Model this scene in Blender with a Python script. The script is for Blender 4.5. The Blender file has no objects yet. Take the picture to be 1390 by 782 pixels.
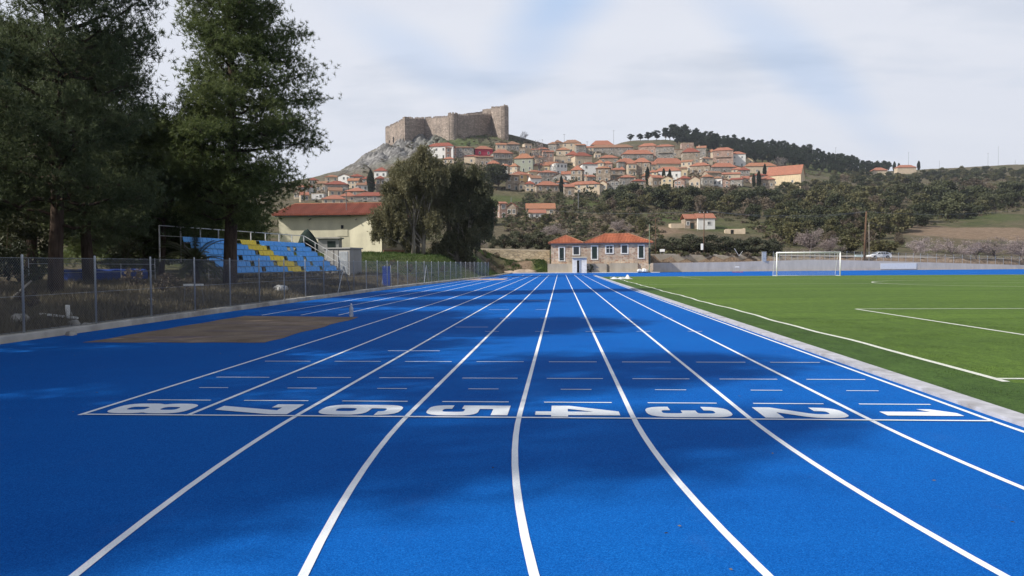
import bpy, math, random
import numpy as np
from mathutils import Vector, Matrix

rnd = random.Random(7)
scene = bpy.context.scene
COL = scene.collection
R = math.radians

# ------------------------------------------------------------------ camera
PW, PH, F = 1390.0, 782.0, 1004.0
YAW, PITCH, ROLL, CAMH = 0.06558, -0.03234, -0.00635, 1.646

def cam_axes():
    cy, sy = math.cos(YAW), math.sin(YAW)
    fwd = Vector((-sy * math.cos(PITCH), cy * math.cos(PITCH), math.sin(PITCH)))
    right = Vector((cy, sy, 0)); up = right.cross(fwd)
    r2 = right * math.cos(ROLL) + up * math.sin(ROLL)
    u2 = -right * math.sin(ROLL) + up * math.cos(ROLL)
    return r2, u2, fwd
AX_R, AX_U, AX_F = cam_axes()

def slopes(px, py):
    """direction of a photo pixel as X/Y and Z/Y"""
    d = AX_R * ((px - PW / 2) / F) - AX_U * ((py - PH / 2) / F) + AX_F
    return d.x / d.y, d.z / d.y

def at(px, py, Y):
    a, e = slopes(px, py)
    return Vector((a * Y, Y, CAMH + e * Y))

def grd(px, py, z=0.0):
    a, e = slopes(px, py)
    Y = (z - CAMH) / e
    return Vector((a * Y, Y, z))

# ------------------------------------------------------------------ objects
def tag(o, label=None, cat=None, group=None, kind=None):
    if label: o['label'] = label
    if cat: o['category'] = cat
    if group: o['group'] = group
    if kind: o['kind'] = kind
    return o

def thing(name, label, cat, loc=(0, 0, 0), rz=0.0, group=None):
    o = bpy.data.objects.new(name, None)
    o.empty_display_size = 0.3
    o.location = loc; o.rotation_euler = (0, 0, rz)
    COL.objects.link(o)
    return tag(o, label, cat, group)

def copy_tree(o, parent=None):
    c = o.copy(); COL.objects.link(c)
    if parent is not None: c.parent = parent
    for ch in [k for k in KIDS.get(o.name, [])]:
        copy_tree(ch, c)
    return c
KIDS = {}

def link_mesh(name, me, mats, parent=None, loc=None, rz=None):
    for m in (mats if isinstance(mats, (list, tuple)) else [mats]):
        if len(me.materials) < 16 and me.users == 0: me.materials.append(m)
    o = bpy.data.objects.new(name, me)
    COL.objects.link(o)
    if parent is not None:
        o.parent = parent; KIDS.setdefault(parent.name, []).append(o)
    if loc is not None: o.location = loc
    if rz is not None: o.rotation_euler = (0, 0, rz)
    return o

class MB:
    """collects faces; build() links them as one mesh object"""
    def __init__(s): s.v = []; s.f = []; s.m = []
    def add(s, vs, fs, mi=0):
        b = len(s.v); s.v.extend([tuple(p) for p in vs])
        for f in fs: s.f.append(tuple(b + i for i in f)); s.m.append(mi)
        return s
    def box(s, x0, x1, y0, y1, z0, z1, mi=0, M=None):
        vs = [Vector((x, y, z)) for z in (z0, z1) for y in (y0, y1) for x in (x0, x1)]
        if M is not None: vs = [M @ p for p in vs]
        return s.add(vs, [(0, 2, 3, 1), (4, 5, 7, 6), (0, 1, 5, 4), (2, 6, 7, 3), (0, 4, 6, 2), (1, 3, 7, 5)], mi)
    def cbox(s, x0, x1, y0, y1, z0, z1, c, mi=0, M=None):
        """box with its vertical and top edges chamfered by c"""
        def ring(i, z): return [(x0+i, y0+i+c, z), (x0+i+c, y0+i, z), (x1-i-c, y0+i, z), (x1-i, y0+i+c, z),
                                (x1-i, y1-i-c, z), (x1-i-c, y1-i, z), (x0+i+c, y1-i, z), (x0+i, y1-i-c, z)]
        vs = [Vector(p) for p in ring(0, z0) + ring(0, z1-c) + ring(c*.7, z1)]
        if M is not None: vs = [M @ p for p in vs]
        fs = [tuple(range(7, -1, -1)), tuple(range(16, 24))]
        for k in (0, 8):
            for i in range(8): fs.append((k+i, k+(i+1) % 8, k+8+(i+1) % 8, k+8+i))
        return s.add(vs, fs, mi)
    def quad(s, *ps, mi=0): return s.add(ps, [tuple(range(len(ps)))], mi)
    def prism(s, pts, z0, z1, mi=0, M=None):
        n = len(pts)
        vs = [Vector((p[0], p[1], z0)) for p in pts] + [Vector((p[0], p[1], z1)) for p in pts]
        if M is not None: vs = [M @ p for p in vs]
        fs = [tuple(range(n-1, -1, -1)), tuple(range(n, 2*n))] + [(i, (i+1) % n, n+(i+1) % n, n+i) for i in range(n)]
        return s.add(vs, fs, mi)
    def path(s, pts, rad, n=6, mi=0, cap=True):
        pts = [Vector(p) for p in pts]; m = len(pts)
        if not isinstance(rad, (list, tuple)): rad = [rad] * m
        vs = []; prev = None
        for i, p in enumerate(pts):
            t = (pts[min(i+1, m-1)] - pts[max(i-1, 0)])
            if t.length < 1e-9: t = Vector((0, 0, 1))
            t.normalize()
            if prev is None:
                prev = t.orthogonal().normalized()
            a = (prev - t * prev.dot(t))
            a = a.normalized() if a.length > 1e-6 else t.orthogonal().normalized()
            prev = a; b = t.cross(a)
            for k in range(n):
                w = 2 * math.pi * k / n
                vs.append(p + (a * math.cos(w) + b * math.sin(w)) * rad[i])
        fs = []
        for i in range(m-1):
            for k in range(n):
                fs.append((i*n+k, i*n+(k+1) % n, (i+1)*n+(k+1) % n, (i+1)*n+k))
        if cap: fs.append(tuple(range(n-1, -1, -1))); fs.append(tuple((m-1)*n+k for k in range(n)))
        return s.add(vs, fs, mi)
    def tube(s, p, q, r0, r1=None, n=6, mi=0): return s.path([p, q], [r0, r0 if r1 is None else r1], n, mi)
    def lathe(s, prof, n=12, mi=0, c=(0, 0)):
        vs = [(c[0]+r*math.cos(2*math.pi*k/n), c[1]+r*math.sin(2*math.pi*k/n), z) for r, z in prof for k in range(n)]
        fs = [tuple(range(n-1, -1, -1)), tuple((len(prof)-1)*n+k for k in range(n))]
        for i in range(len(prof)-1):
            for k in range(n): fs.append((i*n+k, i*n+(k+1) % n, (i+1)*n+(k+1) % n, (i+1)*n+k))
        return s.add(vs, fs, mi)
    def mesh(s, name, mats, smooth=False):
        me = bpy.data.meshes.new(name)
        me.from_pydata([tuple(p) for p in s.v], [], s.f)
        ms = mats if isinstance(mats, (list, tuple)) else [mats]
        for m in ms: me.materials.append(m)
        if any(s.m): me.polygons.foreach_set('material_index', s.m)
        me.update()
        uv = me.uv_layers.new(name='UVMap').data
        for p in me.polygons:                       # box-projected UVs in metres
            n = p.normal
            if abs(n.z) > .985: u = Vector((1, 0, 0)); w = Vector((0, 1, 0))
            else: u = Vector((-n.y, n.x, 0)).normalized(); w = n.cross(u)
            for li in p.loop_indices:
                c = me.vertices[me.loops[li].vertex_index].co
                uv[li].uv = (c.dot(u), c.dot(w))
        if smooth: me.polygons.foreach_set('use_smooth', [True] * len(me.polygons))
        return me
    def build(s, name, mats, parent=None, loc=None, rz=None, smooth=False):
        me = s.mesh(name, mats, smooth)
        o = bpy.data.objects.new(name, me); COL.objects.link(o)
        if parent is not None:
            o.parent = parent; KIDS.setdefault(parent.name, []).append(o)
        if loc is not None: o.location = loc
        if rz is not None: o.rotation_euler = (0, 0, rz)
        return o

def part_of(name, me, parent, loc=(0, 0, 0), rz=0.0):
    o = bpy.data.objects.new(name, me); COL.objects.link(o)
    o.parent = parent; o.location = loc; o.rotation_euler = (0, 0, rz)
    KIDS.setdefault(parent.name, []).append(o)
    return o

def np_mesh(name, verts, nper, mat, smooth=False):
    """verts: (N*nper,3) array, every nper verts one polygon"""
    me = bpy.data.meshes.new(name)
    nv = len(verts); nf = nv // nper
    me.vertices.add(nv); me.vertices.foreach_set('co', np.ascontiguousarray(verts, dtype=np.float32).ravel())
    me.loops.add(nv); me.loops.foreach_set('vertex_index', np.arange(nv, dtype=np.int32))
    me.polygons.add(nf); me.polygons.foreach_set('loop_start', np.arange(0, nv, nper, dtype=np.int32))
    me.update(calc_edges=True)
    me.materials.append(mat)
    return me

# ------------------------------------------------------------------ materials
def new_mat(name):
    m = bpy.data.materials.new(name); m.use_nodes = True
    nt = m.node_tree; nt.nodes.clear()
    out = nt.nodes.new('ShaderNodeOutputMaterial')
    return m, nt, out
def N(nt, t, **kw):
    n = nt.nodes.new(t)
    for k, v in kw.items():
        if k.startswith('i_'):
            key = k[2:]; key = int(key) if key.isdigit() else key.replace('_', ' ')
            n.inputs[key].default_value = v
        else: setattr(n, k, v)
    return n
def L(nt, a, b): nt.links.new(a, b)
def c4(c): return (c[0], c[1], c[2], 1.0)
def ramp(nt, fac, stops, interp='LINEAR'):
    r = nt.nodes.new('ShaderNodeValToRGB'); r.color_ramp.interpolation = interp
    e = r.color_ramp.elements
    while len(e) < len(stops): e.new(0.5)
    for el, (p, c) in zip(e, stops): el.position = p; el.color = c4(c)
    L(nt, fac, r.inputs[0]); return r.outputs[0]
def mixc(nt, fac, a, b, mode='MIX'):
    n = nt.nodes.new('ShaderNodeMix'); n.data_type = 'RGBA'; n.blend_type = mode
    for sock, v in ((n.inputs['Factor'], fac), (n.inputs[6], a), (n.inputs[7], b)):
        if hasattr(v, 'links'): L(nt, v, sock)
        elif isinstance(v, (int, float)): sock.default_value = v
        else: sock.default_value = c4(v)
    return n.outputs[2]
def coord(nt, kind='Object', scale=(1, 1, 1)):
    t = nt.nodes.new('ShaderNodeTexCoord'); m = nt.nodes.new('ShaderNodeMapping')
    m.inputs['Scale'].default_value = scale
    L(nt, t.outputs[kind], m.inputs[0]); return m.outputs[0]
def geo_pos(nt, scale=(1, 1, 1)):
    t = nt.nodes.new('ShaderNodeNewGeometry'); m = nt.nodes.new('ShaderNodeMapping')
    m.inputs['Scale'].default_value = scale
    L(nt, t.outputs['Position'], m.inputs[0]); return m.outputs[0]
def noise(nt, vec, scale, detail=4, rough=.55):
    n = N(nt, 'ShaderNodeTexNoise'); n.inputs['Scale'].default_value = scale
    n.inputs['Detail'].default_value = detail; n.inputs['Roughness'].default_value = rough
    L(nt, vec, n.inputs['Vector']); return n.outputs[0]
def bump(nt, h, strength, dist):
    b = N(nt, 'ShaderNodeBump'); b.inputs['Strength'].default_value = strength; b.inputs['Distance'].default_value = dist
    L(nt, h, b.inputs['Height']); return b.outputs[0]
def finish(nt, out, col, rough=.85, nrm=None, spec=.3, metal=0.0, transl=0.0):
    p = N(nt, 'ShaderNodeBsdfPrincipled')
    if hasattr(col, 'links'): L(nt, col, p.inputs['Base Color'])
    else: p.inputs['Base Color'].default_value = c4(col)
    if hasattr(rough, 'links'): L(nt, rough, p.inputs['Roughness'])
    else: p.inputs['Roughness'].default_value = rough
    p.inputs['Specular IOR Level'].default_value = spec
    p.inputs['Metallic'].default_value = metal
    if nrm is not None: L(nt, nrm, p.inputs['Normal'])
    sh = p.outputs[0]
    if transl > 0:
        t = N(nt, 'ShaderNodeBsdfTranslucent')
        if hasattr(col, 'links'): L(nt, col, t.inputs['Color'])
        else: t.inputs['Color'].default_value = c4(col)
        mx = N(nt, 'ShaderNodeMixShader'); mx.inputs[0].default_value = transl
        L(nt, sh, mx.inputs[1]); L(nt, t.outputs[0], mx.inputs[2]); sh = mx.outputs[0]
    L(nt, sh, out.inputs[0])

def m_plain(name, c, rough=.6, var=.12, scale=3.0, spec=.3, metal=0.0, bmp=0.0, dirt=None):
    """paint / metal / plastic with slight unevenness and optional dirt"""
    m, nt, out = new_mat(name)
    v = coord(nt, 'Object')
    n = noise(nt, v, scale, 5)
    lo = tuple(x * (1 - var) for x in c); hi = tuple(min(1, x * (1 + var)) for x in c)
    col = ramp(nt, n, [(.3, lo), (.7, hi)])
    if dirt is not None:
        d = noise(nt, v, scale * .45, 6, .65)
        f = ramp(nt, d, [(.5, (0, 0, 0)), (.72, (1, 1, 1))])
        col = mixc(nt, f, col, dirt)
    nr = bump(nt, noise(nt, v, scale * 8, 4), bmp, .02) if bmp else None
    finish(nt, out, col, rough, nr, spec, metal); return m

def m_plaster(name, c, stain=(.25, .22, .18), amt=.5, sc=1.0):
    m, nt, out = new_mat(name)
    v = geo_pos(nt)
    n1 = noise(nt, v, .55 * sc, 6, .65); n2 = noise(nt, geo_pos(nt, (1, 1, .25)), 1.6 * sc, 5, .6)
    col = ramp(nt, n2, [(.3, tuple(x * .86 for x in c)), (.7, tuple(min(1, x * 1.06) for x in c))])
    f = ramp(nt, n1, [(.5, (0, 0, 0)), (.8, (amt, amt, amt))])
    col = mixc(nt, f, col, stain)
    finish(nt, out, col, .9, bump(nt, noise(nt, v, 14, 4), .25, .02), .15); return m

def m_stone(name, a, b, c, mortar, sx=2.4, sy=3.6, far=False, blot=None):
    """rubble masonry from irregular cells"""
    m, nt, out = new_mat(name)
    v = coord(nt, 'UV', (sx, sy, 1))
    vo = N(nt, 'ShaderNodeTexVoronoi'); vo.inputs['Scale'].default_value = 1.0; L(nt, v, vo.inputs['Vector'])
    sep = N(nt, 'ShaderNodeSeparateColor'); L(nt, vo.outputs['Color'], sep.inputs[0])
    col = ramp(nt, sep.outputs[0], [(.1, a), (.5, b), (.9, c)])
    ve = N(nt, 'ShaderNodeTexVoronoi', feature='DISTANCE_TO_EDGE'); ve.inputs['Scale'].default_value = 1.0; L(nt, v, ve.inputs['Vector'])
    edge = ramp(nt, ve.outputs['Distance'], [(.03, (1, 1, 1)), (.1, (0, 0, 0))])
    col = mixc(nt, edge, col, mortar)
    g = noise(nt, geo_pos(nt), .12 if far else .5, 6, .65)
    col = mixc(nt, 1.0, col, ramp(nt, g, [(.3, (.62, .62, .62)), (.7, (1.15, 1.12, 1.08))]), 'MULTIPLY')
    if blot is not None:
        bb = noise(nt, geo_pos(nt, (1, 1, .4)), .35, 6, .7)
        col = mixc(nt, ramp(nt, bb, [(.52, (0, 0, 0)), (.68, (.75, .75, .75))]), col, blot)
    finish(nt, out, col, .95, bump(nt, ve.outputs['Distance'], .6, .05), .1); return m

def m_tile(name, a, b, c, row=.34, pitch=.24):
    """clay pan tiles running down the slope (UV: u along the eave, v up the slope)"""
    m, nt, out = new_mat(name)
    v = coord(nt, 'UV')
    br = N(nt, 'ShaderNodeTexBrick', offset=0.0)
    br.inputs['Scale'].default_value = 1.0; br.inputs['Brick Width'].default_value = pitch; br.inputs['Row Height'].default_value = row
    br.inputs['Mortar Size'].default_value = .028; br.inputs['Mortar Smooth'].default_value = 1.0
    br.inputs['Color1'].default_value = c4(a); br.inputs['Color2'].default_value = c4(b); br.inputs['Mortar'].default_value = c4(tuple(x * .55 for x in a))
    L(nt, v, br.inputs['Vector'])
    g = noise(nt, geo_pos(nt), .5, 6, .65)
    col = mixc(nt, ramp(nt, g, [(.42, (0, 0, 0)), (.72, (.8, .8, .8))]), br.outputs['Color'], c)
    w = N(nt, 'ShaderNodeTexWave', wave_type='BANDS', bands_direction='X'); w.inputs['Scale'].default_value = .3183 / pitch * 1.0
    L(nt, v, w.inputs['Vector'])
    finish(nt, out, col, .85, bump(nt, w.outputs[0], .7, .06), .2); return m

def m_leaf(name, a, b, c, transl=.3, sc=.35, rough=.6):
    m, nt, out = new_mat(name)
    g = N(nt, 'ShaderNodeNewGeometry')
    oi = N(nt, 'ShaderNodeObjectInfo')
    add = N(nt, 'ShaderNodeVectorMath', operation='ADD'); L(nt, coord(nt, 'Object'), add.inputs[0])
    mul = N(nt, 'ShaderNodeMath', operation='MULTIPLY', i_1=91.0); L(nt, oi.outputs['Random'], mul.inputs[0]); L(nt, mul.outputs[0], add.inputs[1])
    n = noise(nt, add.outputs[0], sc, 3)
    mx = N(nt, 'ShaderNodeMath', operation='MULTIPLY_ADD', i_1=.35); L(nt, g.outputs['Random Per Island'], mx.inputs[0])
    ad = N(nt, 'ShaderNodeMath', operation='MULTIPLY_ADD', i_1=.35, i_2=-.2); L(nt, oi.outputs['Random'], ad.inputs[0])
    s = N(nt, 'ShaderNodeMath', operation='ADD'); L(nt, n, s.inputs[0]); L(nt, ad.outputs[0], s.inputs[1])
    L(nt, s.outputs[0], mx.inputs[2])
    col = ramp(nt, mx.outputs[0], [(.35, a), (.65, b), (.95, c)])
    finish(nt, out, col, rough, None, .25, 0, transl); return m

def m_bark(name, a, b):
    m, nt, out = new_mat(name)
    v = coord(nt, 'Object', (6, 6, 1.2))
    n = noise(nt, v, 1.0, 6, .7)
    finish(nt, out, ramp(nt, n, [(.35, a), (.65, b)]), .95, bump(nt, n, .8, .05), .1); return m
# ------------------------------------------------------------------ surface materials
def m_track():
    m, nt, out = new_mat('blue_rubber_granules')
    v = geo_pos(nt)
    fine = noise(nt, v, 160, 3, .6)
    gran = N(nt, 'ShaderNodeTexVoronoi'); gran.inputs['Scale'].default_value = 165; L(nt, v, gran.inputs['Vector'])
    sep = N(nt, 'ShaderNodeSeparateColor'); L(nt, gran.outputs['Color'], sep.inputs[0])
    col = ramp(nt, sep.outputs[0], [(.0, (.001, .064, .28)), (.5, (.002, .095, .385)), (1.0, (.009, .142, .50))])
    big = noise(nt, v, .35, 6, .6)
    col = mixc(nt, 1.0, col, ramp(nt, big, [(.3, (.86, .88, .92)), (.7, (1.1, 1.08, 1.04))]), 'MULTIPLY')
    seam = noise(nt, geo_pos(nt, (.25, 2.2, 1)), .8, 4, .6)
    col = mixc(nt, ramp(nt, seam, [(.55, (0, 0, 0)), (.8, (.16, .16, .16))]), col, (.01, .15, .52))
    dust = noise(nt, geo_pos(nt, (1, .45, 1)), 1.6, 7, .72)                 # thin dust and scuffs
    col = mixc(nt, ramp(nt, dust, [(.56, (0, 0, 0)), (.78, (.12, .12, .12))]), col, (.08, .15, .34))
    finish(nt, out, col, .9, bump(nt, fine, .45, .004), .06); return m
def m_linepaint():
    m, nt, out = new_mat('white_line_paint')
    v = geo_pos(nt)
    n = noise(nt, v, 130, 3, .6); w = noise(nt, v, 2.2, 6, .7)
    col = ramp(nt, n, [(.3, (.62, .66, .70)), (.6, (.82, .84, .85))])
    col = mixc(nt, ramp(nt, w, [(.55, (0, 0, 0)), (.8, (.3, .3, .3))]), col, (.38, .50, .68))
    finish(nt, out, col, .75, bump(nt, n, .3, .003), .2); return m
def m_turf(name, a, b, c):
    m, nt, out = new_mat(name)
    v = geo_pos(nt)
    f = noise(nt, v, 55, 3, .7); mid = noise(nt, geo_pos(nt, (1, .35, 1)), 4.0, 5, .65); big = noise(nt, geo_pos(nt, (.12, .5, 1)), .5, 5, .6)
    col = ramp(nt, f, [(.25, a), (.5, b), (.8, c)])
    spk = noise(nt, v, 16, 5, .75)
    col = mixc(nt, 1.0, col, ramp(nt, spk, [(.35, (.62, .66, .6)), (.65, (1.38, 1.3, 1.25))]), 'MULTIPLY')
    col = mixc(nt, 1.0, col, ramp(nt, mid, [(.3, (.72, .74, .7)), (.7, (1.18, 1.15, 1.1))]), 'MULTIPLY')
    col = mixc(nt, 1.0, col, ramp(nt, big, [(.3, (.72, .74, .74)), (.7, (1.28, 1.22, 1.12))]), 'MULTIPLY')
    finish(nt, out, col, .8, bump(nt, f, .8, .02), .2); return m
def m_pitchline():
    m, nt, out = new_mat('white_turf_line')
    v = geo_pos(nt)
    f = noise(nt, v, 45, 3, .7); w = noise(nt, v, 3, 5, .7)
    col = ramp(nt, f, [(.25, (.42, .45, .36)), (.6, (.74, .75, .68))])
    col = mixc(nt, ramp(nt, w, [(.56, (0, 0, 0)), (.75, (.5, .5, .5))]), col, (.16, .24, .07))
    finish(nt, out, col, .85, bump(nt, f, .8, .02), .1); return m
def m_sand():
    m, nt, out = new_mat('brown_pit_sand')
    v = geo_pos(nt)
    n = noise(nt, v, 1.1, 6, .65); f = noise(nt, v, 60, 3, .7); s = noise(nt, geo_pos(nt, (.3, 1.6, 1)), 1.3, 5, .6)
    col = ramp(nt, n, [(.3, (.17, .125, .09)), (.55, (.25, .19, .14)), (.8, (.33, .26, .19))])
    col = mixc(nt, 1.0, col, ramp(nt, f, [(.3, (.7, .7, .7)), (.7, (1.2, 1.2, 1.2))]), 'MULTIPLY')
    col = mixc(nt, ramp(nt, s, [(.5, (0, 0, 0)), (.7, (.45, .45, .45))]), col, (.10, .10, .20))
    finish(nt, out, col, .95, bump(nt, f, .8, .01), .1); return m
def m_ground():
    """the land: dry grass, green grass, bare earth and rock"""
    m, nt, out = new_mat('hillside_soil_and_grass')
    v = geo_pos(nt)
    n1 = noise(nt, v, .035, 7, .62); n2 = noise(nt, v, .45, 7, .7); n3 = noise(nt, v, 3.0, 5, .7)
    dry = ramp(nt, n2, [(.3, (.075, .062, .040)), (.5, (.125, .105, .068)), (.75, (.20, .165, .105))])
    grn = ramp(nt, n2, [(.3, (.038, .048, .018)), (.55, (.07, .085, .03)), (.8, (.11, .125, .05))])
    col = mixc(nt, ramp(nt, n1, [(.50, (0, 0, 0)), (.62, (.8, .8, .8))]), dry, grn)
    bush = noise(nt, v, .22, 6, .7)
    col = mixc(nt, ramp(nt, bush, [(.56, (0, 0, 0)), (.64, (.85, .85, .85))]), col, (.04, .042, .028))
    at_ = N(nt, 'ShaderNodeAttribute', attribute_name='cover')
    sep = N(nt, 'ShaderNodeSeparateColor'); L(nt, at_.outputs['Color'], sep.inputs[0])
    vo = noise(nt, geo_pos(nt, (1, 1, .35)), .28, 8, .75)
    rock = ramp(nt, vo, [(.34, (.045, .043, .042)), (.48, (.15, .145, .14)), (.66, (.36, .35, .34))])
    col = mixc(nt, sep.outputs[0], col, rock)
    earth = ramp(nt, n2, [(.3, (.15, .105, .07)), (.7, (.30, .22, .155))])
    col = mixc(nt, sep.outputs[1], col, earth)
    grass = ramp(nt, n3, [(.3, (.045, .068, .018)), (.7, (.09, .125, .035))])
    col = mixc(nt, sep.outputs[2], col, grass)
    col = mixc(nt, 1.0, col, ramp(nt, n3, [(.3, (.7, .7, .7)), (.7, (1.2, 1.2, 1.2))]), 'MULTIPLY')
    h = N(nt, 'ShaderNodeMath', operation='MULTIPLY_ADD', i_1=3.0); L(nt, vo, h.inputs[0]); L(nt, n3, h.inputs[2])
    finish(nt, out, col, .95, bump(nt, h.outputs[0], .8, .35), .08); return m

M = {}
M['track'] = m_track(); M['line'] = m_linepaint(); M['sand'] = m_sand(); M['ground'] = m_ground()
M['turf'] = m_turf('green_turf', (.040, .086, .010), (.078, .148, .018), (.14, .21, .048))
M['turf_edge'] = m_turf('dark_green_turf', (.022, .058, .010), (.048, .104, .018), (.10, .165, .045))
M['pitch'] = m_pitchline()
M['kerb'] = m_plain('pale_grey_kerb', (.42, .42, .45), .8, .18, 5, .2, 0, .3, (.27, .26, .26))
M['concrete'] = m_plain('weathered_concrete', (.42, .40, .36), .9, .2, 1.6, .15, 0, .4, (.22, .20, .17))
M['concrete_wall'] = m_plaster('grey_concrete_wall', (.62, .56, .485), (.40, .35, .29), .6, .7)
M['beige_wall'] = m_stone('beige_block_wall', (.40, .33, .22), (.47, .39, .27), (.52, .44, .31), (.30, .25, .18), 1.0, 2.2)
M['tan_wall'] = m_plaster('tan_rendered_wall', (.45, .385, .29), (.24, .19, .13), .8, .8)
M['galv'] = m_plain('galvanised_steel', (.42, .45, .48), .45, .15, 4, .5, .5)
M['wire'] = m_plain('fence_wire', (.22, .23, .24), .5, .1, 4, .4, .4)
M['rail_white'] = m_plain('pale_painted_rail', (.55, .55, .53), .5, .12, 5, .4, .1, 0, (.30, .24, .18))
M['frame_steel'] = m_plain('dull_steel_frame', (.20, .20, .20), .55, .2, 5, .4, .5, 0, (.12, .07, .04))
M['seat_blue'] = m_plain('blue_seat_plastic', (.055, .34, .76), .42, .12, 2, .4)
M['seat_yellow'] = m_plain('yellow_seat_plastic', (.72, .55, .02), .42, .1, 2, .4)
M['goal'] = m_plain('white_goal_paint', (.80, .80, .78), .4, .05, 3, .4)
M['net'] = m_plain('white_net_cord', (.55, .56, .55), .8, .05, 3)
M['white'] = m_plain('white_paint', (.76, .75, .72), .7, .06, 3, .2, 0, 0, (.5, .46, .4))
M['board'] = m_plain('white_board', (.78, .78, .76), .5, .05, 3)
M['dark_door'] = m_plain('dark_green_door', (.018, .030, .026), .5, .2, 4, .3)
M['glass'] = m_plain('dark_window_glass', (.022, .028, .036), .12, .25, 6, .5)
M['dark'] = m_plain('painted_interior_shade', (.012, .012, .013), .9, .1, 4)  # near-black colour stands in for the shade inside openings
M['wood_pole'] = m_bark('brown_pole_timber', (.075, .045, .028), (.16, .10, .065))
M['black'] = m_plain('black_rubber', (.015, .015, .016), .8, .2, 6)
M['car'] = m_plain('white_car_paint', (.72, .73, .74), .25, .03, 2, .5)
M['chrome'] = m_plain('wheel_alloy', (.45, .45, .46), .35, .1, 4, .5, .8)
M['red_lamp'] = m_plain('red_lamp', (.35, .02, .015), .3, .1, 4, .5)
M['clear_lamp'] = m_plain('clear_lamp', (.6, .62, .64), .15, .1, 4, .5)
M['blue_mat'] = m_plain('blue_tarpaulin', (.012, .045, .25), .5, .3, 1.2, .4, 0, .6)
M['sack'] = m_plain('white_sack', (.62, .62, .60), .6, .1, 2, .3, 0, .6, (.35, .33, .3))
M['stone_grey'] = m_plain('pale_field_stone', (.36, .34, .30), .95, .25, 3, .1, 0, .6)
M['red_pipe'] = m_plain('red_painted_tube', (.45, .05, .05), .5, .1, 3)
M['cream'] = m_plaster('cream_render', (.68, .635, .47), (.34, .31, .24), .45, .5)
M['grey_render'] = m_plaster('grey_render', (.33, .325, .31), (.17, .165, .155), .6, .6)
M['tile_red'] = m_tile('red_clay_tiles', (.25, .075, .05), (.32, .105, .07), (.18, .07, .052))
M['tile_orange'] = m_tile('orange_clay_tiles', (.34, .135, .085), (.42, .185, .12), (.25, .115, .08))
M['tile_club'] = m_tile('bright_clay_tiles', (.36, .112, .058), (.43, .15, .078), (.27, .088, .052))
M['tile_old'] = m_tile('faded_clay_tiles', (.33, .135, .075), (.42, .20, .115), (.24, .135, .09))
M['tile_brown'] = m_tile('brown_mossy_tiles', (.26, .135, .085), (.34, .185, .12), (.18, .125, .085))
M['building_stone'] = m_stone('pinkish_rubble_stone', (.38, .24, .175), (.52, .38, .28), (.62, .50, .38), (.52, .45, .36), 2.0, 3.2, False, (.36, .28, .205))
M['castle'] = m_stone('castle_masonry', (.22, .18, .155), (.31, .26, .225), (.41, .345, .30), (.25, .21, .18), .55, 1.1, True, (.17, .135, .115))
HW = {   # village wall finishes
 'stone': m_stone('brown_rubble_wall', (.25, .20, .155), (.36, .295, .23), (.45, .38, .305), (.32, .27, .22), .8, 1.3),
 'grey': m_stone('grey_rubble_wall', (.21, .195, .175), (.30, .28, .255), (.39, .37, .34), (.27, .25, .23), .8, 1.3),
 'beige': m_plaster('beige_render', (.54, .44, .325)), 'white': m_plaster('white_lime_wash', (.72, .71, .68), (.42, .38, .33), .4),
 'pink': m_stone('pinkish_village_stone', (.30, .19, .155), (.40, .27, .22), (.46, .34, .28), (.34, .25, .21), .8, 1.3),
 'crimson': m_plaster('crimson_render', (.42, .045, .085), (.25, .05, .06), .3),
 'yellow': m_plaster('apricot_render', (.62, .42, .20)), 'cream': m_plaster('pale_cream_render', (.62, .50, .33)),
 'green': m_plaster('pale_green_render', (.34, .36, .29))}
HR = {'o': M['tile_orange'], 'r': M['tile_red'], 'f': M['tile_old'], 'b': M['tile_brown']}
M['win_white'] = m_plain('white_window_frame', (.62, .61, .58), .6, .1, 4)
M['win_brown'] = m_plain('brown_window_frame', (.12, .07, .045), .7, .2, 4)
M['pine'] = m_leaf('pine_needles', (.046, .066, .022), (.092, .122, .038), (.155, .185, .066), .4, .30)
M['pine_dark'] = m_leaf('dark_pine_needles', (.066, .088, .042), (.110, .136, .064), (.16, .18, .09), .45, .30)
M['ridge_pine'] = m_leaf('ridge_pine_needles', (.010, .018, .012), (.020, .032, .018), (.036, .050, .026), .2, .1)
M['euca'] = m_leaf('eucalyptus_leaves', (.068, .070, .034), (.125, .122, .062), (.19, .175, .095), .35, .45)
M['euca_dark'] = m_leaf('dark_eucalyptus_leaves', (.056, .060, .031), (.105, .108, .056), (.165, .156, .084), .35, .45)
M['oak'] = m_leaf('holm_oak_leaves', (.030, .038, .019), (.058, .066, .031), (.10, .105, .05), .2, .25)
M['olive'] = m_leaf('olive_leaves', (.040, .046, .026), (.075, .082, .048), (.13, .135, .085), .2, .3)
M['brown_scrub'] = m_leaf('brown_winter_twigs', (.062, .048, .035), (.11, .086, .060), (.165, .13, .09), .15, .3)
M['moss_scrub'] = m_leaf('mossy_green_scrub', (.042, .046, .020), (.088, .087, .037), (.15, .135, .062), .2, .3)
M['cypress'] = m_leaf('cypress_sprays', (.008, .014, .008), (.016, .026, .014), (.03, .042, .022), .15, .4)
M['palm'] = m_leaf('palm_fronds', (.03, .045, .016), (.06, .075, .028), (.10, .11, .05), .25, .6)
M['blossom'] = m_leaf('almond_blossom_twigs', (.22, .175, .165), (.34, .28, .265), (.48, .41, .40), .1, .4)
M['dry_grass'] = m_leaf('dry_grass_blades', (.085, .073, .045), (.16, .135, .085), (.25, .21, .14), .2, .5)
M['green_grass'] = m_leaf('green_grass_blades', (.03, .055, .012), (.06, .10, .022), (.10, .15, .04), .25, .5)
M['bark'] = m_bark('pine_bark', (.045, .032, .026), (.11, .08, .062))
M['bark_pale'] = m_bark('pale_bark', (.14, .12, .10), (.30, .27, .23))
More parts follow.
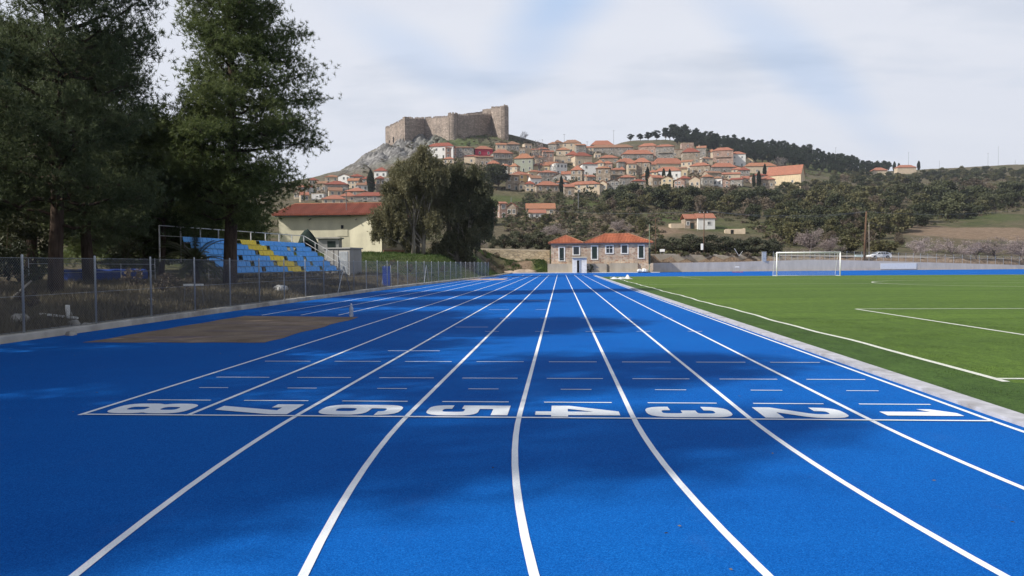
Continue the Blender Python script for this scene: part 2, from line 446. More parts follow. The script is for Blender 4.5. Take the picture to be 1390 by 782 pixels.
M['twig'] = m_bark('grey_twigs', (.13, .105, .095), (.24, .20, .185))
# ------------------------------------------------------------------ the land
RINGS = np.array([138., 220., 350., 480., 560., 610., 660., 720., 850., 1000., 1200., 2600.])
COLS = {  # photo column -> photo row of the land at each ring distance
 -200: (336, 310, 288, 270, 262, 258, 262, 270, 280, 285, 290, 330),
 250: (336, 308, 286, 268, 262, 258, 262, 270, 280, 285, 290, 330),
 375: (336, 307, 284, 262, 254, 250, 254, 262, 275, 285, 290, 330),
 430: (336, 306, 280, 252, 243, 239, 244, 252, 270, 282, 290, 330),
 470: (337, 308, 282, 248, 236, 229, 234, 244, 264, 280, 290, 330),
 500: (337, 310, 283, 246, 224, 208, 206, 220, 250, 270, 290, 330),
 525: (338, 312, 284, 243, 214, 200, 197, 206, 240, 265, 290, 330),
 560: (339, 315, 285, 238, 205, 191, 185, 196, 230, 260, 290, 330),
 610: (340, 320, 286, 233, 202, 184, 178, 182, 222, 255, 290, 330),
 650: (340, 323, 287, 233, 203, 184, 177, 180, 218, 252, 290, 330),
 690: (340, 326, 289, 236, 206, 188, 181, 185, 217, 250, 290, 330),
 720: (341, 327, 288, 238, 212, 197, 190, 194, 217, 250, 290, 330),
 750: (343, 328, 286, 240, 219, 205, 198, 200, 216, 250, 290, 330),
 800: (347, 327, 285, 243, 223, 212, 203, 198, 211, 235, 285, 330),
 850: (350, 326, 283, 246, 230, 220, 211, 202, 190, 206, 260, 330),
 900: (349, 326, 282, 249, 233, 223, 216, 207, 188, 206, 258, 330),
 950: (350, 327, 284, 252, 236, 227, 220, 213, 192, 210, 258, 330),
 1000: (351, 328, 287, 257, 243, 236, 229, 221, 199, 214, 255, 330),
 1050: (352, 329, 291, 263, 250, 243, 236, 229, 206, 218, 250, 330),
 1100: (353, 330, 295, 268, 255, 249, 243, 237, 214, 224, 245, 330),
 1150: (354, 331, 298, 272, 260, 254, 248, 244, 225, 231, 240, 330),
 1200: (356, 332, 300, 274, 263, 257, 252, 249, 239, 233, 238, 330),
 1250: (357, 333, 300, 275, 264, 258, 253, 249, 240, 230, 236, 330),
 1320: (359, 334, 299, 274, 263, 257, 252, 248, 237, 226, 232, 330),
 1390: (361, 334, 298, 273, 262, 256, 250, 246, 234, 223, 230, 330),
 1700: (362, 334, 298, 273, 262, 256, 250, 246, 234, 220, 228, 330)}
_pxs = sorted(COLS)
COL_A = np.array([slopes(p, 260)[0] for p in _pxs])
COL_Z = np.array([[CAMH + slopes(p, y)[1] * Yr for y, Yr in zip(COLS[p], RINGS)] for p in _pxs])
YS = np.concatenate([np.arange(138, 1250, 4.0), np.arange(1250, 2601, 50.0)])
_t = np.array([np.interp(YS, RINGS, z) for z in COL_Z])
_k = np.ones(9) / 9                                     # soften the kinks between rings
for i in range(len(_t)):
    e = np.concatenate([np.full(4, _t[i, 0]), _t[i], np.full(4, _t[i, -1])])
    _t[i] = np.convolve(e, _k, 'valid')
TAB_A = np.linspace(COL_A[0], COL_A[-1], 420)
TAB = np.array([np.interp(TAB_A, COL_A, _t[:, j]) for j in range(len(YS))]).T
_k = np.ones(7) / 7
for j in range(TAB.shape[1]):
    e = np.concatenate([np.full(3, TAB[0, j]), TAB[:, j], np.full(3, TAB[-1, j])])
    TAB[:, j] = np.convolve(e, _k, 'valid')

def sst(x, a, b):
    t = np.clip((x - a) / (b - a), 0, 1); return t * t * (3 - 2 * t)
def lump(X, Y, s, seed=0.0):
    return (np.sin(X*s*1.0+seed)*np.cos(Y*s*1.13+seed*2.1) + .5*np.sin(X*s*2.3+1.7+seed)*np.cos(Y*s*2.7+.4) + .25*np.sin(X*s*5.1+Y*s*3.3+seed))
def y_wall(X):
    X = np.asarray(X, float)
    return np.where(X < 17.3, 130.2, 137.2 + (X - 17.3) * .235)
def fence_x(Y):
    return np.interp(Y, [-80, 10, 30, 50, 95, 130], [-12.25, -12.25, -12.1, -11.8, -9.1, -8.6])
def gz(X, Y):
    X = np.asarray(X, float); Y = np.asarray(Y, float); X, Y = np.broadcast_arrays(X, Y)
    # far land
    Yc = np.clip(Y, 138, 2600); a = np.clip(X / np.maximum(Yc, 1), TAB_A[0], TAB_A[-1] - 1e-6)
    ia = (a - TAB_A[0]) / (TAB_A[1] - TAB_A[0]); i0 = np.clip(ia.astype(int), 0, len(TAB_A) - 2); fa = ia - i0
    j = np.interp(Yc, YS, np.arange(len(YS))); j0 = np.clip(j.astype(int), 0, len(YS) - 2); fj = j - j0
    zf = (TAB[i0, j0]*(1-fa) + TAB[i0+1, j0]*fa)*(1-fj) + (TAB[i0, j0+1]*(1-fa) + TAB[i0+1, j0+1]*fa)*fj
    zf = zf + lump(X, Y, .045) * .5 * sst(Y, 160, 300) + lump(X, Y, .13, 2.) * .35 * sst(Y, 145, 170)
    rock = np.exp(-(((X + 128) / 42) ** 2 + ((Y - 590) / 45) ** 2))          # the crag under the castle
    zf = zf + rock * (np.abs(np.sin(X*.21+Y*.10+.6*np.sin(Y*.13)))*6.5 + np.abs(np.sin(X*.47-Y*.16+1+.8*np.sin(X*.2)))*4.2 + np.abs(np.sin(X*.93+Y*.41+np.sin(Y*.37)))*2.2 + np.abs(np.sin(X*1.7-Y*.9))*1.0 - 6.4)
    # left bank beyond the fence
    d = np.maximum(0, fence_x(Y) - .25 - X)
    zb = .16*(1-np.exp(-d/.4)) + .95*(1-np.exp(-d/9)) + sst(Y, 58, 96) * sst(d, .3, 6) * 2.3 + lump(X, Y, .9, 1.) * .06 * sst(d, .2, 2)
    zl = zb + (zf - zb) * sst(Y, 98, 140)
    # in front of the far wall
    yw = y_wall(X)
    z0 = np.full(X.shape, -.06)
    bank = sst(Y, 130.4, 136.5) * 2.35 * (1 - sst(X, -2.6, -1.6)) + lump(X, Y, 1.1, .5) * .18 * sst(Y, 130.6, 132.5) * (1 - sst(X, -2.6, -1.6))
    zm = z0 + bank
    zm = np.where((X > 17.3) & (Y > yw + 1.7), 1.62, zm)
    zm = np.where((X > 17.3) & (Y > yw + 3.2), zf, zm)
    zm = np.where((X <= 17.3) & (Y > 137.6), np.maximum(zf * sst(Y, 137.5, 139), .0), zm)
    k = sst(fence_x(np.minimum(Y, 130)) - X, .24, .26 + 7.0 * sst(Y, 96, 128))
    return zl * k + zm * (1 - k)
def gzf(x, y): return float(gz(np.array([x]), np.array([y]))[0])
_hy = np.concatenate([np.arange(131, 400, .5), np.arange(400, 1250, 1.0)])
def hit(px, py, ymin=131.):
    """where the line of sight through a photo pixel meets the land"""
    a, e = slopes(px, py)
    Y = _hy[_hy >= ymin]
    dz = gz(a * Y, Y) - (CAMH + e * Y)
    k = int(np.argmax(dz > 0)) if (dz > 0).any() else int(np.argmax(dz))
    y = float(Y[k]); return Vector((a * y, y, gzf(a * y, y)))

def build_land():
    xs = np.concatenate([[-3000, -1800, -1100, -800, -600], np.arange(-440, -196, 4.0), np.arange(-196, -60, 1.5), np.arange(-60, -44, 3.0), np.arange(-44, 22, 1.1), np.arange(22, 116, 1.8), np.arange(116, 720, 5.0), [760, 850, 1000, 1400, 2000, 3000]])
    ys = np.concatenate([[-600, -250, -120, -80], np.arange(-50, 10, 6.0), np.arange(10, 100, 2.2), np.arange(100, 162, .9), np.arange(162, 520, 3.6), np.arange(520, 664, 1.8), np.arange(664, 700, 3.6), np.arange(700, 1260, 9.0), np.arange(1280, 2601, 110)])
    XX, YY = np.meshgrid(xs, ys)
    ZZ = gz(XX, YY)
    ny, nx = XX.shape
    co = np.stack([XX.ravel(), YY.ravel(), ZZ.ravel()], 1)
    idx = np.arange(nx * ny).reshape(ny, nx)
    q = np.stack([idx[:-1, :-1].ravel(), idx[:-1, 1:].ravel(), idx[1:, 1:].ravel(), idx[1:, :-1].ravel()], 1)
    me = bpy.data.meshes.new('ground')
    me.vertices.add(len(co)); me.vertices.foreach_set('co', co.astype(np.float32).ravel())
    me.loops.add(q.size); me.loops.foreach_set('vertex_index', q.astype(np.int32).ravel())
    me.polygons.add(len(q)); me.polygons.foreach_set('loop_start', np.arange(0, q.size, 4, dtype=np.int32))
    me.update(calc_edges=True)
    me.polygons.foreach_set('use_smooth', [True] * len(q))
    X, Y = co[:, 0], co[:, 1]
    def blob(cx, cy, rx, ry, p=1.0): return np.clip(1.6 * np.exp(-(((X-cx)/rx)**2 + ((Y-cy)/ry)**2) ** p), 0, 1)
    rock = np.maximum.reduce([blob(-128, 588, 42, 50), blob(-108, 605, 26, 26)*.6, blob(-70, 590, 40, 14)*.25])
    earth = np.zeros(len(X))
    for px, py, w, dp in [(1330, 312, 22, 26), (1390, 318, 20, 30), (1290, 318, 12, 18), (880, 312, 12, 14), (745, 293, 16, 18)]:
        h = hit(px, py); earth = np.maximum(earth, blob(h.x, h.y, w, dp, 1.5))
    earth = np.maximum(earth, blob(-6.2, 132.5, 3.2, 3.6, 1.5))
    earth = np.where((X > 17) & (Y > 134) & (Y < y_wall(X) + 9), 1.0, earth)
    grass = np.zeros(len(X))
    for px, py, w, dp in [(625, 190, 22, 22), (650, 184, 20, 18), (680, 187, 10, 14), (690, 276, 22, 26), (795, 275, 18, 18), (985, 308, 15, 15), (935, 300, 16, 18), (1080, 312, 22, 30), (1320, 294, 26, 30), (900, 300, 10, 12), (1040, 208, 50, 60), (1100, 222, 60, 60), (1150, 330, 10, 10)]:
        h = hit(px, py); grass = np.maximum(grass, blob(h.x, h.y, w * .8, dp * .8, .8) * .7)
    grass = np.maximum(grass, sst(Y, 66, 92) * (1 - sst(Y, 112, 125)) * (X < -9.4) * .95)
    grass = np.maximum(grass, blob(-3.2, 133.8, 1.6, 2.5, 1.5))
    at_ = me.attributes.new('cover', 'FLOAT_COLOR', 'POINT')
    c = np.stack([rock, earth, grass, np.ones(len(X))], 1).astype(np.float32)
    at_.data.foreach_set('color', c.ravel())
    o = link_mesh('ground', me, M['ground']); tag(o, kind='structure')
build_land()

# ------------------------------------------------------------------ the running track and the pitch
X0, LW, YF = -5.332, 1.22, 7.85                     # outer edge of the eighth lane, lane width, the line across the lanes
RB, YB = 24.0, 8.05                                  # radius of the inner bend and where it starts
XC = X0 + 8 * LW + RB                                # bend centre
def sheet(name, outline, z, mat, thick=0.0):
    me = bpy.data.meshes.new(name)
    mb = MB()
    if thick: mb.prism(outline, z - thick, z)
    else: mb.add([(x, y, z) for x, y in outline], [tuple(range(len(outline)))])
    o = mb.build(name, mat); tag(o, kind='structure'); return o
def arc(r, a0, a1, n=40):                            # from the straight round behind the camera
    return [(XC - r * math.cos(a0 + (a1 - a0) * i / n), YB - r * math.sin(a0 + (a1 - a0) * i / n)) for i in range(n + 1)]
def y_w(x): return float(y_wall(x))
sheet('track', [(-12.0, -60), (75, -60), (110, 60), (110, 157), (97, y_w(97) - .12), (60, y_w(60) - .12), (17.4, y_w(17.4) - .12), (17.2, 129.6), (-8.4, 129.6), (-8.85, 95), (-11.55, 50), (-11.85, 30), (-12.0, 10)], 0.0, M['track'])
def ribbon(mb, pts, w, z):
    pts = [Vector((p[0], p[1], 0)) for p in pts]; n = len(pts); vs = []
    for i, p in enumerate(pts):
        t = (pts[min(i+1, n-1)] - pts[max(i-1, 0)]).normalized(); s = Vector((-t.y, t.x, 0)) * w / 2
        vs += [(p.x + s.x, p.y + s.y, z), (p.x - s.x, p.y - s.y, z)]
    mb.add(vs, [(2*i, 2*i+1, 2*i+3, 2*i+2) for i in range(n-1)])
# inner edge: painted line, pale kerb, turf
XI = X0 + 8 * LW
mb = MB()
ri, ro = XI + .13, XI + .40
inn = arc(RB - .13, R(80), 0) + [(ri, 60), (ri, 104)]
out_ = arc(RB - .40, R(80), 0) + [(ro, 60), (ro, 104)]
n = len(inn)
vs = [(x, y, -.01) for x, y in inn] + [(x, y, .045) for x, y in inn] + [(x, y, .045) for x, y in out_] + [(x, y, -.01) for x, y in out_]
mb.add(vs, [(k*n+i, k*n+i+1, (k+1)*n+i+1, (k+1)*n+i) for k in range(3) for i in range(n-1)])
tag(mb.build('kerb', M['kerb']), kind='structure')
XT = XI + 1.55                                       # touchline
border = arc(RB - .40, R(80), 0) + [(ro, 92.5), (XT + .05, 92.5), (XT + .05, 10.2), (68, 10.2), (68, -14)]
sheet('turf_border', border, .022, M['turf_edge'])
sheet('turf', [(XT + .05, 10.2), (68, 10.2), (68, 92.5), (XT + .05, 92.5)], .022, M['turf'])

lines = MB()
for k in range(9):
    x = X0 + k * LW
    if k < 2: pts = [(x, YF - .025)] + [(x, 8.6 + i) for i in range(0, 100, 4)] + [(x, 108.0)]
    else:
        pts = [(px, py) for px, py in arc(RB + (8 - k) * LW, R(62), 0, 60)] + [(x, 30), (x, 70), (x, 108.0 if k < 8 else 98)]
    ribbon(lines, pts, .055, .004)
lines.quad((X0 + .0275, YF - .025, .008), (XI, YF - .025, .008), (XI, YF + .025, .008), (X0 + .0275, YF + .025, .008))
for k in range(8):
    c = X0 + (k + .5) * LW + (.04 if k != 7 else .02)
    for y, w, t in ((8.75, .80, .04), (9.66, .40, .03), (10.58, .80, .035), (12.38, .80, .04)):
        lines.quad((c - w/2, y - t/2, .004), (c + w/2, y - t/2, .004), (c + w/2, y + t/2, .004), (c - w/2, y + t/2, .004))
for k in (3, 4, 5, 6, 7):                             # faint relay ticks across the lane lines
    c = X0 + k * LW; lines.quad((c - .17, 17.9, .008), (c + .17, 17.9, .008), (c + .17, 17.94, .008), (c - .17, 17.94, .008))
    c = X0 + k * LW - .02; lines.quad((c - .15, 22.3, .008), (c + .15, 22.3, .008), (c + .15, 22.34, .008), (c - .15, 22.34, .008))
for x0, x1, y in ((-2.75, -1.9, 19.2), (-2.6, -1.85, 26.6), (-.9, -.5, 26.6), (-3.3, -2.3, 13.9), (-1.5, -.7, 33.2)):
    lines.quad((x0, y, .004), (x1, y, .004), (x1, y + .05, .004), (x0, y + .05, .004))
for x in (-9.9, -8.57, -7.3):                         # runway lines beyond the eighth lane
    ribbon(lines, [(x, 23.9), (x + .25, 60), (x + .7, 100)], .06, .004)
lines.quad((X0, 107.95, .008), (XI, 107.95, .008), (XI, 108.02, .008), (X0, 108.02, .008))
tag(lines.build('lane_lines', M['line']), kind='structure')

# lane numbers: block digits laid on the rubber, tops towards the pitch
def rr(x0, y0, x1, y1, r, n=5, cw=False):
    p = []
    for cx, cy, a in ((x1-r, y1-r, 0), (x0+r, y1-r, 90), (x0+r, y0+r, 180), (x1-r, y0+r, 270)):
        for i in range(n + 1):
            t = R(a + 90 * i / n); p.append((cx + r*math.cos(t), cy + r*math.sin(t)))
    return p
def arcs(spec):
    """outline from points; (x, y, r) rounds that corner"""
    n = len(spec); p = []
    for i, s in enumerate(spec):
        if len(s) == 2: p.append(s); continue
        c = Vector(s[:2]); a = (Vector(spec[i-1][:2]) - c).normalized() * s[2]; b = (Vector(spec[(i+1) % n][:2]) - c).normalized() * s[2]
        for j in range(6):
            t = j / 5; q = (c + a) * (1-t)**2 + c * 2*t*(1-t) + (c + b) * t*t; p.append((q.x, q.y))
    return p
DIG = {   # 6 wide, 9 tall
 1: [arcs([(2.1, 0), (4.3, 0), (4.3, 9), (2.7, 9), (.6, 6.9), (.6, 5.2), (2.1, 6.2)])],
 2: [arcs([(0, 0), (6, 0), (6, 1.9), (2.9, 1.9), (5.9, 4.9, 1.2), (6, 9, 2.4), (0, 9, 2.4), (0, 6.1), (2.1, 6.1), (2.1, 7.3, .7), (3.9, 7.3, .7), (3.9, 5.6, .8), (0, 1.9)])],
 3: [arcs([(0, 0, 2.4), (6, 0, 2.4), (6, 4.6, 1.2), (6, 4.6, .4), (6, 9, 2.4), (0, 9, 2.4), (0, 6.3), (2.1, 6.3), (2.1, 7.3, .6), (3.9, 7.3, .6), (3.9, 5.4, .5), (2.2, 5.4), (2.2, 3.8), (3.9, 3.8, .5), (3.9, 1.7, .6), (2.1, 1.7, .6), (2.1, 2.7), (0, 2.7)])],
 4: [arcs([(3.3, 0), (5.3, 0), (5.3, 1.7), (6.2, 1.7), (6.2, 3.5), (5.3, 3.5), (5.3, 9), (3.1, 9), (-.2, 3.7), (-.2, 1.7), (3.3, 1.7)]), arcs([(1.7, 3.5), (3.3, 3.5), (3.3, 6.3)])],
 5: [arcs([(0, 0, 2.0), (6, 0, 2.4), (6, 5.7, 2.2), (2.1, 5.7), (2.1, 7.2), (5.7, 7.2), (5.7, 9), (0, 9), (0, 3.7), (2.0, 3.7), (2.3, 4.1, .3), (3.9, 4.1, .6), (3.9, 1.7, .6), (2.1, 1.7, .6), (2.1, 2.6), (0, 2.6)])],
 6: [arcs([(0, 0, 2.4), (6, 0, 2.4), (6, 5.5, 2.2), (2.1, 5.5), (2.1, 7.3, .6), (3.9, 7.3, .6), (3.9, 6.6), (6, 6.6), (6, 9, 2.4), (0, 9, 2.4)]), rr(2.1, 1.7, 3.9, 3.9, .6)],
 7: [arcs([(1.2, 0), (3.6, 0), (6, 7.1), (6, 9), (0, 9), (0, 5.9), (2.0, 5.9), (2.0, 7.1), (3.7, 7.1)])],
 8: [arcs([(0, 0, 2.2), (6, 0, 2.2), (6, 4.2, 1.0), (5.5, 4.6, .3), (6, 5.0, 1.0), (6, 9, 2.2), (0, 9, 2.2), (0, 5.0, 1.0), (.5, 4.6, .3), (0, 4.2, 1.0)]), rr(2.1, 1.6, 3.9, 3.8, .6), rr(2.1, 5.5, 3.9, 7.4, .6)]}
def digits():
    mb = MB()
    for k in range(8):
        d = 8 - k
        cu = bpy.data.curves.new('digit', 'CURVE'); cu.dimensions = '2D'; cu.fill_mode = 'BOTH'
        for loop in DIG[d]:
            sp = cu.splines.new('POLY'); sp.points.add(len(loop) - 1); sp.use_cyclic_u = True
            for i, (x, y) in enumerate(loop): sp.points[i].co = (x, y, 0, 1)
        ob = bpy.data.objects.new('digit', cu); COL.objects.link(ob)
        bpy.context.view_layer.update()
        me = bpy.data.meshes.new_from_object(ob.evaluated_get(bpy.context.evaluated_depsgraph_get()))
        xa = X0 + k * LW + .17; s = .92 / 9; ya, yb = 8.50, 7.93
        if d == 1: s *= .86; xa += .1
        b = len(mb.v)
        mb.v.extend([(xa + v.co.y * s, ya - (ya - yb) * v.co.x / 6, .006) for v in me.vertices])
        for p in me.polygons: mb.f.append(tuple(b + i for i in p.vertices)); mb.m.append(0)
        bpy.data.objects.remove(ob); bpy.data.curves.remove(cu); bpy.data.meshes.remove(me)
    # all faces up
    me = mb.mesh('lane_numbers', M['line'])
    o = bpy.data.objects.new('lane_numbers', me); COL.objects.link(o); tag(o, kind='structure')
digits()

sheet('sand_pit', [(-10.35 + .05*math.sin(i*2.3), 23.6 - i*.82) for i in range(11)] + [(-10.3 + .4*i + .03*math.sin(i*3.1), 15.38 + .035*math.sin(i*1.9)) for i in range(11)] + [(-6.33 + .06*math.sin(i*1.7), 15.6 + i*.74) for i in range(11)], .005, M['sand'])
sheet('far_sand_pit', [(-9.9, 76), (-5.9, 76.3), (-5.9, 84), (-9.6, 83.5)], .005, m_plain('pale_pit_sand', (.40, .31, .28), .95, .2, 2, .1))

pl = MB(); zt = .027
wob = lambda y: .05 * math.sin(y * .55) + .03 * math.sin(y * 1.7)
ribbon(pl, [(XT + wob(y) * (1 if y > 13 else .2), y) for y in np.arange(10.3, 90, .8)], .11, zt)
ribbon(pl, [(XT - .03, 10.55), (68, 10.55)], .10, zt + .003)
ribbon(pl, [(XT, 89.2), (68, 89.2)], .11, zt + .003)
ribbon(pl, [(XT, 56.8), (68, 56.8)], .10, zt + .003)
ribbon(pl, [(10.12, 10.6), (10.12, 26.1)], .11, zt + .003)
ribbon(pl, [(10.12, 26.1), (50, 26.1)], .11, zt + .006)
ribbon(pl, [(14, 89.2), (14, 73.2), (52, 73.2), (52, 89.2)], .11, zt + .006)
ribbon(pl, [(33.2 + 9.2 * math.cos(t), 57 + 9.2 * math.sin(t)) for t in np.linspace(0, 2 * math.pi, 73)], .13, zt + .006)
tag(pl.build('pitch_lines', M['pitch']), kind='structure')

# concrete kerb under the fence and the pale edge along the far end of the track
mb = MB()
ys_ = [-60, 10, 20, 30, 40, 50, 65, 80, 95, 130.0]
L0 = [(float(fence_x(y)) + .15, y) for y in ys_]; L1 = [(float(fence_x(y)) - .13, y) for y in ys_]
n = len(ys_)
vs = [(x, y, -.05) for x, y in L0] + [(x - .01, y, .13) for x, y in L0] + [(x - .03, y, .15) for x, y in L0] + [(x, y, .15) for x, y in L1] + [(x, y, -.05) for x, y in L1]
mb.add(vs, [(k*n+i, k*n+i+1, (k+1)*n+i+1, (k+1)*n+i) for k in range(4) for i in range(n-1)])
tag(mb.build('fence_kerb', M['concrete']), kind='structure')
mb = MB(); mb.box(-8.4, 17.2, 129.6, 130.15, -.05, .13)
tag(mb.build('end_kerb', m_plain('pale_end_kerb', (.58, .56, .54), .85, .12, 2, .15)), kind='structure')
# the road on top of the wall
rd = MB(); pts0, pts1 = [], []
for x in np.arange(20, 130, 4.0):
    y = y_w(x); pts0.append((x, y + 3.6, gzf(x, y + 3.6) + .05)); pts1.append((x, y + 9, gzf(x, y + 9) + .05))
n = len(pts0); rd.add(pts0 + pts1, [(i, i+1, n+i+1, n+i) for i in range(n-1)])
tag(rd.build('road', m_plain('dusty_road', (.26, .235, .21), .95, .2, .6, .1)), kind='structure')
# ------------------------------------------------------------------ vegetation
def unit(v): return v / np.maximum(np.linalg.norm(v, axis=-1, keepdims=True), 1e-9)
def needles(rg, cen, nb, ln, wd, up=.35, spread=1.0):
    """every centre gets nb blades radiating from it: (M*3, 3) triangle vertices"""
    m = len(cen)
    d = rg.normal(size=(m, nb, 3)) * spread; d[..., 2] += up * 1.5; d = unit(d)
    s = unit(np.cross(d, rg.normal(size=(m, nb, 3))))
    l = ln * rg.uniform(.6, 1.25, size=(m, nb, 1)); c = cen[:, None, :] + d * l * .05
    a = c + s * wd * .5; b = c - s * wd * .5; t = c + d * l
    return np.stack([a, b, t], 2).reshape(-1, 3)
def leaves(rg, cen, ln, wd, droop=0.0, flat=0.0):
    """one diamond-shaped leaf spray at every centre: (M*4, 3)"""
    m = len(cen)
    d = rg.normal(size=(m, 3)); d[:, 2] = d[:, 2] * (1 - flat) - droop; d = unit(d)
    s = unit(np.cross(d, rg.normal(size=(m, 3))))
    l = ln * rg.uniform(.6, 1.3, size=(m, 1)); w = wd * rg.uniform(.6, 1.3, size=(m, 1))
    return np.stack([cen - d*l*.5, cen + s*w*.5, cen + d*l*.5, cen - s*w*.5], 1).reshape(-1, 3)
def wood_mesh(name, segs, mat, n=6):
    mb = MB()
    for pts, rad in segs: mb.path(pts, rad, n if rad[0] > .06 else 4)
    return mb.mesh(name, mat, True)

def pine(seed, H, prof_l, prof_r, mat, base=.16, nl=64, tuft=24, trunk_r=.3, lean=.4, ln=.26, wd=.034, csz=.42, droopy=0.0, nb=13):
    """Aleppo pine: bent trunk, limbs with side twigs, tufts of needles at the twig ends"""
    rr_ = random.Random(seed); rg = np.random.default_rng(seed)
    segs = []; cl = []
    tp = []
    for i in range(9):
        t = i / 8; tp.append(Vector((lean * math.sin(t * 3.0) * t + rr_.uniform(-.08, .08), lean * .6 * math.sin(t * 4 + 1) * t, H * t)))
    segs.append((tp, [trunk_r * (1 - .92 * (i / 8)) + .02 for i in range(9)]))
    def trunk(t):
        f = t * 8; i = min(7, int(f)); return tp[i].lerp(tp[i+1], f - i)
    for k in range(nl):
        t = base + (1 - base) * ((k + rr_.uniform(0, .8)) / nl) ** .9
        az = k * 2.39996 + rr_.uniform(-.5, .5)
        ca = math.cos(az)
        pl_, pr_ = prof_l(t), prof_r(t); w = .5 + .5 * ca
        Lm = (pl_ * (1 - w) + pr_ * w) * rr_.uniform(.62, 1.06)
        el = R(rr_.uniform(-8, 18) + 38 * max(0, t - .55) / .45) - droopy
        d = Vector((math.cos(az) * math.cos(el), math.sin(az) * math.cos(el), math.sin(el)))
        p0 = trunk(t * .97); pts = [p0]
        for i in range(1, 6):
            f = i / 5; pts.append(p0 + d * Lm * f + Vector((0, 0, (.10 * Lm * f * f) + rr_.uniform(-.06, .06) * Lm)) + Vector((rr_.uniform(-.05, .05), rr_.uniform(-.05, .05), 0)) * Lm)
        r0 = max(.018, .030 * Lm ** .8)
        segs.append((pts, [r0 * (1 - .85 * i / 5) for i in range(6)]))
        ns = max(4, int(Lm * 3.1))
        for j in range(ns):
            f = .30 + .72 * (j + rr_.random()) / ns; f = min(f, 1.0)
            q = f * 5; i = min(4, int(q)); b = pts[i].lerp(pts[i+1], q - i)
            sd = Vector((-d.y, d.x, 0)) * rr_.choice((-1, 1)) * rr_.uniform(.2, .9) + d * rr_.uniform(.1, .7) + Vector((0, 0, rr_.uniform(-.15, .5)))
            tl = rr_.uniform(.25, .95) * (1.15 - f * .5)
            e = b + sd.normalized() * tl
            segs.append(([b, b.lerp(e, .5) + Vector((0, 0, .04)), e], [.014, .010, .006]))
            cl.append((e.x, e.y, e.z, rr_.uniform(.7, 1.25)))
    cl.append((tp[-1].x, tp[-1].y, H, 1.0))
    cl = np.array(cl)
    cen = cl[:, None, :3] + rg.normal(size=(len(cl), tuft, 3)) * np.array([csz, csz, csz * .55]) * cl[:, None, 3:4]
    cen = cen.reshape(-1, 3)
    cr = np_mesh('crown', needles(rg, cen, nb, ln, wd), 3, mat)
    return wood_mesh('trunk', segs, M['bark']), cr

def lobed(rg, blobs, n_per, shell=.55):
    """random points filling ellipsoid blobs (x, y, z, rx, ry, rz), denser near the skin"""
    out = []
    for b in blobs:
        n = int(n_per * (b[3] * b[4] * b[5]) ** (2 / 3))
        d = unit(rg.normal(size=(n, 3))); r = (shell + (1 - shell) * rg.random((n, 1))) * rg.uniform(.85, 1.08, (n, 1))
        out.append(np.array(b[:3]) + d * r * np.array(b[3:6]))
    return np.concatenate(out)

def broad(seed, H, W, mat, leaf=.34, dens=150, trunk_h=.25, nblob=16, barkm='bark', flat=1.0, kind='leaf', open_=0.0):
    """round broadleaf or scrub: forked trunk, many unequal leaf clumps"""
    rr_ = random.Random(seed); rg = np.random.default_rng(seed)
    blobs = []; segs = []
    zc = H * (trunk_h + (1 - trunk_h) * .5); hz = H * (1 - trunk_h) * .5
    tr = max(.05, H * .022)
    top = Vector((rr_.uniform(-.1, .1) * W, rr_.uniform(-.1, .1) * W, H * max(trunk_h, .12)))
    segs.append(([Vector((0, 0, -.3)), top * .5 + Vector((.04 * W, 0, 0)), top], [tr * 1.25, tr, tr * .85]))
    for i in range(nblob):
        u = rr_.uniform(-1, 1); a = i * 2.4 + rr_.uniform(-.4, .4); s = math.sqrt(max(0, 1 - u * u)) * rr_.uniform(.35, .92)
        r = rr_.uniform(.17, .36) * min(W, 2.2 * hz) * .62
        c = Vector((s * math.cos(a) * (W * .5 - r * .7), s * math.sin(a) * (W * .5 - r * .7), zc + u * (hz - r * .7)))
        blobs.append((c.x, c.y, c.z, r, r, r * .78 * flat))
        segs.append(([top, top.lerp(c, .5) + Vector((0, 0, -.06 * H)), c], [tr * .55, tr * .35, tr * .12]))
    cen = lobed(rg, blobs, dens, .35)
    cr = np_mesh('crown', leaves(rg, cen, leaf, leaf * .62), 4, mat)
    return wood_mesh('trunk', segs, M[barkm], 5), cr

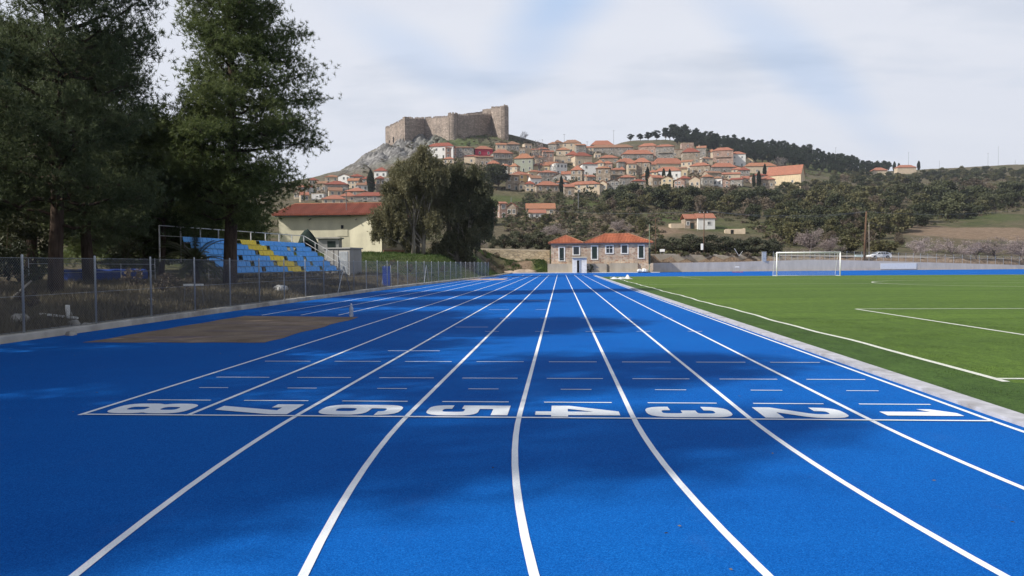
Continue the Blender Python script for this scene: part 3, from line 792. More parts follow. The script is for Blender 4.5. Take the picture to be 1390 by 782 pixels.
def bare(seed, H, W, mat, tw='twig', dens=1.0):
    """leafless almond in blossom: fine forked twigs with a haze of small flowers"""
    rr_ = random.Random(seed); rg = np.random.default_rng(seed); segs = []; tips = []
    def grow(p, d, l, r, k):
        pts = [p]; q = p
        for i in range(3):
            d = (d + Vector((rr_.gauss(0, .13), rr_.gauss(0, .13), rr_.gauss(.03, .08)))).normalized(); q = q + d * l / 3; pts.append(q)
            if k >= 2: tips.append(q)
        segs.append((pts, [r, r*.85, r*.7, r*.55]))
        if k >= 4: return
        for j in range(3 if k else 7):
            s = Vector((rr_.gauss(0, 1), rr_.gauss(0, 1), rr_.gauss(.12, .5))).normalized()
            f = rr_.choice((1, 2, 3)) if k else 3
            grow(pts[f], (d * .75 + s * (.75 if k else 1.0)).normalized(), l * rr_.uniform(.58, .82) * (1.9 if k == 0 else 1), r * .55, k + 1)
    grow(Vector((0, 0, -.2)), Vector((0, 0, 1)), H * .14, H * .028, 0)
    mx = max(max(abs(t.x), abs(t.y)) for t in tips); hz = max(t.z for t in tips)
    sx = W * .5 / mx; sz = H / hz
    segs = [([Vector((p.x * sx, p.y * sx, p.z * sz)) for p in pts], rad) for pts, rad in segs]
    T = np.array([[t.x*sx, t.y*sx, t.z*sz] for t in tips])
    T = np.repeat(T, max(1, int(5 * dens)), 0) + rg.normal(size=(len(T) * max(1, int(5 * dens)), 3)) * .16
    cr = np_mesh('crown', leaves(rg, T, .20, .06), 4, mat)
    mb = MB()
    for pts, rad in segs: mb.path(pts, [max(.012, x) for x in rad], 3, 0, False)
    return mb.mesh('trunk', M[tw], True), cr

def cypress(seed, H, W, mat):
    rr_ = random.Random(seed); rg = np.random.default_rng(seed)
    n = int(H * W * 230); t = rg.random(n) ** .8; a = rg.random(n) * 2 * math.pi
    r = W * .5 * np.clip(np.sin(np.pi * np.clip(t * .86 + .13, 0, 1)) ** .7, .04, 1) * rg.uniform(.55, 1.05, n) * (1 + .12 * np.sin(a * 3 + t * 9))
    cen = np.stack([r*np.cos(a), r*np.sin(a), .04*H + t*H*.96], 1)
    cr = np_mesh('crown', leaves(rg, cen, .42, .2, -.9), 4, mat)
    return wood_mesh('trunk', [([Vector((0, 0, -.3)), Vector((0, 0, H * .8))], [W * .07, .03])], M['bark'], 5), cr

def palm(seed, H, mat, nf=26, fl=2.0, cut=0.0):
    rr_ = random.Random(seed); rg = np.random.default_rng(seed); tri = []; segs = [([Vector((0, 0, -.2)), Vector((.05, 0, H * .5)), Vector((0, 0, H))], [.22, .19, .17])]
    for k in range(nf):
        az = k * 2.4; el = R(rr_.uniform(-20, 80)); d = Vector((math.cos(az) * math.cos(el), math.sin(az) * math.cos(el), math.sin(el)))
        p = Vector((0, 0, H)); pts = [p]
        for i in range(8):
            d = (d + Vector((0, 0, -.17))).normalized(); p = p + d * fl / 8; pts.append(p)
        segs.append((pts, [.022 - .002 * i for i in range(9)]))
        for i in range(1, 9):
            for j in range(5):
                b = pts[i-1].lerp(pts[i], j / 5); dd = (pts[i] - pts[i-1]).normalized(); sv = dd.cross(Vector((0, 0, 1))).normalized()
                for s in (-1, 1):
                    e = b + (sv * s * .7 + dd * .6 + Vector((0, 0, -.25))).normalized() * (.5 - .03 * i); w = dd * .022
                    tri += [b - w, b + w, e]
    cr = np_mesh('crown', np.array([tuple(v) for v in tri]), 3, mat)
    return wood_mesh('trunk', segs, M['bark'], 6), cr

def tree(name, tm, label, cat, loc, rz=0.0, sc=1.0, group=None, sz=None):
    o = thing(name, label, cat, loc, rz, group)
    o.scale = (sc, sc, sz if sz else sc)
    part_of('trunk', tm[0], o); part_of('crown', tm[1], o)
    return o

def lerp_prof(pts):
    xs = [p[0] for p in pts]; ys = [p[1] for p in pts]
    return lambda t: float(np.interp(t, xs, ys))

# --- the pines on the left bank
P_thin = pine(61, 17.0, lerp_prof([(.2, 2.0), (.45, 3.4), (.7, 2.9), (.9, 1.8), (1, .4)]), lerp_prof([(.2, 2.0), (.45, 3.4), (.7, 2.9), (.9, 1.8), (1, .4)]), M['pine'], .24, 58, 22, .3, .5, .20, .030, .46)
P_loft = pine(67, 10.5, lerp_prof([(.3, 2.4), (.5, 3.8), (.75, 3.0), (1, .6)]), lerp_prof([(.3, 2.4), (.5, 3.6), (.75, 2.8), (1, .6)]), M['pine'], .36, 56, 36, .2, .5, .20, .030, .46)
P_big = pine(11, 17.6, lerp_prof([(.15, 2.6), (.28, 4.2), (.40, 4.2), (.48, 2.9), (.6, 2.0), (.75, 1.9), (.9, 1.6), (1, .5)]),
             lerp_prof([(.15, 2.4), (.28, 3.0), (.38, 3.7), (.46, 4.6), (.56, 4.3), (.64, 3.2), (.78, 3.3), (.92, 2.6), (1, .5)]), M['pine'], .19, 92, 38, .36, .5, .20, .030, .46)
P_mid = pine(23, 13.5, lerp_prof([(.15, 3.6), (.4, 4.4), (.7, 3.8), (.9, 2.2), (1, .5)]), lerp_prof([(.15, 3.4), (.4, 4.2), (.7, 3.9), (.9, 2.0), (1, .5)]), M['pine_dark'], .2, 66, 27, .30, .9, .20, .030, .46)
P_low = pine(37, 9.0, lerp_prof([(.1, 3.0), (.4, 3.8), (.7, 3.0), (1, .6)]), lerp_prof([(.1, 3.2), (.4, 3.6), (.7, 2.8), (1, .6)]), M['pine'], .10, 58, 24, .2, .8)
def on(x, y): return (x, y, gzf(x, y) - .05)
def place_pine(tm, x, y, label, rz=0.0, sc=1.0, group=None, sz=None): return tree('pine_tree', tm, label, 'pine tree', on(x, y), rz, sc, group, sz)
place_pine(P_big, -16.95, 37.0, 'tall dense pine with bare lower trunk standing in front of the blue and yellow seats')
place_pine(P_mid, -18.3, 25.6, 'dark leaning pine with a thin reddish trunk behind the near fence panels', .6, .86, None, .98)
place_pine(P_mid, -22.5, 34.0, 'dark pine whose rounded crown shows against the sky left of the tall pine', 2.2, .92, None, .87)
place_pine(P_loft, -16.3, .6, 'bushy pine by the bend beside the viewer', 1.5, 1.0)
place_pine(P_low, -15.6, 8.0, 'low bushy pine by the bend, outside the near fence', 1.0, .85)
place_pine(P_mid, -15.8, 12.6, 'near dark pine reaching into the top left corner', 4.1, 1.06)
place_pine(P_thin, -17.2, 3.2, 'tall pine beside the bend, nearest to the viewer', 1.1, .98)
place_pine(P_thin, -17.0, -1.6, 'slim pine beside the bend, level with the viewer', 2.7, .72, None, .95)
place_pine(P_mid, -22.0, 15.5, 'dark pine in the second row behind the near fence', 1.9, 1.05)
place_pine(P_loft, -24.2, 43.5, 'bushy light green pine left of the tall pine trunk', .3, .86)
place_pine(P_low, -26.0, 45.0, 'bushy pine behind the metal rails of the stand', 2.0, .85)
for i, (x, y, s, k) in enumerate([(-30, 40, 1.0, 0), (-34, 52, 1.1, 1), (-28, 30, .9, 1), (-38, 62, .95, 0), (-45, 74, 1.1, 1), (-33, 66, .9, 1), (-46, 56, 1.1, 0), (-27, 22, .9, 1), (-41, 88, 1.1, 1), (-54, 96, 1.2, 0), (-25.5, 58, .62, 1)]):
    place_pine(P_mid if k == 0 else P_low, x, y, 'pine in the dark grove behind the left bank', i * 1.3, s, 'pines of the grove behind the left bank')

# --- bushes and weeds on the left bank
B_dark = broad(5, 2.6, 3.4, M['oak'], .16, 700, .02, 14); B_scrub = broad(6, 1.3, 2.0, M['brown_scrub'], .13, 620, .02, 12)
for i, (x, y, s) in enumerate([(-21.5, 21, 1.0), (-24, 27, 1.2), (-22.5, 29.5, .8), (-26, 35, 1.2), (-24.5, 40, 1.0), (-27.5, 48, 1.2), (-20.0, 17.5, .9), (-29, 37, 1.4), (-23.5, 46.0, .7)]):
    tree('bush', B_dark, 'dark evergreen bush under the pines behind the fence', 'bush', on(x, y), i * 2.0, s, 'dark bushes under the pines')
for i, (x, y, s) in enumerate([(-10.6, 118, .8), (-12.0, 124, 1.0), (-9.8, 127, .7), (-13.4, 130, 1.1), (-10.4, 131.5, .9), (-8.4, 133.5, .8), (-14.8, 121, .9), (-11.6, 135, 1.0), (-15.4, 20.5, .5), (-16.8, 30.5, .75), (-15.2, 28.8, .5), (-14.4, 17.6, .45), (-18.5, 31.0, .8), (-14.0, 45.2, .45), (-13.9, 62, .6), (-14.6, 71, .7), (-12.6, 79, .7), (-17, 74, .6)]):
    tree('weed_bush', B_scrub, 'low brown weed clump on the bank behind the fence', 'bush', on(x, y), i * 1.7, s, 'brown weed clumps on the bank')
pm = palm(3, 1.3, M['palm'], 34, 2.1)
tree('palm_tree', pm, 'small shaggy palm beside the trunk of the tall pine', 'palm', on(-19.4, 38.2), 0, .95)

def litter():
    rg = np.random.default_rng(12); n = 150
    c = np.stack([rg.uniform(-11, 4, n), rg.uniform(3.0, 24, n), np.full(n, .011)], 1); c[:60, 0] = rg.uniform(-11.5, -5, 60)
    v = leaves(rg, c, .03, .014, 0, .97); v[:, 2] = np.clip(v[:, 2], .009, .02)
    o = link_mesh('leaf_litter', np_mesh('leaf_litter', v, 4, M['dry_grass']), []); tag(o, 'scattered dry leaf bits and pine needles on the blue track', 'leaf litter', None, 'stuff')
litter()
def grass_strip(name, n, xa, xb, ya, yb, h, mat, seed, keep=None, zf=None, w=.02):
    rg = np.random.default_rng(seed)
    x = rg.uniform(xa, xb, n); y = rg.uniform(ya, yb, n)
    if keep is not None: k = keep(x, y); x, y = x[k], y[k]
    z = gz(x, y) if zf is None else np.full(len(x), zf)
    clump = .5 + .5 * np.sin(x * 2.1 + np.sin(y * 1.3) * 2) * np.cos(y * 1.7)
    hh = h * rg.uniform(.4, 1.2, len(x)) * (.45 + .8 * clump)
    c = np.stack([x, y, z - .02], 1); d = rg.normal(size=(len(x), 3)) * .38; d[:, 2] = 1; d = unit(d)
    s = unit(np.cross(d, rg.normal(size=(len(x), 3)))) * w
    v = np.stack([c - s, c + s, c + d * hh[:, None]], 1).reshape(-1, 3)
    o = link_mesh(name, np_mesh(name, v, 3, mat), [])
    return tag(o, kind='stuff')
o = grass_strip('dry_grass', 90000, -24, -12.2, 14, 66, .34, M['dry_grass'], 3, lambda x, y: x < fence_x(y) - .15)
tag(o, 'dry brown grass on the bank behind the fence', 'grass')
o = grass_strip('green_grass', 50000, -40, -8.6, 62, 112, .30, M['green_grass'], 4, lambda x, y: (x < fence_x(y) - .2) & (x > -.36 * y), None, .03)
tag(o, 'green grass below the cream building and the eucalyptus', 'grass')
o = grass_strip('bank_weeds', 14000, -16.0, -1.7, 130.6, 137.0, .34, M['green_grass'], 5, lambda x, y: np.sin(x * 1.3) + np.cos(y * 1.1 + x) > -.2, None, .035)
tag(o, 'weeds on the earth bank below the beige wall', 'weeds')
o = grass_strip('turf_pile', 190000, XI + .40, 14, 4.5, 22, .04, M['green_grass'], 6, lambda x, y: (np.abs(x - XT) > .09) & (np.abs(y - 10.55) > .08) & (np.abs(x - 10.12) > .08) & ((y > 8.0) | ((x - XC) ** 2 + (y - YB) ** 2 < (RB - .42) ** 2)), .02, .004)
tag(o, 'short green pile of the artificial turf next to the kerb', 'turf')

# --- eucalyptus pair beside the cream building: hanging leaf curtains, placed from its outline
def eucalyptus(seed, base_px, blobs, Y, mat, trunks):
    rr_ = random.Random(seed); rg = np.random.default_rng(seed); sc = Y / F
    bx = at(base_px[0], base_px[1], Y); segs = []; cen = []
    for (px, py, r) in blobs:
        c = at(px, py, Y) - bx; c.y = rr_.uniform(-.55, .55) * 3.4; rad = r * sc
        k = rr_.choice(trunks); kp = Vector((k[0], k[1], 0))
        mid = kp.lerp(c, .5) + Vector((0, 0, .22 * c.z))
        segs.append(([kp, kp + Vector((0, 0, c.z * .25)), mid, c], [.16, .13, .09, .03]))
        ns = int(30 * rad * rad) + 10
        for _ in range(ns):
            d = Vector((rr_.gauss(0, 1), rr_.gauss(0, 1), rr_.gauss(0, 1))).normalized() * rad * rr_.uniform(.3, 1.0) * 1.05
            p = c + d; hang = rr_.uniform(.6, 1.7); m = int(hang * 36)
            t = rg.random((m, 1)); off = rg.normal(size=(m, 3)) * np.array([.17, .17, .06]) * (1.2 - .6 * t)
            cen.append(np.array(p) + off + np.array([0, 0, -hang]) * t + np.array([rr_.uniform(-.1, .1), 0, .3]))
    cen = np.concatenate(cen)
    cr = np_mesh('crown', leaves(rg, cen, .34, .11, 1.3), 4, mat)
    for k in trunks: segs.append(([Vector((k[0], k[1], -.3)), Vector((k[0] * 1.1, k[1], 1.5)), Vector((k[0] * 1.25 + .1, k[1], 4.0)), Vector((k[0] * 1.1, k[1], 7.5))], [.34, .26, .2, .1]))
    return (wood_mesh('trunk', segs, M['bark_pale'], 6), cr), bx
eb1 = [(578, 216, 14), (566, 226, 15), (590, 226, 14), (545, 228, 14), (534, 238, 13), (560, 246, 20), (585, 250, 20), (540, 258, 18), (528, 262, 10), (562, 272, 22), (590, 276, 20), (535, 285, 18), (515, 296, 11), (520, 308, 12), (545, 302, 20), (570, 302, 20), (592, 304, 16), (532, 322, 13), (517, 322, 8), (555, 330, 11), (575, 232, 12), (600, 244, 14)]
eb2 = [(622, 228, 14), (645, 232, 14), (608, 236, 14), (633, 246, 18), (655, 250, 15), (612, 258, 18), (640, 268, 20), (660, 272, 14), (618, 282, 20), (645, 292, 18), (664, 290, 11), (624, 306, 18), (646, 314, 14), (612, 322, 15), (634, 330, 14), (600, 334, 12), (622, 342, 10), (588, 342, 10), (660, 308, 8), (576, 346, 8), (602, 350, 8), (640, 348, 8)]
tm, bx = eucalyptus(3, (562, 349), eb1, 92, M['euca'], [(-.8, 0), (.4, .6), (1.2, -.3), (.1, -.8)])
bx.z = gzf(bx.x, bx.y); tree('eucalyptus_tree', tm, 'tall olive green eucalyptus with hanging leaves against the corner of the cream building', 'eucalyptus', bx)
tm, bx = eucalyptus(4, (622, 350), eb2, 95, M['euca_dark'], [(-1.2, .3), (0, -.5), (1.2, .2), (-.4, .6)])
bx.z = gzf(bx.x, bx.y); tree('eucalyptus_tree', tm, 'darker broad eucalyptus with foliage down to the ground, right of the taller one', 'eucalyptus', bx)
# ------------------------------------------------------------------ chain-link fence on the left
def chain_fence():
    Y0, Y1, Hf = 2.0, 93.8, 1.78
    f = thing('chain_link_fence', 'long chain-link fence with galvanised posts along the left edge of the track', 'fence', (float(fence_x(Y0)), Y0, .14))
    ox, oy = float(fence_x(Y0)), Y0
    ys = np.arange(16.05 - 2.6 * 5, Y1 + 1, 2.6)
    pm_ = MB(); pm_.lathe([(.027, -.05), (.027, Hf), (.024, Hf + .01), (.001, Hf + .02)], 8); pme = pm_.mesh('post', M['galv'], True)
    for y in ys: part_of('post', pme, f, (float(fence_x(y)) - ox, y - oy, 0))
    mb = MB(); p = .072                                    # wires run on both diagonals
    def pt(s, z): y = Y0 + s; return Vector((float(fence_x(y)) - ox + .035, s, z))
    Ls = Y1 - Y0; Hm = Hf - .08
    n = int((Ls + Hm) / p)
    for i in range(n):
        for sgn in (1, -1):
            s0 = i * p - (Hm if sgn > 0 else 0)
            a, za, b, zb = (s0, .02, s0 + Hm, .02 + Hm) if sgn > 0 else (s0, .02 + Hm, s0 + Hm, .02)
            # clip to the length of the fence
            if a < 0:  za += (0 - a) * (zb - za) / (b - a); a = 0
            if b > Ls: zb -= (b - Ls) * (zb - za) / (b - a); b = Ls
            if b - a < .03: continue
            w = .0024
            A, B = pt(a, za), pt(b, zb); k = len(mb.v)
            u = Vector((0, sgn * .7, -.7)) * w; o_ = Vector((w, 0, 0))
            mb.v += [tuple(A + u), tuple(A - u), tuple(A + o_), tuple(B + u), tuple(B - u), tuple(B + o_)]
            mb.f += [(k, k+3, k+5, k+2), (k+2, k+5, k+4, k+1), (k+1, k+4, k+3, k)]; mb.m += [0, 0, 0]
    mb.build('wire_mesh', M['wire'], f)
    tw = MB()
    for z in (Hm + .02, Hm * .5, .05):
        tw.path([pt(s, z) for s in np.arange(0, Ls, 6)], .004, 4)
    tw.build('tension_wire', M['galv'], f)
    for yb in (40.2, 61.0):
        x = float(fence_x(yb)) - ox
        for s in (-1, 1):
            br = MB(); br.tube((x, yb - oy, 1.45), (x - .05 * s, yb - oy + 1.35 * s, .02), .022); br.build('brace', M['galv'], f)
    return f
chain_fence()

# ------------------------------------------------------------------ the seating stand
def stand():
    A = at(221, 306, 42.0); B = at(416, 320, 59.0)
    d = Vector((B.x - A.x, B.y - A.y, 0)); Ln = d.length; d.normalize()
    rz = math.atan2(d.y, d.x)                              # local x runs along the rows, local y towards the back
    st = thing('seating_stand', 'small steel stand with rows of blue and yellow plastic seats', 'stand', (A.x, A.y, 0), rz)
    zt0 = 1.22; rise = .375; tread = .54; rows = 6; back = -.15
    # local y: 0 is the back rail, front is negative
    def ry(r): return -(rows - r) * tread + .1
    seat = MB()
    seat.cbox(-.228, .228, -.20, .16, 0, .035, .014)
    prof = [(-.215, .17, .02), (-.225, .20, .18), (-.222, .23, .31), (-.18, .245, .345), (.18, .245, .345), (.222, .23, .31), (.225, .20, .18), (.215, .17, .02)]
    seat.add([(x, y, z) for x, y, z in prof] + [(x, y + .03, z) for x, y, z in prof], [tuple(range(7, -1, -1)), tuple(range(8, 16))] + [(i, (i+1) % 8, 8+(i+1) % 8, 8+i) for i in range(8)])
    seat.box(-.2, .2, .155, .19, .012, .05)
    sb = seat.mesh('seat', M['seat_blue']); sy = seat.mesh('seat', M['seat_yellow'])
    sp = .47; x0 = 1.7; ncol = int((Ln - x0 - .25) / sp)
    rest = MB(); rr_ = random.Random(4); items = []
    gone = {(0, 9), (0, 15), (0, 27), (1, 11), (1, 21), (2, 7), (2, 20), (3, 17), (3, 24), (4, 16), (4, 21), (4, 25), (5, 19), (5, 9)}
    for r in range(rows):
        yc = [404, 391, 379, 366, 354, 341][r]; yw_ = [10, 10.5, 11, 11.5, 12, 12.5][r]
        holes = [(360.5, 414.5, 438.6), (345.6, 379, 404, 428), (332, 390, 417), (353, 405), (367, 394, 404), (328, 354)][r]
        pxs = []
        for c in range(ncol):
            lx, ly = x0 + c * sp, ry(r); wx = A.x + d.x * lx - d.y * ly; wy = A.y + d.y * lx + d.x * ly
            v = Vector((wx, wy, zt0 + r * rise - CAMH)); pxs.append(PW / 2 + F * v.dot(AX_R) / v.dot(AX_F))
        skip = {min(range(ncol), key=lambda c: abs(pxs[c] - q)) for q in holes}
        for c in range(ncol):
            if c in skip: continue
            items.append((r, c, abs(pxs[c] - yc) < yw_))
    items.sort(key=lambda t: (t[1] < 5, t[1]))
    for i, (r, c, yel) in enumerate(items):
        x, y, z = x0 + c * sp, ry(r) + rr_.uniform(-.01, .01), zt0 + r * rise
        if i < 100: part_of('seat', sy if yel else sb, st, (x, y, z))
        else: rest.add([(vx + x, vy + y, vz + z) for vx, vy, vz in seat.v], seat.f, 1 if yel else 0)
    o = rest.build('seats', [M['seat_blue'], M['seat_yellow']], st); tag(o, kind='stuff'); o.name = 'seat_rows'
    fr = MB()
    for r in range(rows):
        z = zt0 + r * rise
        fr.box(1.3, Ln - .1, ry(r) - .12, ry(r) - .06, z - .07, z - .01); fr.box(1.3, Ln - .1, ry(r) + .10, ry(r) + .15, z - .07, z - .01)
        fr.box(1.35, Ln - .15, ry(r) + .02 - tread * .9, ry(r) - .16, z - .40, z - .36)
    fr.build('seat_beam', M['frame_steel'], st)
    lg = MB()
    for x in np.linspace(1.3, Ln - .1, 9):
        for r in range(rows): lg.box(x - .025, x + .025, ry(r) - .03, ry(r) + .02, -.3, zt0 + r * rise - .07)
        lg.tube((x, ry(0), zt0 - .2), (x, ry(5), zt0 + 5 * rise - .2), .03); lg.tube((x, ry(0), zt0 - .1), (x, ry(5), .4), .02)
    lg.build('support_frame', M['frame_steel'], st)
    zr = zt0 + (rows - 1) * rise
    rl = MB()
    rl.tube((0, .25, zr + .95), (Ln, .25, zr + .95), .028); rl.tube((0, .25, zr + .35), (Ln, .25, zr + .35), .018)
    for x in np.linspace(0, Ln, 10): rl.box(x - .03, x + .03, .22, .28, zr - 1.2, zr + .95)
    rl.build('back_rail', M['rail_white'], st)
    for xx, nm in ((Ln + .05, 'end_rail'),):
        er = MB()
        for h in (.95, .45): er.tube((xx, .25, zr + h), (xx, ry(0) - .55, zt0 + h - .35), .026)
        for i in range(5):
            f = i / 4; yy = .25 * (1 - f) + (ry(0) - .55) * f; zz = zr * (1 - f) + (zt0 - .35) * f
            er.box(xx - .022, xx + .022, yy - .022, yy + .022, zz - .3, zz + .95)
        er.tube((xx, .2, zr - .1), (xx, ry(0) - .5, zt0 - .35), .045)
        er.build(nm, M['rail_white'], st)
    # access steps and landing at the near end
    ls = MB()
    for i in range(5): ls.box(-.4, .8, ry(0) - .5 + i * .45, ry(0) - .1 + i * .45, .5 + i * .3, .54 + i * .3)
    ls.build('step', M['frame_steel'], st)
    lr = MB()
    for p, q in (((-.9, -3.6, .3), (-.9, -3.6, 2.1)), ((-.9, -3.6, 2.1), (-.9, -2.9, 2.1)), ((-.9, -2.9, 2.1), (-.9, -2.9, .3)), ((-.9, -3.6, 1.4), (.6, -3.4, 1.4)), ((.6, -3.4, 1.4), (.6, -3.4, .3)), ((-.9, -3.6, .9), (.6, -3.4, .9)), ((.6, -3.4, 1.3), (1.5, -3.2, .5))):
        lr.tube(p, q, .03)
    lr.build('landing_rail', M['frame_steel'], st)
stand()

# concrete service box at the end of the stand
c = at(466, 366, 63.0)
sb_ = thing('concrete_box', 'grey concrete service box with a metal door beside the end of the stand', 'service box', (c.x, c.y, gzf(c.x, c.y)), R(-14))
mb = MB(); mb.cbox(-1.25, 1.25, -1.0, 1.0, -.3, 2.25, .03); mb.cbox(-1.35, 1.35, -1.1, 1.1, 2.25, 2.36, .02); mb.build('body', M['grey_render'], sb_)
mb = MB(); mb.cbox(.2, 1.05, -1.04, -1.0, .05, 2.0, .01); mb.build('door', M['galv'], sb_)
mb = MB(); mb.box(-.35, -.30, -1.035, -1.003, .0, 2.2); mb.box(.10, .15, -1.035, -1.003, .0, 2.2); mb.build('conduit', M['frame_steel'], sb_)

# ------------------------------------------------------------------ pieces on the left bank
c = grd(263, 419, .12)
h = thing('old_hurdle', 'old hurdle with a white top board standing behind the fence', 'hurdle', (c.x - .3, c.y + .6, gzf(c.x - .3, c.y + .6)), R(8))
mb = MB(); mb.cbox(-.36, .36, -.02, .02, .70, .77, .006); mb.build('top_board', M['board'], h)
mb = MB()
for s in (-1, 1):
    mb.tube((s * .29, 0, .72), (s * .36, .02, .02), .016); mb.tube((s * .36, .02, .02), (s * .36, -.5, .02), .016)
mb.tube((-.36, -.3, .02), (.36, -.3, .02), .014); mb.build('frame', M['frame_steel'], h)

def lumpy(name, label, cat, loc, rx, ry, rz_, mat, seed, group=None):
    rr_ = random.Random(seed); mb = MB(); n, m = 14, 7
    vs = []
    for j in range(m + 1):
        ph = math.pi * j / m
        for i in range(n):
            a = 2 * math.pi * i / n; k = 1 + .28 * math.sin(3*a + seed) * math.sin(ph) + rr_.uniform(-.10, .10)
            vs.append((rx * k * math.sin(ph) * math.cos(a), ry * k * math.sin(ph) * math.sin(a), max(-.06, rz_ * math.cos(ph) * k)))
    fs = [(j*n+i, (j+1)*n+i, (j+1)*n+(i+1) % n, j*n+(i+1) % n) for j in range(m) for i in range(n)]
    mb.add(vs, fs); o = mb.build(name, mat, None, loc, rr_.uniform(0, 3), True); return tag(o, label, cat, group)
def onz(px, py, Y, dz=0.0):
    p = at(px, py, Y); return (p.x, p.y, gzf(p.x, p.y) + dz)
lumpy('sack', 'crumpled white sack lying in the grass below the seats', 'sack', onz(381, 398, 35.5, .1), .62, .32, .26, M['sack'], 3)
for i, (px, Y, s, lab) in enumerate([(118, 18.6, .22, 'large pale stone behind the second fence post'), (100, 18.4, .16, 'grey stone beside the broken white board'), (24, 17.6, .2, 'pale broken stone at the left edge of the photo'),
                                (95, 17.0, .12, 'small stone at the foot of the fence kerb'), (203, 25.5, .12, 'upper of two small white stones on the bank'), (204, 23.5, .10, 'lower of two small white stones on the bank'), (32, 17.9, .13, 'small stone beside the pale broken stone')]):
    lumpy('stone', lab, 'stone', onz(px, 400, Y, .08), s, s * .8, s * .7, M['stone_grey'], i + 11)
for i, (px, py, Y, ln, ang, lab, up) in enumerate([(80, 428, 18.8, .9, 20, 'white plank lying on the bank behind the first fence panel', .0), (93, 406, 20.0, .9, -50, 'pale stick lying on the slope above the white plank', .1), (15, 349, 22.5, 1.6, 25, 'leaning bare branch at the left edge', .8)]):
    p = onz(px, py, Y, .1); mb = MB(); mb.cbox(-ln / 2, ln / 2, -.05, .05, 0, .05, .008)
    o = mb.build('plank' if i < 2 else 'fallen_branch', M['board'] if i == 0 else M['stone_grey'], None, p, R(ang)); o.rotation_euler[1] = -up if i == 2 else .15; tag(o, lab, 'plank' if i < 2 else 'branch')
p = onz(92, 424, 19.2, .12)
mb = MB(); mb.cbox(-.05, .05, -.04, .04, -.1, .28, .01); o = mb.build('concrete_stub', M['board'], None, p, .4); tag(o, 'short white upright board stub beside the plank on the bank', 'stub')

# covered jumping mat and the rail in front of it
p0 = at(109, 366, 35.0); p1 = at(200, 373, 38.5); d = p1 - p0; Ln = Vector((d.x, d.y, 0)).length
m_ = thing('jumping_mat', 'blue tarpaulin-covered jumping mat on the bank behind the fence', 'mat', (p0.x, p0.y, 0), math.atan2(d.y, d.x))
mb = MB(); zb = gzf(p0.x, p0.y) + .15; nx = 14
for j, (yy, zz) in enumerate(()): pass
ring = []
for i in range(nx + 1):
    x = Ln * i / nx; s = .05 * math.sin(i * 1.9); ring.append([(x, -.02, zb), (x, -.06, zb + .32 + s * .3), (x, .08, zb + .50 + s), (x, 1.6, zb + .55 + s * .6), (x, 1.7, zb)])
vs = [p for r_ in ring for p in r_]; fs = [(i*5+j, (i+1)*5+j, (i+1)*5+j+1, i*5+j+1) for i in range(nx) for j in range(4)] + [(0, 1, 2, 3, 4), tuple(nx*5+j for j in (4, 3, 2, 1, 0))]
mb.add(vs, fs); mb.build('cover', M['blue_mat'], m_)
mb = MB(); mb.box(0, Ln, .1, 1.6, zb - .15, zb); mb.build('pallet', M['frame_steel'], m_)
q = thing('tube_rail', 'thin metal rail standing in front of the blue mat', 'rail', (p0.x + .5, p0.y - .8, gzf(p0.x, p0.y)), math.atan2(d.y, d.x))
mb = MB()
for x in (-2.4, -1.2, .6, 2.2, 4.2): mb.tube((x, 0, -.2), (x, 0, 1.15 + .15 * math.sin(x * 5)), .02)
mb.build('post', M['galv'], q)
mb = MB(); mb.tube((-2.4, 0, 1.0), (4.2, 0, .95), .014); mb.tube((-2.4, 0, .55), (4.2, 0, .6), .014); mb.build('rail', M['galv'], q)

# blue board leaning in a small frame near the end of the fence
c = at(536, 387, 51.0)
b = thing('blue_board', 'narrow blue board on a pale leaning frame behind the far part of the fence', 'board', (c.x - .6, c.y, gzf(c.x - .6, c.y)), R(12))
mb = MB(); T = Matrix.Rotation(R(-14), 4, 'X'); mb.cbox(-.27, .27, -.02, .02, .12, 1.52, .01, 0, T); mb.build('panel', M['blue_mat'], b)
mb = MB(); mb.tube((-.34, .05, -.05), (-.12, .38, 1.56), .022); mb.tube((.34, .05, -.05), (.30, .38, 1.56), .022); mb.tube((-.25, 1.0, -.05), (-.05, .40, 1.5), .022); mb.build('frame', M['galv'], b)

# bottle left beside the sand pit
p = grd(477, 430)
b = thing('water_bottle', 'clear plastic water bottle standing at the corner of the sand pit', 'bottle', (p.x, p.y, .006))
bm_, nt, out = new_mat('clear_plastic'); pr = N(nt, 'ShaderNodeBsdfPrincipled'); pr.inputs['Base Color'].default_value = (.75, .80, .86, 1); pr.inputs['Roughness'].default_value = .15; pr.inputs['Transmission Weight'].default_value = .55; L(nt, pr.outputs[0], out.inputs[0])
mb = MB(); mb.lathe([(.055, 0), (.066, .02), (.066, .10), (.060, .13), (.066, .16), (.066, .27), (.045, .32), (.022, .36), (.022, .385)], 14); mb.build('body', bm_, b, None, None, True)
mb = MB(); mb.lathe([(.026, .375), (.026, .41), (.022, .415)], 12); mb.build('cap', M['board'], b)

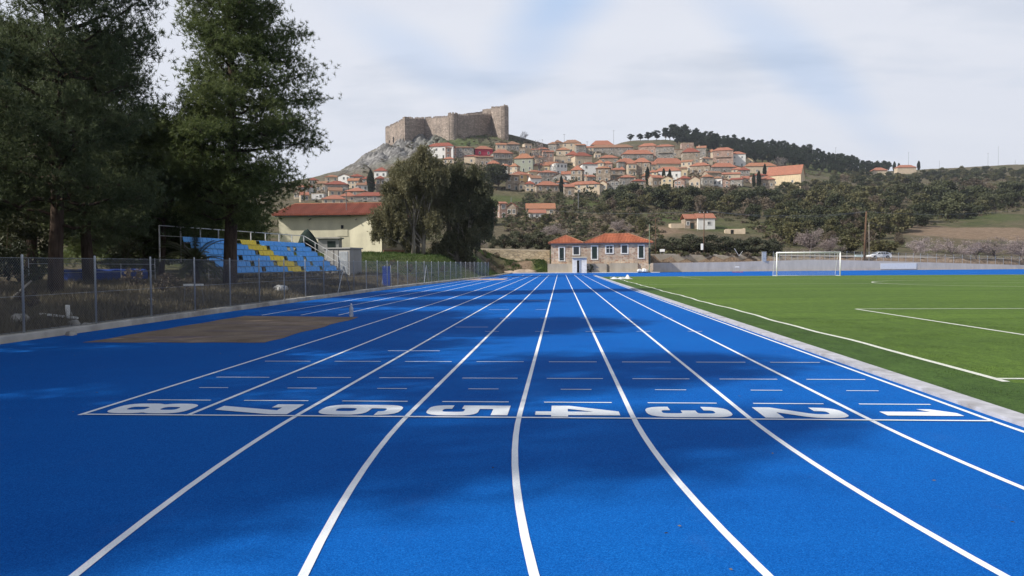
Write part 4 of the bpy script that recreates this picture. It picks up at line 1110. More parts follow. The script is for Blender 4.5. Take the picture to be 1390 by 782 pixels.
# a heap of white tarpaulin at the far corner of the pitch
def tarp():
    P = at(843, 377, 76.0); mb = MB(); nx, ny = 26, 8; vs = []; rg = np.random.default_rng(5)
    for j in range(ny + 1):
        for i in range(nx + 1):
            u = i / nx; v = j / ny; e = math.sin(math.pi * v) * min(1, 6 * u, 6 * (1 - u))
            hgt = .05 + .13 * abs(math.sin(u * 9)) + .20 * math.exp(-((u - .80) / .10) ** 2)
            vs.append(((u - .5) * 2.3 + rg.normal() * .02, (v - .5) * 1.3 + rg.normal() * .03, e * hgt * (1 + .25 * rg.normal()) + .03))
    mb.add(vs, [(j*(nx+1)+i, j*(nx+1)+i+1, (j+1)*(nx+1)+i+1, (j+1)*(nx+1)+i) for j in range(ny) for i in range(nx)])
    o = mb.build('tarpaulin', M['sack'], None, (P.x, P.y, .03), .1, True); tag(o, 'crumpled white tarpaulin left at the far corner of the pitch', 'tarpaulin')
tarp()

# ------------------------------------------------------------------ goal, hurdle, wall, signs on the right
def goal():
    a = grd(1054.4, 373.6); Yg = 89.3; g0 = at(1054.4, 372, Yg); g1 = at(1140.4, 372, Yg); w = g1.x - g0.x
    g = thing('football_goal', 'white football goal at the far end of the pitch', 'goal', (g0.x, Yg, .022))
    Hg = (at(1054, 343.0, Yg).z - .022); dp = 1.5
    mb = MB(); mb.lathe([(.07, -.02), (.07, Hg)], 10); pme = mb.mesh('post', M['goal'], True)
    part_of('post', pme, g); part_of('post', pme, g, (w, 0, 0))
    mb = MB(); mb.path([(-.06, 0, Hg), (w + .06, 0, Hg)], .07, 10); mb.build('crossbar', M['goal'], g, None, None, True)
    mb = MB()
    for x in (0, w): mb.path([(x, 0, Hg), (x, .7, Hg - .1), (x, dp, .6), (x, dp + .1, 0)], .022, 6); mb.tube((x, 0, .03), (x, dp + .1, .03), .022)
    mb.tube((0, dp + .1, .03), (w, dp + .1, .03), .022); mb.build('back_frame', M['goal'], g)
    mb = MB(); t = .0045
    def pf(s):                                          # profile of the net from crossbar to ground
        ps = [(0, Hg), (.7, Hg - .12), (dp, .6), (dp + .08, .02)]; k = s * 3; i = min(2, int(k)); f = k - i
        return ps[i][0] * (1 - f) + ps[i+1][0] * f, ps[i][1] * (1 - f) + ps[i+1][1] * f
    for x in np.arange(0, w + .01, .14):
        mb.path([(x, pf(s)[0], pf(s)[1]) for s in (0, .33, .67, 1)], t, 3, 0, False)
    for s in np.linspace(0, 1, 28):
        y, z = pf(s); mb.path([(0, y, z), (w, y, z)], t, 3, 0, False)
        if y > .1:
            for x in (0, w): mb.path([(x, 0, z), (x, y, z)], t, 3, 0, False)
    mb.build('net', M['net'], g)
goal()

c = grd(1000, 369.5)
h = thing('track_hurdle', 'hurdle with a white top board and red base on the far bend', 'hurdle', (c.x * .985, 128.0, .0), R(0))
mb = MB(); mb.cbox(-.36, .36, -.02, .02, .85, .99, .006); mb.build('top_board', M['board'], h)
mb = MB()
for s in (-1, 1): mb.tube((s * .42, 0, .9), (s * .42, 0, .03), .022); mb.tube((s * .42, 0, .03), (s * .42, -.7, .03), .022)
mb.build('frame', M['galv'], h)
mb = MB(); mb.tube((-.9, -.35, .05), (.9, -.35, .05), .05); mb.build('base_bar', M['red_pipe'], h)

def wall_run(name, label, pts_top, y_off, mat, depth, zb, cap=None):
    """wall following the far edge of the track; top heights given along it"""
    th = []
    w = thing(name, label, 'wall', (0, 0, 0))
    mb = MB(); A = []
    for px, py in pts_top:
        # find X on the wall line for this photo column
        a, e = slopes(px, py); Yv = 140.0
        for _ in range(25): Yv = y_w(max(17.31, a * Yv)) + y_off
        A.append((a * Yv, Yv, CAMH + e * Yv))
    n = len(A)
    vs = [(x, y, zb) for x, y, z in A] + [(x, y, z) for x, y, z in A] + [(x, y + depth, z) for x, y, z in A] + [(x, y + depth, zb) for x, y, z in A]
    mb.add(vs, [(k*n+i, k*n+i+1, (k+1)*n+i+1, (k+1)*n+i) for k in range(3) for i in range(n-1)] + [(0, n, 2*n, 3*n), (n-1, 4*n-1, 3*n-1, 2*n-1)])
    mb.build('wall_body', mat, w)
    if cap:
        cb = MB(); vs = [(x, y - .05, z + .01) for x, y, z in A] + [(x, y - .05, z + .13) for x, y, z in A] + [(x, y + depth + .05, z + .13) for x, y, z in A] + [(x, y + depth + .05, z + .01) for x, y, z in A]
        cb.add(vs, [(k*n+i, k*n+i+1, (k+1)*n+i+1, (k+1)*n+i) for k in range(3) for i in range(n-1)] + [(3*n+i, 3*n+i+1, i+1, i) for i in range(n-1)])
        cb.build('coping', cap, w)
    return A
TW = wall_run('retaining_wall', 'long grey concrete retaining wall behind the far bend', [(884, 357), (940, 356.4), (1000, 355.5), (1050, 354), (1100, 352.5), (1140, 353), (1200, 354.5), (1260, 356.2), (1330, 358.2), (1395, 360), (1480, 362)], .2, M['concrete_wall'], .35, -.1)
UW = wall_run('upper_wall', 'tan rendered wall above and behind the grey retaining wall', [(885, 345), (930, 345.4), (970, 346.4), (1010, 347.4), (1050, 348.8), (1100, 350.5)], 3.2, M['tan_wall'], .3, .8)
# pillars on the retaining wall
# white panel on the wall below the car
def wall_panel(px0, px1, y0, y1, name, label, cat, mat):
    p0 = at(px0, y0, 140); 
    def loc(px, py):
        a, e = slopes(px, py); Yv = 140.0
        for _ in range(25): Yv = y_w(max(17.31, a * Yv)) + .17
        return Vector((a * Yv, Yv, CAMH + e * Yv))
    A, B, C = loc(px0, y0), loc(px1, y0), loc(px0, y1)
    d = B - A; mb = MB(); mb.cbox(0, Vector((d.x, d.y, 0)).length, -.03, 0, 0, abs(A.z - C.z), .008)
    o = mb.build(name, mat, None, (A.x, A.y, min(A.z, C.z)), math.atan2(d.y, d.x)); tag(o, label, cat)
wall_panel(1195, 1244, 357.5, 365.5, 'advertising_board', 'plain white board fixed to the wall below the parked car', 'board', M['board'])
def billboard(px, py, Y, w, h, name, label, legs=1.0):
    p = at(px, py, Y); o = thing(name, label, 'sign', (p.x, p.y, p.z))
    mb = MB(); mb.cbox(-w/2, w/2, -.02, .02, -h/2, h/2, .01); mb.build('panel', M['board'], o)
    mb = MB()
    for s in (-1, 1): mb.tube((s * w * .35, .05, h * .4), (s * w * .35, .05, -h/2 - legs), .025)
    mb.build('leg', M['galv'], o)
billboard(899, 340, 143.5, .95, .5, 'white_sign', 'blank white sign on legs behind the upper wall')

# wire fence standing on the wall
def wall_fence():
    f = thing('wire_fence', 'thin wire fence with posts along the top of the far wall', 'fence', (0, 0, 0))
    mb = MB(); mb.tube((0, 0, -.2), (0, 0, 1.75), .03); pme = mb.mesh('post', M['galv'])
    for a, b in zip(TW[3:-1], TW[4:]):
        n = 6
        for i in range(n):
            q = Vector(a).lerp(Vector(b), i / n); part_of('post', pme, f, (q.x, q.y + .18, q.z))
    mb = MB()
    for a, b in zip(TW[3:-1], TW[4:]):
        A, B = Vector(a) + Vector((0, .18, 0)), Vector(b) + Vector((0, .18, 0)); d = B - A; n = int(d.length / .22)
        for z in (.1, .6, 1.1, 1.7): mb.path([A + Vector((0, 0, z)), B + Vector((0, 0, z))], .006, 3, 0, False)
        for i in range(n):
            q = A + d * (i / n)
            for s in (1, -1): mb.path([q + Vector((0, 0, .05 if s > 0 else 1.7)), q + d.normalized() * .8 + Vector((0, 0, 1.7 if s > 0 else .05))], .0035, 3, 0, False)
    mb.build('wire_mesh', M['wire'], f)
wall_fence()

# leaning pale beam and the electrical cabinet on the wall
p = at(1003, 347.5, 144.0); q = at(997, 337.5, 143.6)
mb = MB(); mb.path([(0, 0, 0), q - p], .06, 4); mb.path([(.0, 0, 0), (.7, .1, .9)], .04, 4); o = mb.build('leaning_beam', M['board'], None, p); tag(o, 'pale beam leaning on the wall below the olive trees', 'beam')
def cabinet(px, py, Y, w, h, mat, label):
    p = at(px, py, Y); o = thing('metal_cabinet', label, 'cabinet', (p.x, p.y, p.z))
    mb = MB(); mb.cbox(-w/2, w/2, -.3, .3, -.5, h, .02); mb.cbox(-w/2 - .04, w/2 + .04, -.34, .34, h, h + .06, .01); mb.build('body', mat, o)
    mb = MB(); mb.cbox(-w/2 + .06, w/2 - .06, -.33, -.302, .08, h - .08, .005); mb.build('door', mat, o)
cabinet(1037, 351.5, 142.6, .75, 1.3, M['galv'], 'dull grey metal cabinet on the wall left of the goal')
cabinet(1166, 353.0, 152.0, 1.5, 1.0, m_plain('pale_blue_cabinet', (.42, .52, .54), .5, .08, 2), 'pale blue metal cabinet beside the brown utility pole')

# ------------------------------------------------------------------ parked car, seen from its left side
def car():
    p = at(1193, 353.2, 153.0); Lc = 4.55
    c = thing('parked_car', 'white hatchback car parked behind the far wall', 'car', (p.x, p.y, p.z + .22), R(12))
    # side profile, nose towards -x
    prof = [(-2.2, .30), (-2.26, .55), (-2.18, .78), (-1.35, .93), (-.55, 1.36), (-.15, 1.45), (1.1, 1.43), (1.75, 1.30), (2.12, .98), (2.2, .80), (2.22, .42), (2.1, .28)]
    def ins(z): return 0.0 if z < .92 else (z - .92) * .42
    mb = MB(); n = len(prof); W2 = .84
    vs = []
    for s in (-1, 1):
        for x, z in prof: vs.append((x, s * (W2 - ins(z)), z))
    fs = [tuple(range(n)), tuple(range(2*n-1, n-1, -1))] + [(i, n+i, n+(i+1) % n, (i+1) % n) for i in range(n)]
    mb.add(vs, fs)
    for s in (-1, 1):
        for wx in (-1.38, 1.35): mb.path([(wx, s * (W2 - .05), .33), (wx, s * (W2 + .012), .33)], .40, 18, 1)
    mb.build('body', [M['car'], M['black']], c)
    tires = MB(); tires.path([(0, -.10, 0), (0, .10, 0)], .31, 20); tm_ = tires.mesh('tyre', M['black'])
    rim = MB(); rim.path([(0, -.115, 0), (0, .115, 0)], .20, 14); rm = rim.mesh('rim', M['chrome'])
    for s in (-1, 1):
        for wx in (-1.38, 1.35):
            w = part_of('wheel', tm_, c, (wx, s * (W2 - .06), .31)); part_of('rim', rm, w)
    for s in (-1, 1):
        for poly in ([(-.92, .98), (-.50, 1.32), (-.12, 1.38), (-.12, .97)], [(-.04, .97), (-.04, 1.385), (.86, 1.375), (.86, .97)], [(.94, .97), (.94, 1.365), (1.38, 1.32), (1.72, 1.02)]):
            g = MB(); g.add([(x, s * (W2 - ins(z) + .006), z) for x, z in poly], [(0, 1, 2, 3)]); g.build('side_window', M['glass'], c)
    g = MB(); g.add([(-1.24, -.70, 1.0), (-1.24, .70, 1.0), (-.58, .60, 1.355), (-.58, -.60, 1.355)], [(0, 1, 2, 3)]); 
    for i, v in enumerate(g.v): g.v[i] = (v[0] - .012, v[1], v[2] + .012)
    g.build('windscreen', M['glass'], c)
    g = MB(); g.add([(2.07, -.68, 1.04), (2.07, .68, 1.04), (1.82, .6, 1.27), (1.82, -.6, 1.27)], [(0, 3, 2, 1)])
    for i, v in enumerate(g.v): g.v[i] = (v[0] + .03, v[1], v[2] + .012)
    g.build('rear_window', M['glass'], c)
    for s in (-1, 1):
        g = MB(); g.cbox(-2.27, -2.10, min(s*.80, s*.48), max(s*.80, s*.48), .60, .74, .02); g.build('headlight', M['clear_lamp'], c)
        g = MB(); g.cbox(2.12, 2.235, min(s*.82, s*.66), max(s*.82, s*.66), .66, .95, .02); g.build('tail_light', M['red_lamp'], c)
        g = MB(); g.cbox(-.86, -.74, min(s*.80, s*1.0), max(s*.80, s*1.0), .96, 1.08, .02); g.build('wing_mirror', M['black'], c)
    g = MB(); g.cbox(-2.30, -2.15, -.78, .78, .30, .50, .03); g.build('bumper', M['black'], c)
    g = MB(); g.cbox(2.14, 2.27, -.78, .78, .30, .50, .03); g.build('bumper', M['black'], c)
car()

# ------------------------------------------------------------------ utility poles and wires
def pole(px, pyb, pyt, Y, label, r=.13, mat='wood_pole', arm=True, zb=None):
    b = at(px[0], pyb, Y); t = at(px[1], pyt, Y); z = gzf(b.x, b.y); h = t.z - z
    o = thing('utility_pole', label, 'pole', (b.x, b.y, z))
    mb = MB(); mb.path([(0, 0, -.5), ((t.x - b.x), 0, h)], [r, r * .65], 8); mb.build('shaft', M[mat], o, None, None, True)
    if arm:
        mb = MB(); mb.box(-.8, .8, -.06, .06, h - .55, h - .45); mb.build('cross_arm', M[mat], o)
        for s in (-.7, 0, .7):
            mb = MB(); mb.lathe([(.03, h - .45), (.06, h - .38), (.06, h - .28), (.03, h - .24)], 8, 0, (s, 0)); mb.build('insulator', M['clear_lamp'], o)
    return Vector((t.x, t.y, t.z))
pA = pole((1173, 1176), 352, 287, 150, 'tall brown utility pole leaning slightly beside the parked car', .26, 'wood_pole', False)
pB = pole((1180, 1179.5), 347, 302, 153, 'thinner pale pole just right of the leaning brown utility pole', .10, 'bark_pale', False)
pC = pole((955, 956), 346, 286, 145, 'brown utility pole with a white box in front of the white farmhouse', .13)
p = at(953, 335, 144.7); mb = MB(); mb.cbox(-.22, .22, -.12, .12, -.6, .6, .02); o = mb.build('meter_box', M['board'], None, p); tag(o, 'white meter box fixed to the brown utility pole', 'meter box')
pD = pole((890, 890), 335, 296, 146, 'slim dark pole behind the right end of the stone building', .09, 'wood_pole', False)
p = at(881.5, 357, 129.6); t = at(881.5, 304, 129.6)
o = thing('lamp_mast', 'slim greenish mast at the right corner of the stone building', 'mast', (p.x, p.y, 0)); mb = MB(); mb.path([(0, 0, 0), (0, 0, t.z)], [.07, .05], 8); mb.build('shaft', m_plain('faded_green_paint', (.25, .29, .17), .6, .1, 3), o); mb = MB(); mb.cbox(-.17, .17, -.16, .06, 1.5, 4.3, .02); mb.build('control_box', M['dark_door'], o)
def wire(a, b, sag, label, r=.018):
    mb = MB(); pts = [a.lerp(b, i / 24) + Vector((0, 0, -sag * 4 * (i/24) * (1 - i/24))) for i in range(25)]
    mb.path([p - a for p in pts], r, 4, 0, False); o = mb.build('power_wire', M['wire'], None, a); tag(o, label, 'wire')
wire(pC, pA, .9, 'sagging wire between the brown pole by the farmhouse and the leaning pole')
wire(pC + Vector((.7, 0, 0)), pA + Vector((.5, 0, 0)), 1.2, 'lower sagging wire between the same two brown poles')
wire(pA, at(1420, 281, 160), 1.0, 'wire running right from the leaning brown pole')
wire(pB, at(1290, 318, 185), .8, 'wire dropping to the right from the thin pale pole')
wire(at(700, 281, 150), pC, .9, 'wire running left from the brown pole above the stone building')
for i, (px, pyb, pyt, lab) in enumerate([(766, 203, 182, 'dark pole on the skyline behind the top house'), (833, 203, 177, 'taller pole on the skyline above the long stone house'), (797, 205, 192, 'short pole with a cross arm on the skyline'),
                                        (1233, 232, 207, 'pole on the skyline right of the pine ridge'), (1275, 230, 218, 'short pole on the far right skyline'), (1341, 226, 208, 'slim pole on the far right skyline'), (1355, 224, 199, 'tallest pole on the far right skyline'), (1378, 224, 217, 'small pole at the right end of the skyline'),
                                        (1037, 207, 190, 'pale lamp pole on the slope below the pine ridge'), (1054, 211, 192, 'second pale lamp pole below the pine ridge'), (1103, 222, 196, 'lamp pole on the right part of the pine ridge slope'), (1134, 226, 200, 'rightmost lamp pole below the pine ridge'), (694, 290, 268, 'thin dark pole on the green slope below the apricot house'), (785, 285, 262, 'thin pole below the corner stone house'), (855, 258, 240, 'pale thin pole in front of the stone houses')]):
    b = hit(px, pyb); t = at(px, pyt, b.y); h = max(3.0, t.z - b.z)
    o = thing('distant_pole', lab, 'pole', b); mb = MB(); mb.path([(0, 0, -.5), (0, 0, h)], [.16, .12], 6); mb.build('shaft', M['wire'] if i != 14 else M['bark_pale'], o)
    if i in (0, 1, 2, 3, 5, 6, 8, 9, 10, 11): mb = MB(); mb.box(-1.0 if i < 8 else 0, 1.0, -.1, .1, h - .5, h - .3); mb.build('cross_arm', M['wire'], o)
# ------------------------------------------------------------------ roofs
def hip_faces(x0, x1, y0, y1, z, rise, ov=.35, th=.16, rl=None):
    """hipped roof with eaves thickness over a rectangle; ridge along the longer side"""
    X0_, X1_, Y0_, Y1_ = x0 - ov, x1 + ov, y0 - ov, y1 + ov
    w, d = X1_ - X0_, Y1_ - Y0_
    if w >= d: a, b = (X0_ + d/2, (Y0_+Y1_)/2), (X1_ - d/2, (Y0_+Y1_)/2)
    else: a, b = ((X0_+X1_)/2, Y0_ + w/2), ((X0_+X1_)/2, Y1_ - w/2)
    c = [(X0_, Y0_), (X1_, Y0_), (X1_, Y1_), (X0_, Y1_)]
    vs = [(x, y, z) for x, y in c] + [(x, y, z + th) for x, y in c] + [(a[0], a[1], z + th + rise), (b[0], b[1], z + th + rise)]
    fs = [(3, 2, 1, 0)] + [(i, (i+1) % 4, 4+(i+1) % 4, 4+i) for i in range(4)]
    if w >= d: fs += [(4, 5, 9, 8), (5, 6, 9), (6, 7, 8, 9), (7, 4, 8)]
    else: fs += [(4, 5, 8), (5, 6, 9, 8), (6, 7, 9), (7, 4, 8, 9)]
    return vs, fs, (a, b)
def gable_faces(x0, x1, y0, y1, z, rise, ov=.35, th=.16, along='x'):
    X0_, X1_, Y0_, Y1_ = x0 - ov, x1 + ov, y0 - ov, y1 + ov
    if along == 'x': prof = [(Y0_, z), ((Y0_+Y1_)/2, z + rise), (Y1_, z)]; mk = lambda t, p: (t, p[0], p[1]); e = (X0_, X1_)
    else: prof = [(X0_, z), ((X0_+X1_)/2, z + rise), (X1_, z)]; mk = lambda t, p: (p[0], t, p[1]); e = (Y0_, Y1_)
    vs = []
    for t in e: vs += [mk(t, p) for p in prof] + [mk(t, (p[0], p[1] + th)) for p in prof]
    fs = [(0, 1, 4, 3), (1, 2, 5, 4), (6, 9, 10, 7), (7, 10, 11, 8), (3, 4, 10, 9), (4, 5, 11, 10), (0, 6, 7, 1), (1, 7, 8, 2), (0, 3, 9, 6), (2, 8, 11, 5)]
    return vs, fs, None
def ridge_caps(ab, corners, z, r=.1):
    mb = MB(); (a, b) = ab
    if (Vector(a) - Vector(b)).length > .05: mb.path([(a[0], a[1], z[1]), (b[0], b[1], z[1])], r, 6)
    for c in corners:
        q = a if (Vector(c) - Vector(a)).length < (Vector(c) - Vector(b)).length else b
        mb.path([(c[0], c[1], z[0] + .02), (q[0], q[1], z[1])], r, 6)
    return mb
def wall_box(w, d, h, found=3.0, holes=()):
    mb = MB(); mb.box(0, w, 0, d, -found, h); return mb
def framed(mb_frame, x0, x1, z0, z1, y=0.0, t=.16, pr=.05):
    """surround of four butted bars standing proud of the wall plane y (front faces -y)"""
    mb_frame.box(x0 - t, x1 + t, y - pr, y - .002, z1, z1 + t); mb_frame.box(x0 - t, x1 + t, y - pr - .03, y - .002, z0 - t * .8, z0)
    mb_frame.box(x0 - t, x0, y - pr, y - .002, z0, z1); mb_frame.box(x1, x1 + t, y - pr, y - .002, z0, z1)

# ------------------------------------------------------------------ stone clubhouse at the end of the straight
def clubhouse():
    Yb = 131.2; pL = at(748, 357, Yb); pR = at(883, 357, Yb)
    w = pR.x - pL.x; zf = 1.72
    b = thing('stone_clubhouse', 'low stone building with two hipped roofs and white window surrounds beyond the straight', 'building', (pL.x, Yb, 0))
    def X(px): return at(px, 350, Yb).x - pL.x
    def Z(py): return at(815, py, Yb).z
    ze = Z(330.2); split = X(793)
    d1 = 6.0
    mb = MB(); mb.box(0, w, 0, 7.0, -.1, ze); mb.build('wall', M['building_stone'], b)
    # roofs (the second is the wider one)
    r1 = Z(317.8) - ze - .16; r2 = Z(316.2) - ze - .16
    for (x0, x1, d, rise) in ((0, split - .55, 6.6, r1), (split + .35, w, 7.0, r2)):
        vs, fs, ab = hip_faces(x0, x1, 0, d, ze, rise, .45, .14)
        if x0 == 0:
            xm = (x0 + x1) / 2; vs[8] = (xm, d / 2, vs[8][2]); vs[9] = (xm + .01, d / 2, vs[9][2]); ab = ((xm, d / 2), (xm, d / 2))
        mb = MB(); mb.add(vs, fs); rf = mb.build('roof', M['tile_club'], b)
        cap = ridge_caps(ab, [v[:2] for v in vs[4:8]], (ze + .14, ze + .14 + rise), .11); cap.build('ridge_cap', M['tile_old'], rf)
        # rows of pan-tile ribs on the front slope
        rb = MB(); y0 = -.45; yr = d / 2 if x0 == 0 else ab[0][1]
        xs0, xs1 = x0 - .45, x1 + .45
        for xx in np.arange(xs0 + .12, xs1 - .05, .26):
            # height limit where the hip cuts the slope
            f = min(1.0, (xx - xs0) / max(.1, ab[0][0] - xs0), (xs1 - xx) / max(.1, xs1 - ab[1][0]))
            if f < .06: continue
            rb.path([(xx, y0 + .0, ze + .15), (xx, y0 + (yr - y0) * f, ze + .15 + rise * f)], .07, 5, 0, True)
        rb.build('tile_rib', M['tile_club'], rf)
    mb = MB(); mb.box(-.35, w + .35, -.36, -.06, ze - .1, ze - .002); mb.build('eaves_board', M['grey_render'], b)
    mb = MB(); mb.box(split - .6, split + .4, .0, 7.0, ze + .01, ze + .3); mb.build('valley_gutter', M['beige_wall'], b)
    for px0, px1, py0, py1, kind in ((759.5, 765.5, 336, 353.2, 'door'), (778.5, 786, 335, 345.3, 'window'), (803.5, 810.5, 334.5, 351.5, 'door'), (823, 831.5, 334, 343.5, 'window'), (844, 851.5, 333.5, 343.8, 'window'), (867, 873.5, 334, 350.5, 'door')):
        x0, x1, z0, z1 = X(px0), X(px1), Z(py1), Z(py0)
        mb = MB(); mb.box(x0, x1, -.035, -.003, z0, z1)
        if kind == 'door':
            for k in range(3): mb.box(x0 + .1, x1 - .1, -.05, -.036, z0 + .15 + k * (z1 - z0) / 3, z0 + (k + 1) * (z1 - z0) / 3 - .05)
        o = mb.build(kind, M['dark_door'] if kind == 'door' else M['glass'], b)
        fr = MB(); framed(fr, x0, x1, z0, z1, 0, .20, .06); fr.build('surround', M['white'], o)
        if kind == 'window':
            s = MB(); xm = (x0 + x1) / 2
            s.box(xm - .04, xm + .04, -.055, -.037, z0, z1); s.box(x0, xm - .045, -.05, -.037, z0 + (z1 - z0) * .62, z0 + (z1 - z0) * .67); s.box(xm + .045, x1, -.05, -.037, z0 + (z1 - z0) * .62, z0 + (z1 - z0) * .67)
            s.build('glazing_bar', M['win_white'] if px0 == 823 else M['dark_door'], o)
    # terrace in front, with its retaining wall and railing
    tr = thing('terrace_wall', 'pale retaining wall with a thin railing in front of the stone building', 'wall', (pL.x, Yb, 0))
    mb = MB(); x1 = X(823); x2 = X(865)
    mb.box(-.6, x1, -1.05, -.01, -.1, 1.66); mb.box(x1 + .02, x1 + .5, -.5, -.01, -.1, 1.55); mb.box(x1 + .5, x2, -.9, -.01, -.1, 1.70); mb.build('wall_body', M['tan_wall'], tr)
    mb = MB(); mb.box(x2 + .01, w + .4, -.6, -.01, -.1, 1.65); mb.build('rubble_pier', M['building_stone'], tr)
    mb = MB()
    for xa, xb in ((-.6, X(777)), (X(802), x1), (x1 + .5, x2)):
        mb.box(xa, xb, -.92, -.89, 2.55, 2.59)
        for xx in np.arange(xa, xb, .32): mb.tube((xx, -.905, 1.6), (xx, -.905, 2.56), .013, None, 4)
    mb.build('railing', M['wire'], tr)
    # whitewashed booth
    bx0 = at(777, 368, 129.2); bx1 = at(796.5, 368, 129.2); bw = bx1.x - bx0.x
    k = thing('white_booth', 'small whitewashed booth with an open dark doorway in front of the stone building', 'booth', (bx0.x, 129.35, 0))
    zt = at(786, 350.6, 129.2).z; xd0, xd1 = bw * .32, bw * .64; zd = at(786, 353.5, 129.2).z
    mb = MB(); mb.box(0, xd0, 0, .12, 0, zt); mb.box(xd1, bw, 0, .12, 0, zt); mb.box(xd0, xd1, 0, .12, zd, zt); mb.box(0, .12, .12, .75, 0, zt); mb.box(bw - .12, bw, .12, .75, 0, zt); mb.build('wall', M['white'], k)
    mb = MB(); mb.box(.12, bw - .12, .70, .76, 0, zt - .01); mb.build('interior_shade_panel', M['dark'], k)  # black panel paints the shade seen through the doorway
    mb = MB(); mb.add([(-.12, -.2, zt + .02), (bw + .12, -.2, zt + .02), (bw + .12, .8, zt + .2), (-.12, .8, zt + .2), (-.12, -.2, zt + .09), (bw + .12, -.2, zt + .09), (bw + .12, .8, zt + .27), (-.12, .8, zt + .27)], [(3, 2, 1, 0), (4, 5, 6, 7), (0, 1, 5, 4), (1, 2, 6, 5), (2, 3, 7, 6), (3, 0, 4, 7)]); mb.build('roof', M['grey_render'], k)
    mb = MB(); mb.box(xd1 - .42, xd1 - .02, .04, .09, .02, zd - .02); mb.build('door', M['galv'], k)
    s = thing('shrub', B_dark and 'dark green shrub growing beside the white booth', 'shrub', (bx1.x + .7, 129.6, 0)); s.scale = (.45, .35, .62)
    part_of('trunk', B_dark[0], s); part_of('crown', B_dark[1], s)
clubhouse()
for i, (px, s, mk, lab) in enumerate([(868, .42, 'white', 'white painted block at the foot of the mast'), (874, .5, 'board', 'second pale block beside the mast'), (879, .38, 'stone_grey', 'grey rubble stone at the right corner of the stone building')]):
    p = at(px, 366, 129.2); lumpy('rubble_block', lab, 'block', (p.x, 129.4 + .1 * i, .2), s, s * .6, s * 1.1, M[mk], 40 + i)

# beige block wall left of the clubhouse
def beige():
    Yw_ = 136.6; a = at(651, 338.6, Yw_); b_ = at(746, 340.8, Yw_)
    w = thing('beige_wall', 'beige block wall above the earth bank left of the stone building', 'wall', (a.x, Yw_, 0)); ln = b_.x - a.x
    mb = MB(); n = 12; vs = []
    for i in range(n + 1):
        f = i / n; vs += [(ln * f, 0, 1.6), (ln * f, 0, a.z * (1 - f) + b_.z * f), (ln * f, .35, a.z * (1 - f) + b_.z * f), (ln * f, .35, 1.6)]
    mb.add(vs, [(4*i+j, 4*i+4+j, 4*i+5+j, 4*i+1+j) for i in range(n) for j in range(3)] + [(0, 1, 2, 3), (4*n+3, 4*n+2, 4*n+1, 4*n)])
    mb.build('wall_body', M['beige_wall'], w)
    mb = MB(); mb.path([(0, .17, a.z + .04), (ln, .17, b_.z + .04)], .22, 4); mb.build('coping', M['tan_wall'], w)
beige()
for i, (px, Y, rx, h) in enumerate([(712, 131.4, 2.1, .75), (690, 131.6, 1.7, .5)]):
    p = at(px, 368, Y); lumpy('earth_mound', ('pale earth mound at the end of the straight', 'lower pale earth mound left of the bigger one')[i], 'mound', (p.x, p.y, -.1 + gzf(p.x, p.y) * .4), rx, 1.3, h, m_plain('pale_earth', (.36, .28, .21), .95, .25, 1.2, .1, 0, .8) if i == 0 else bpy.data.materials['pale_earth'], 60 + i)

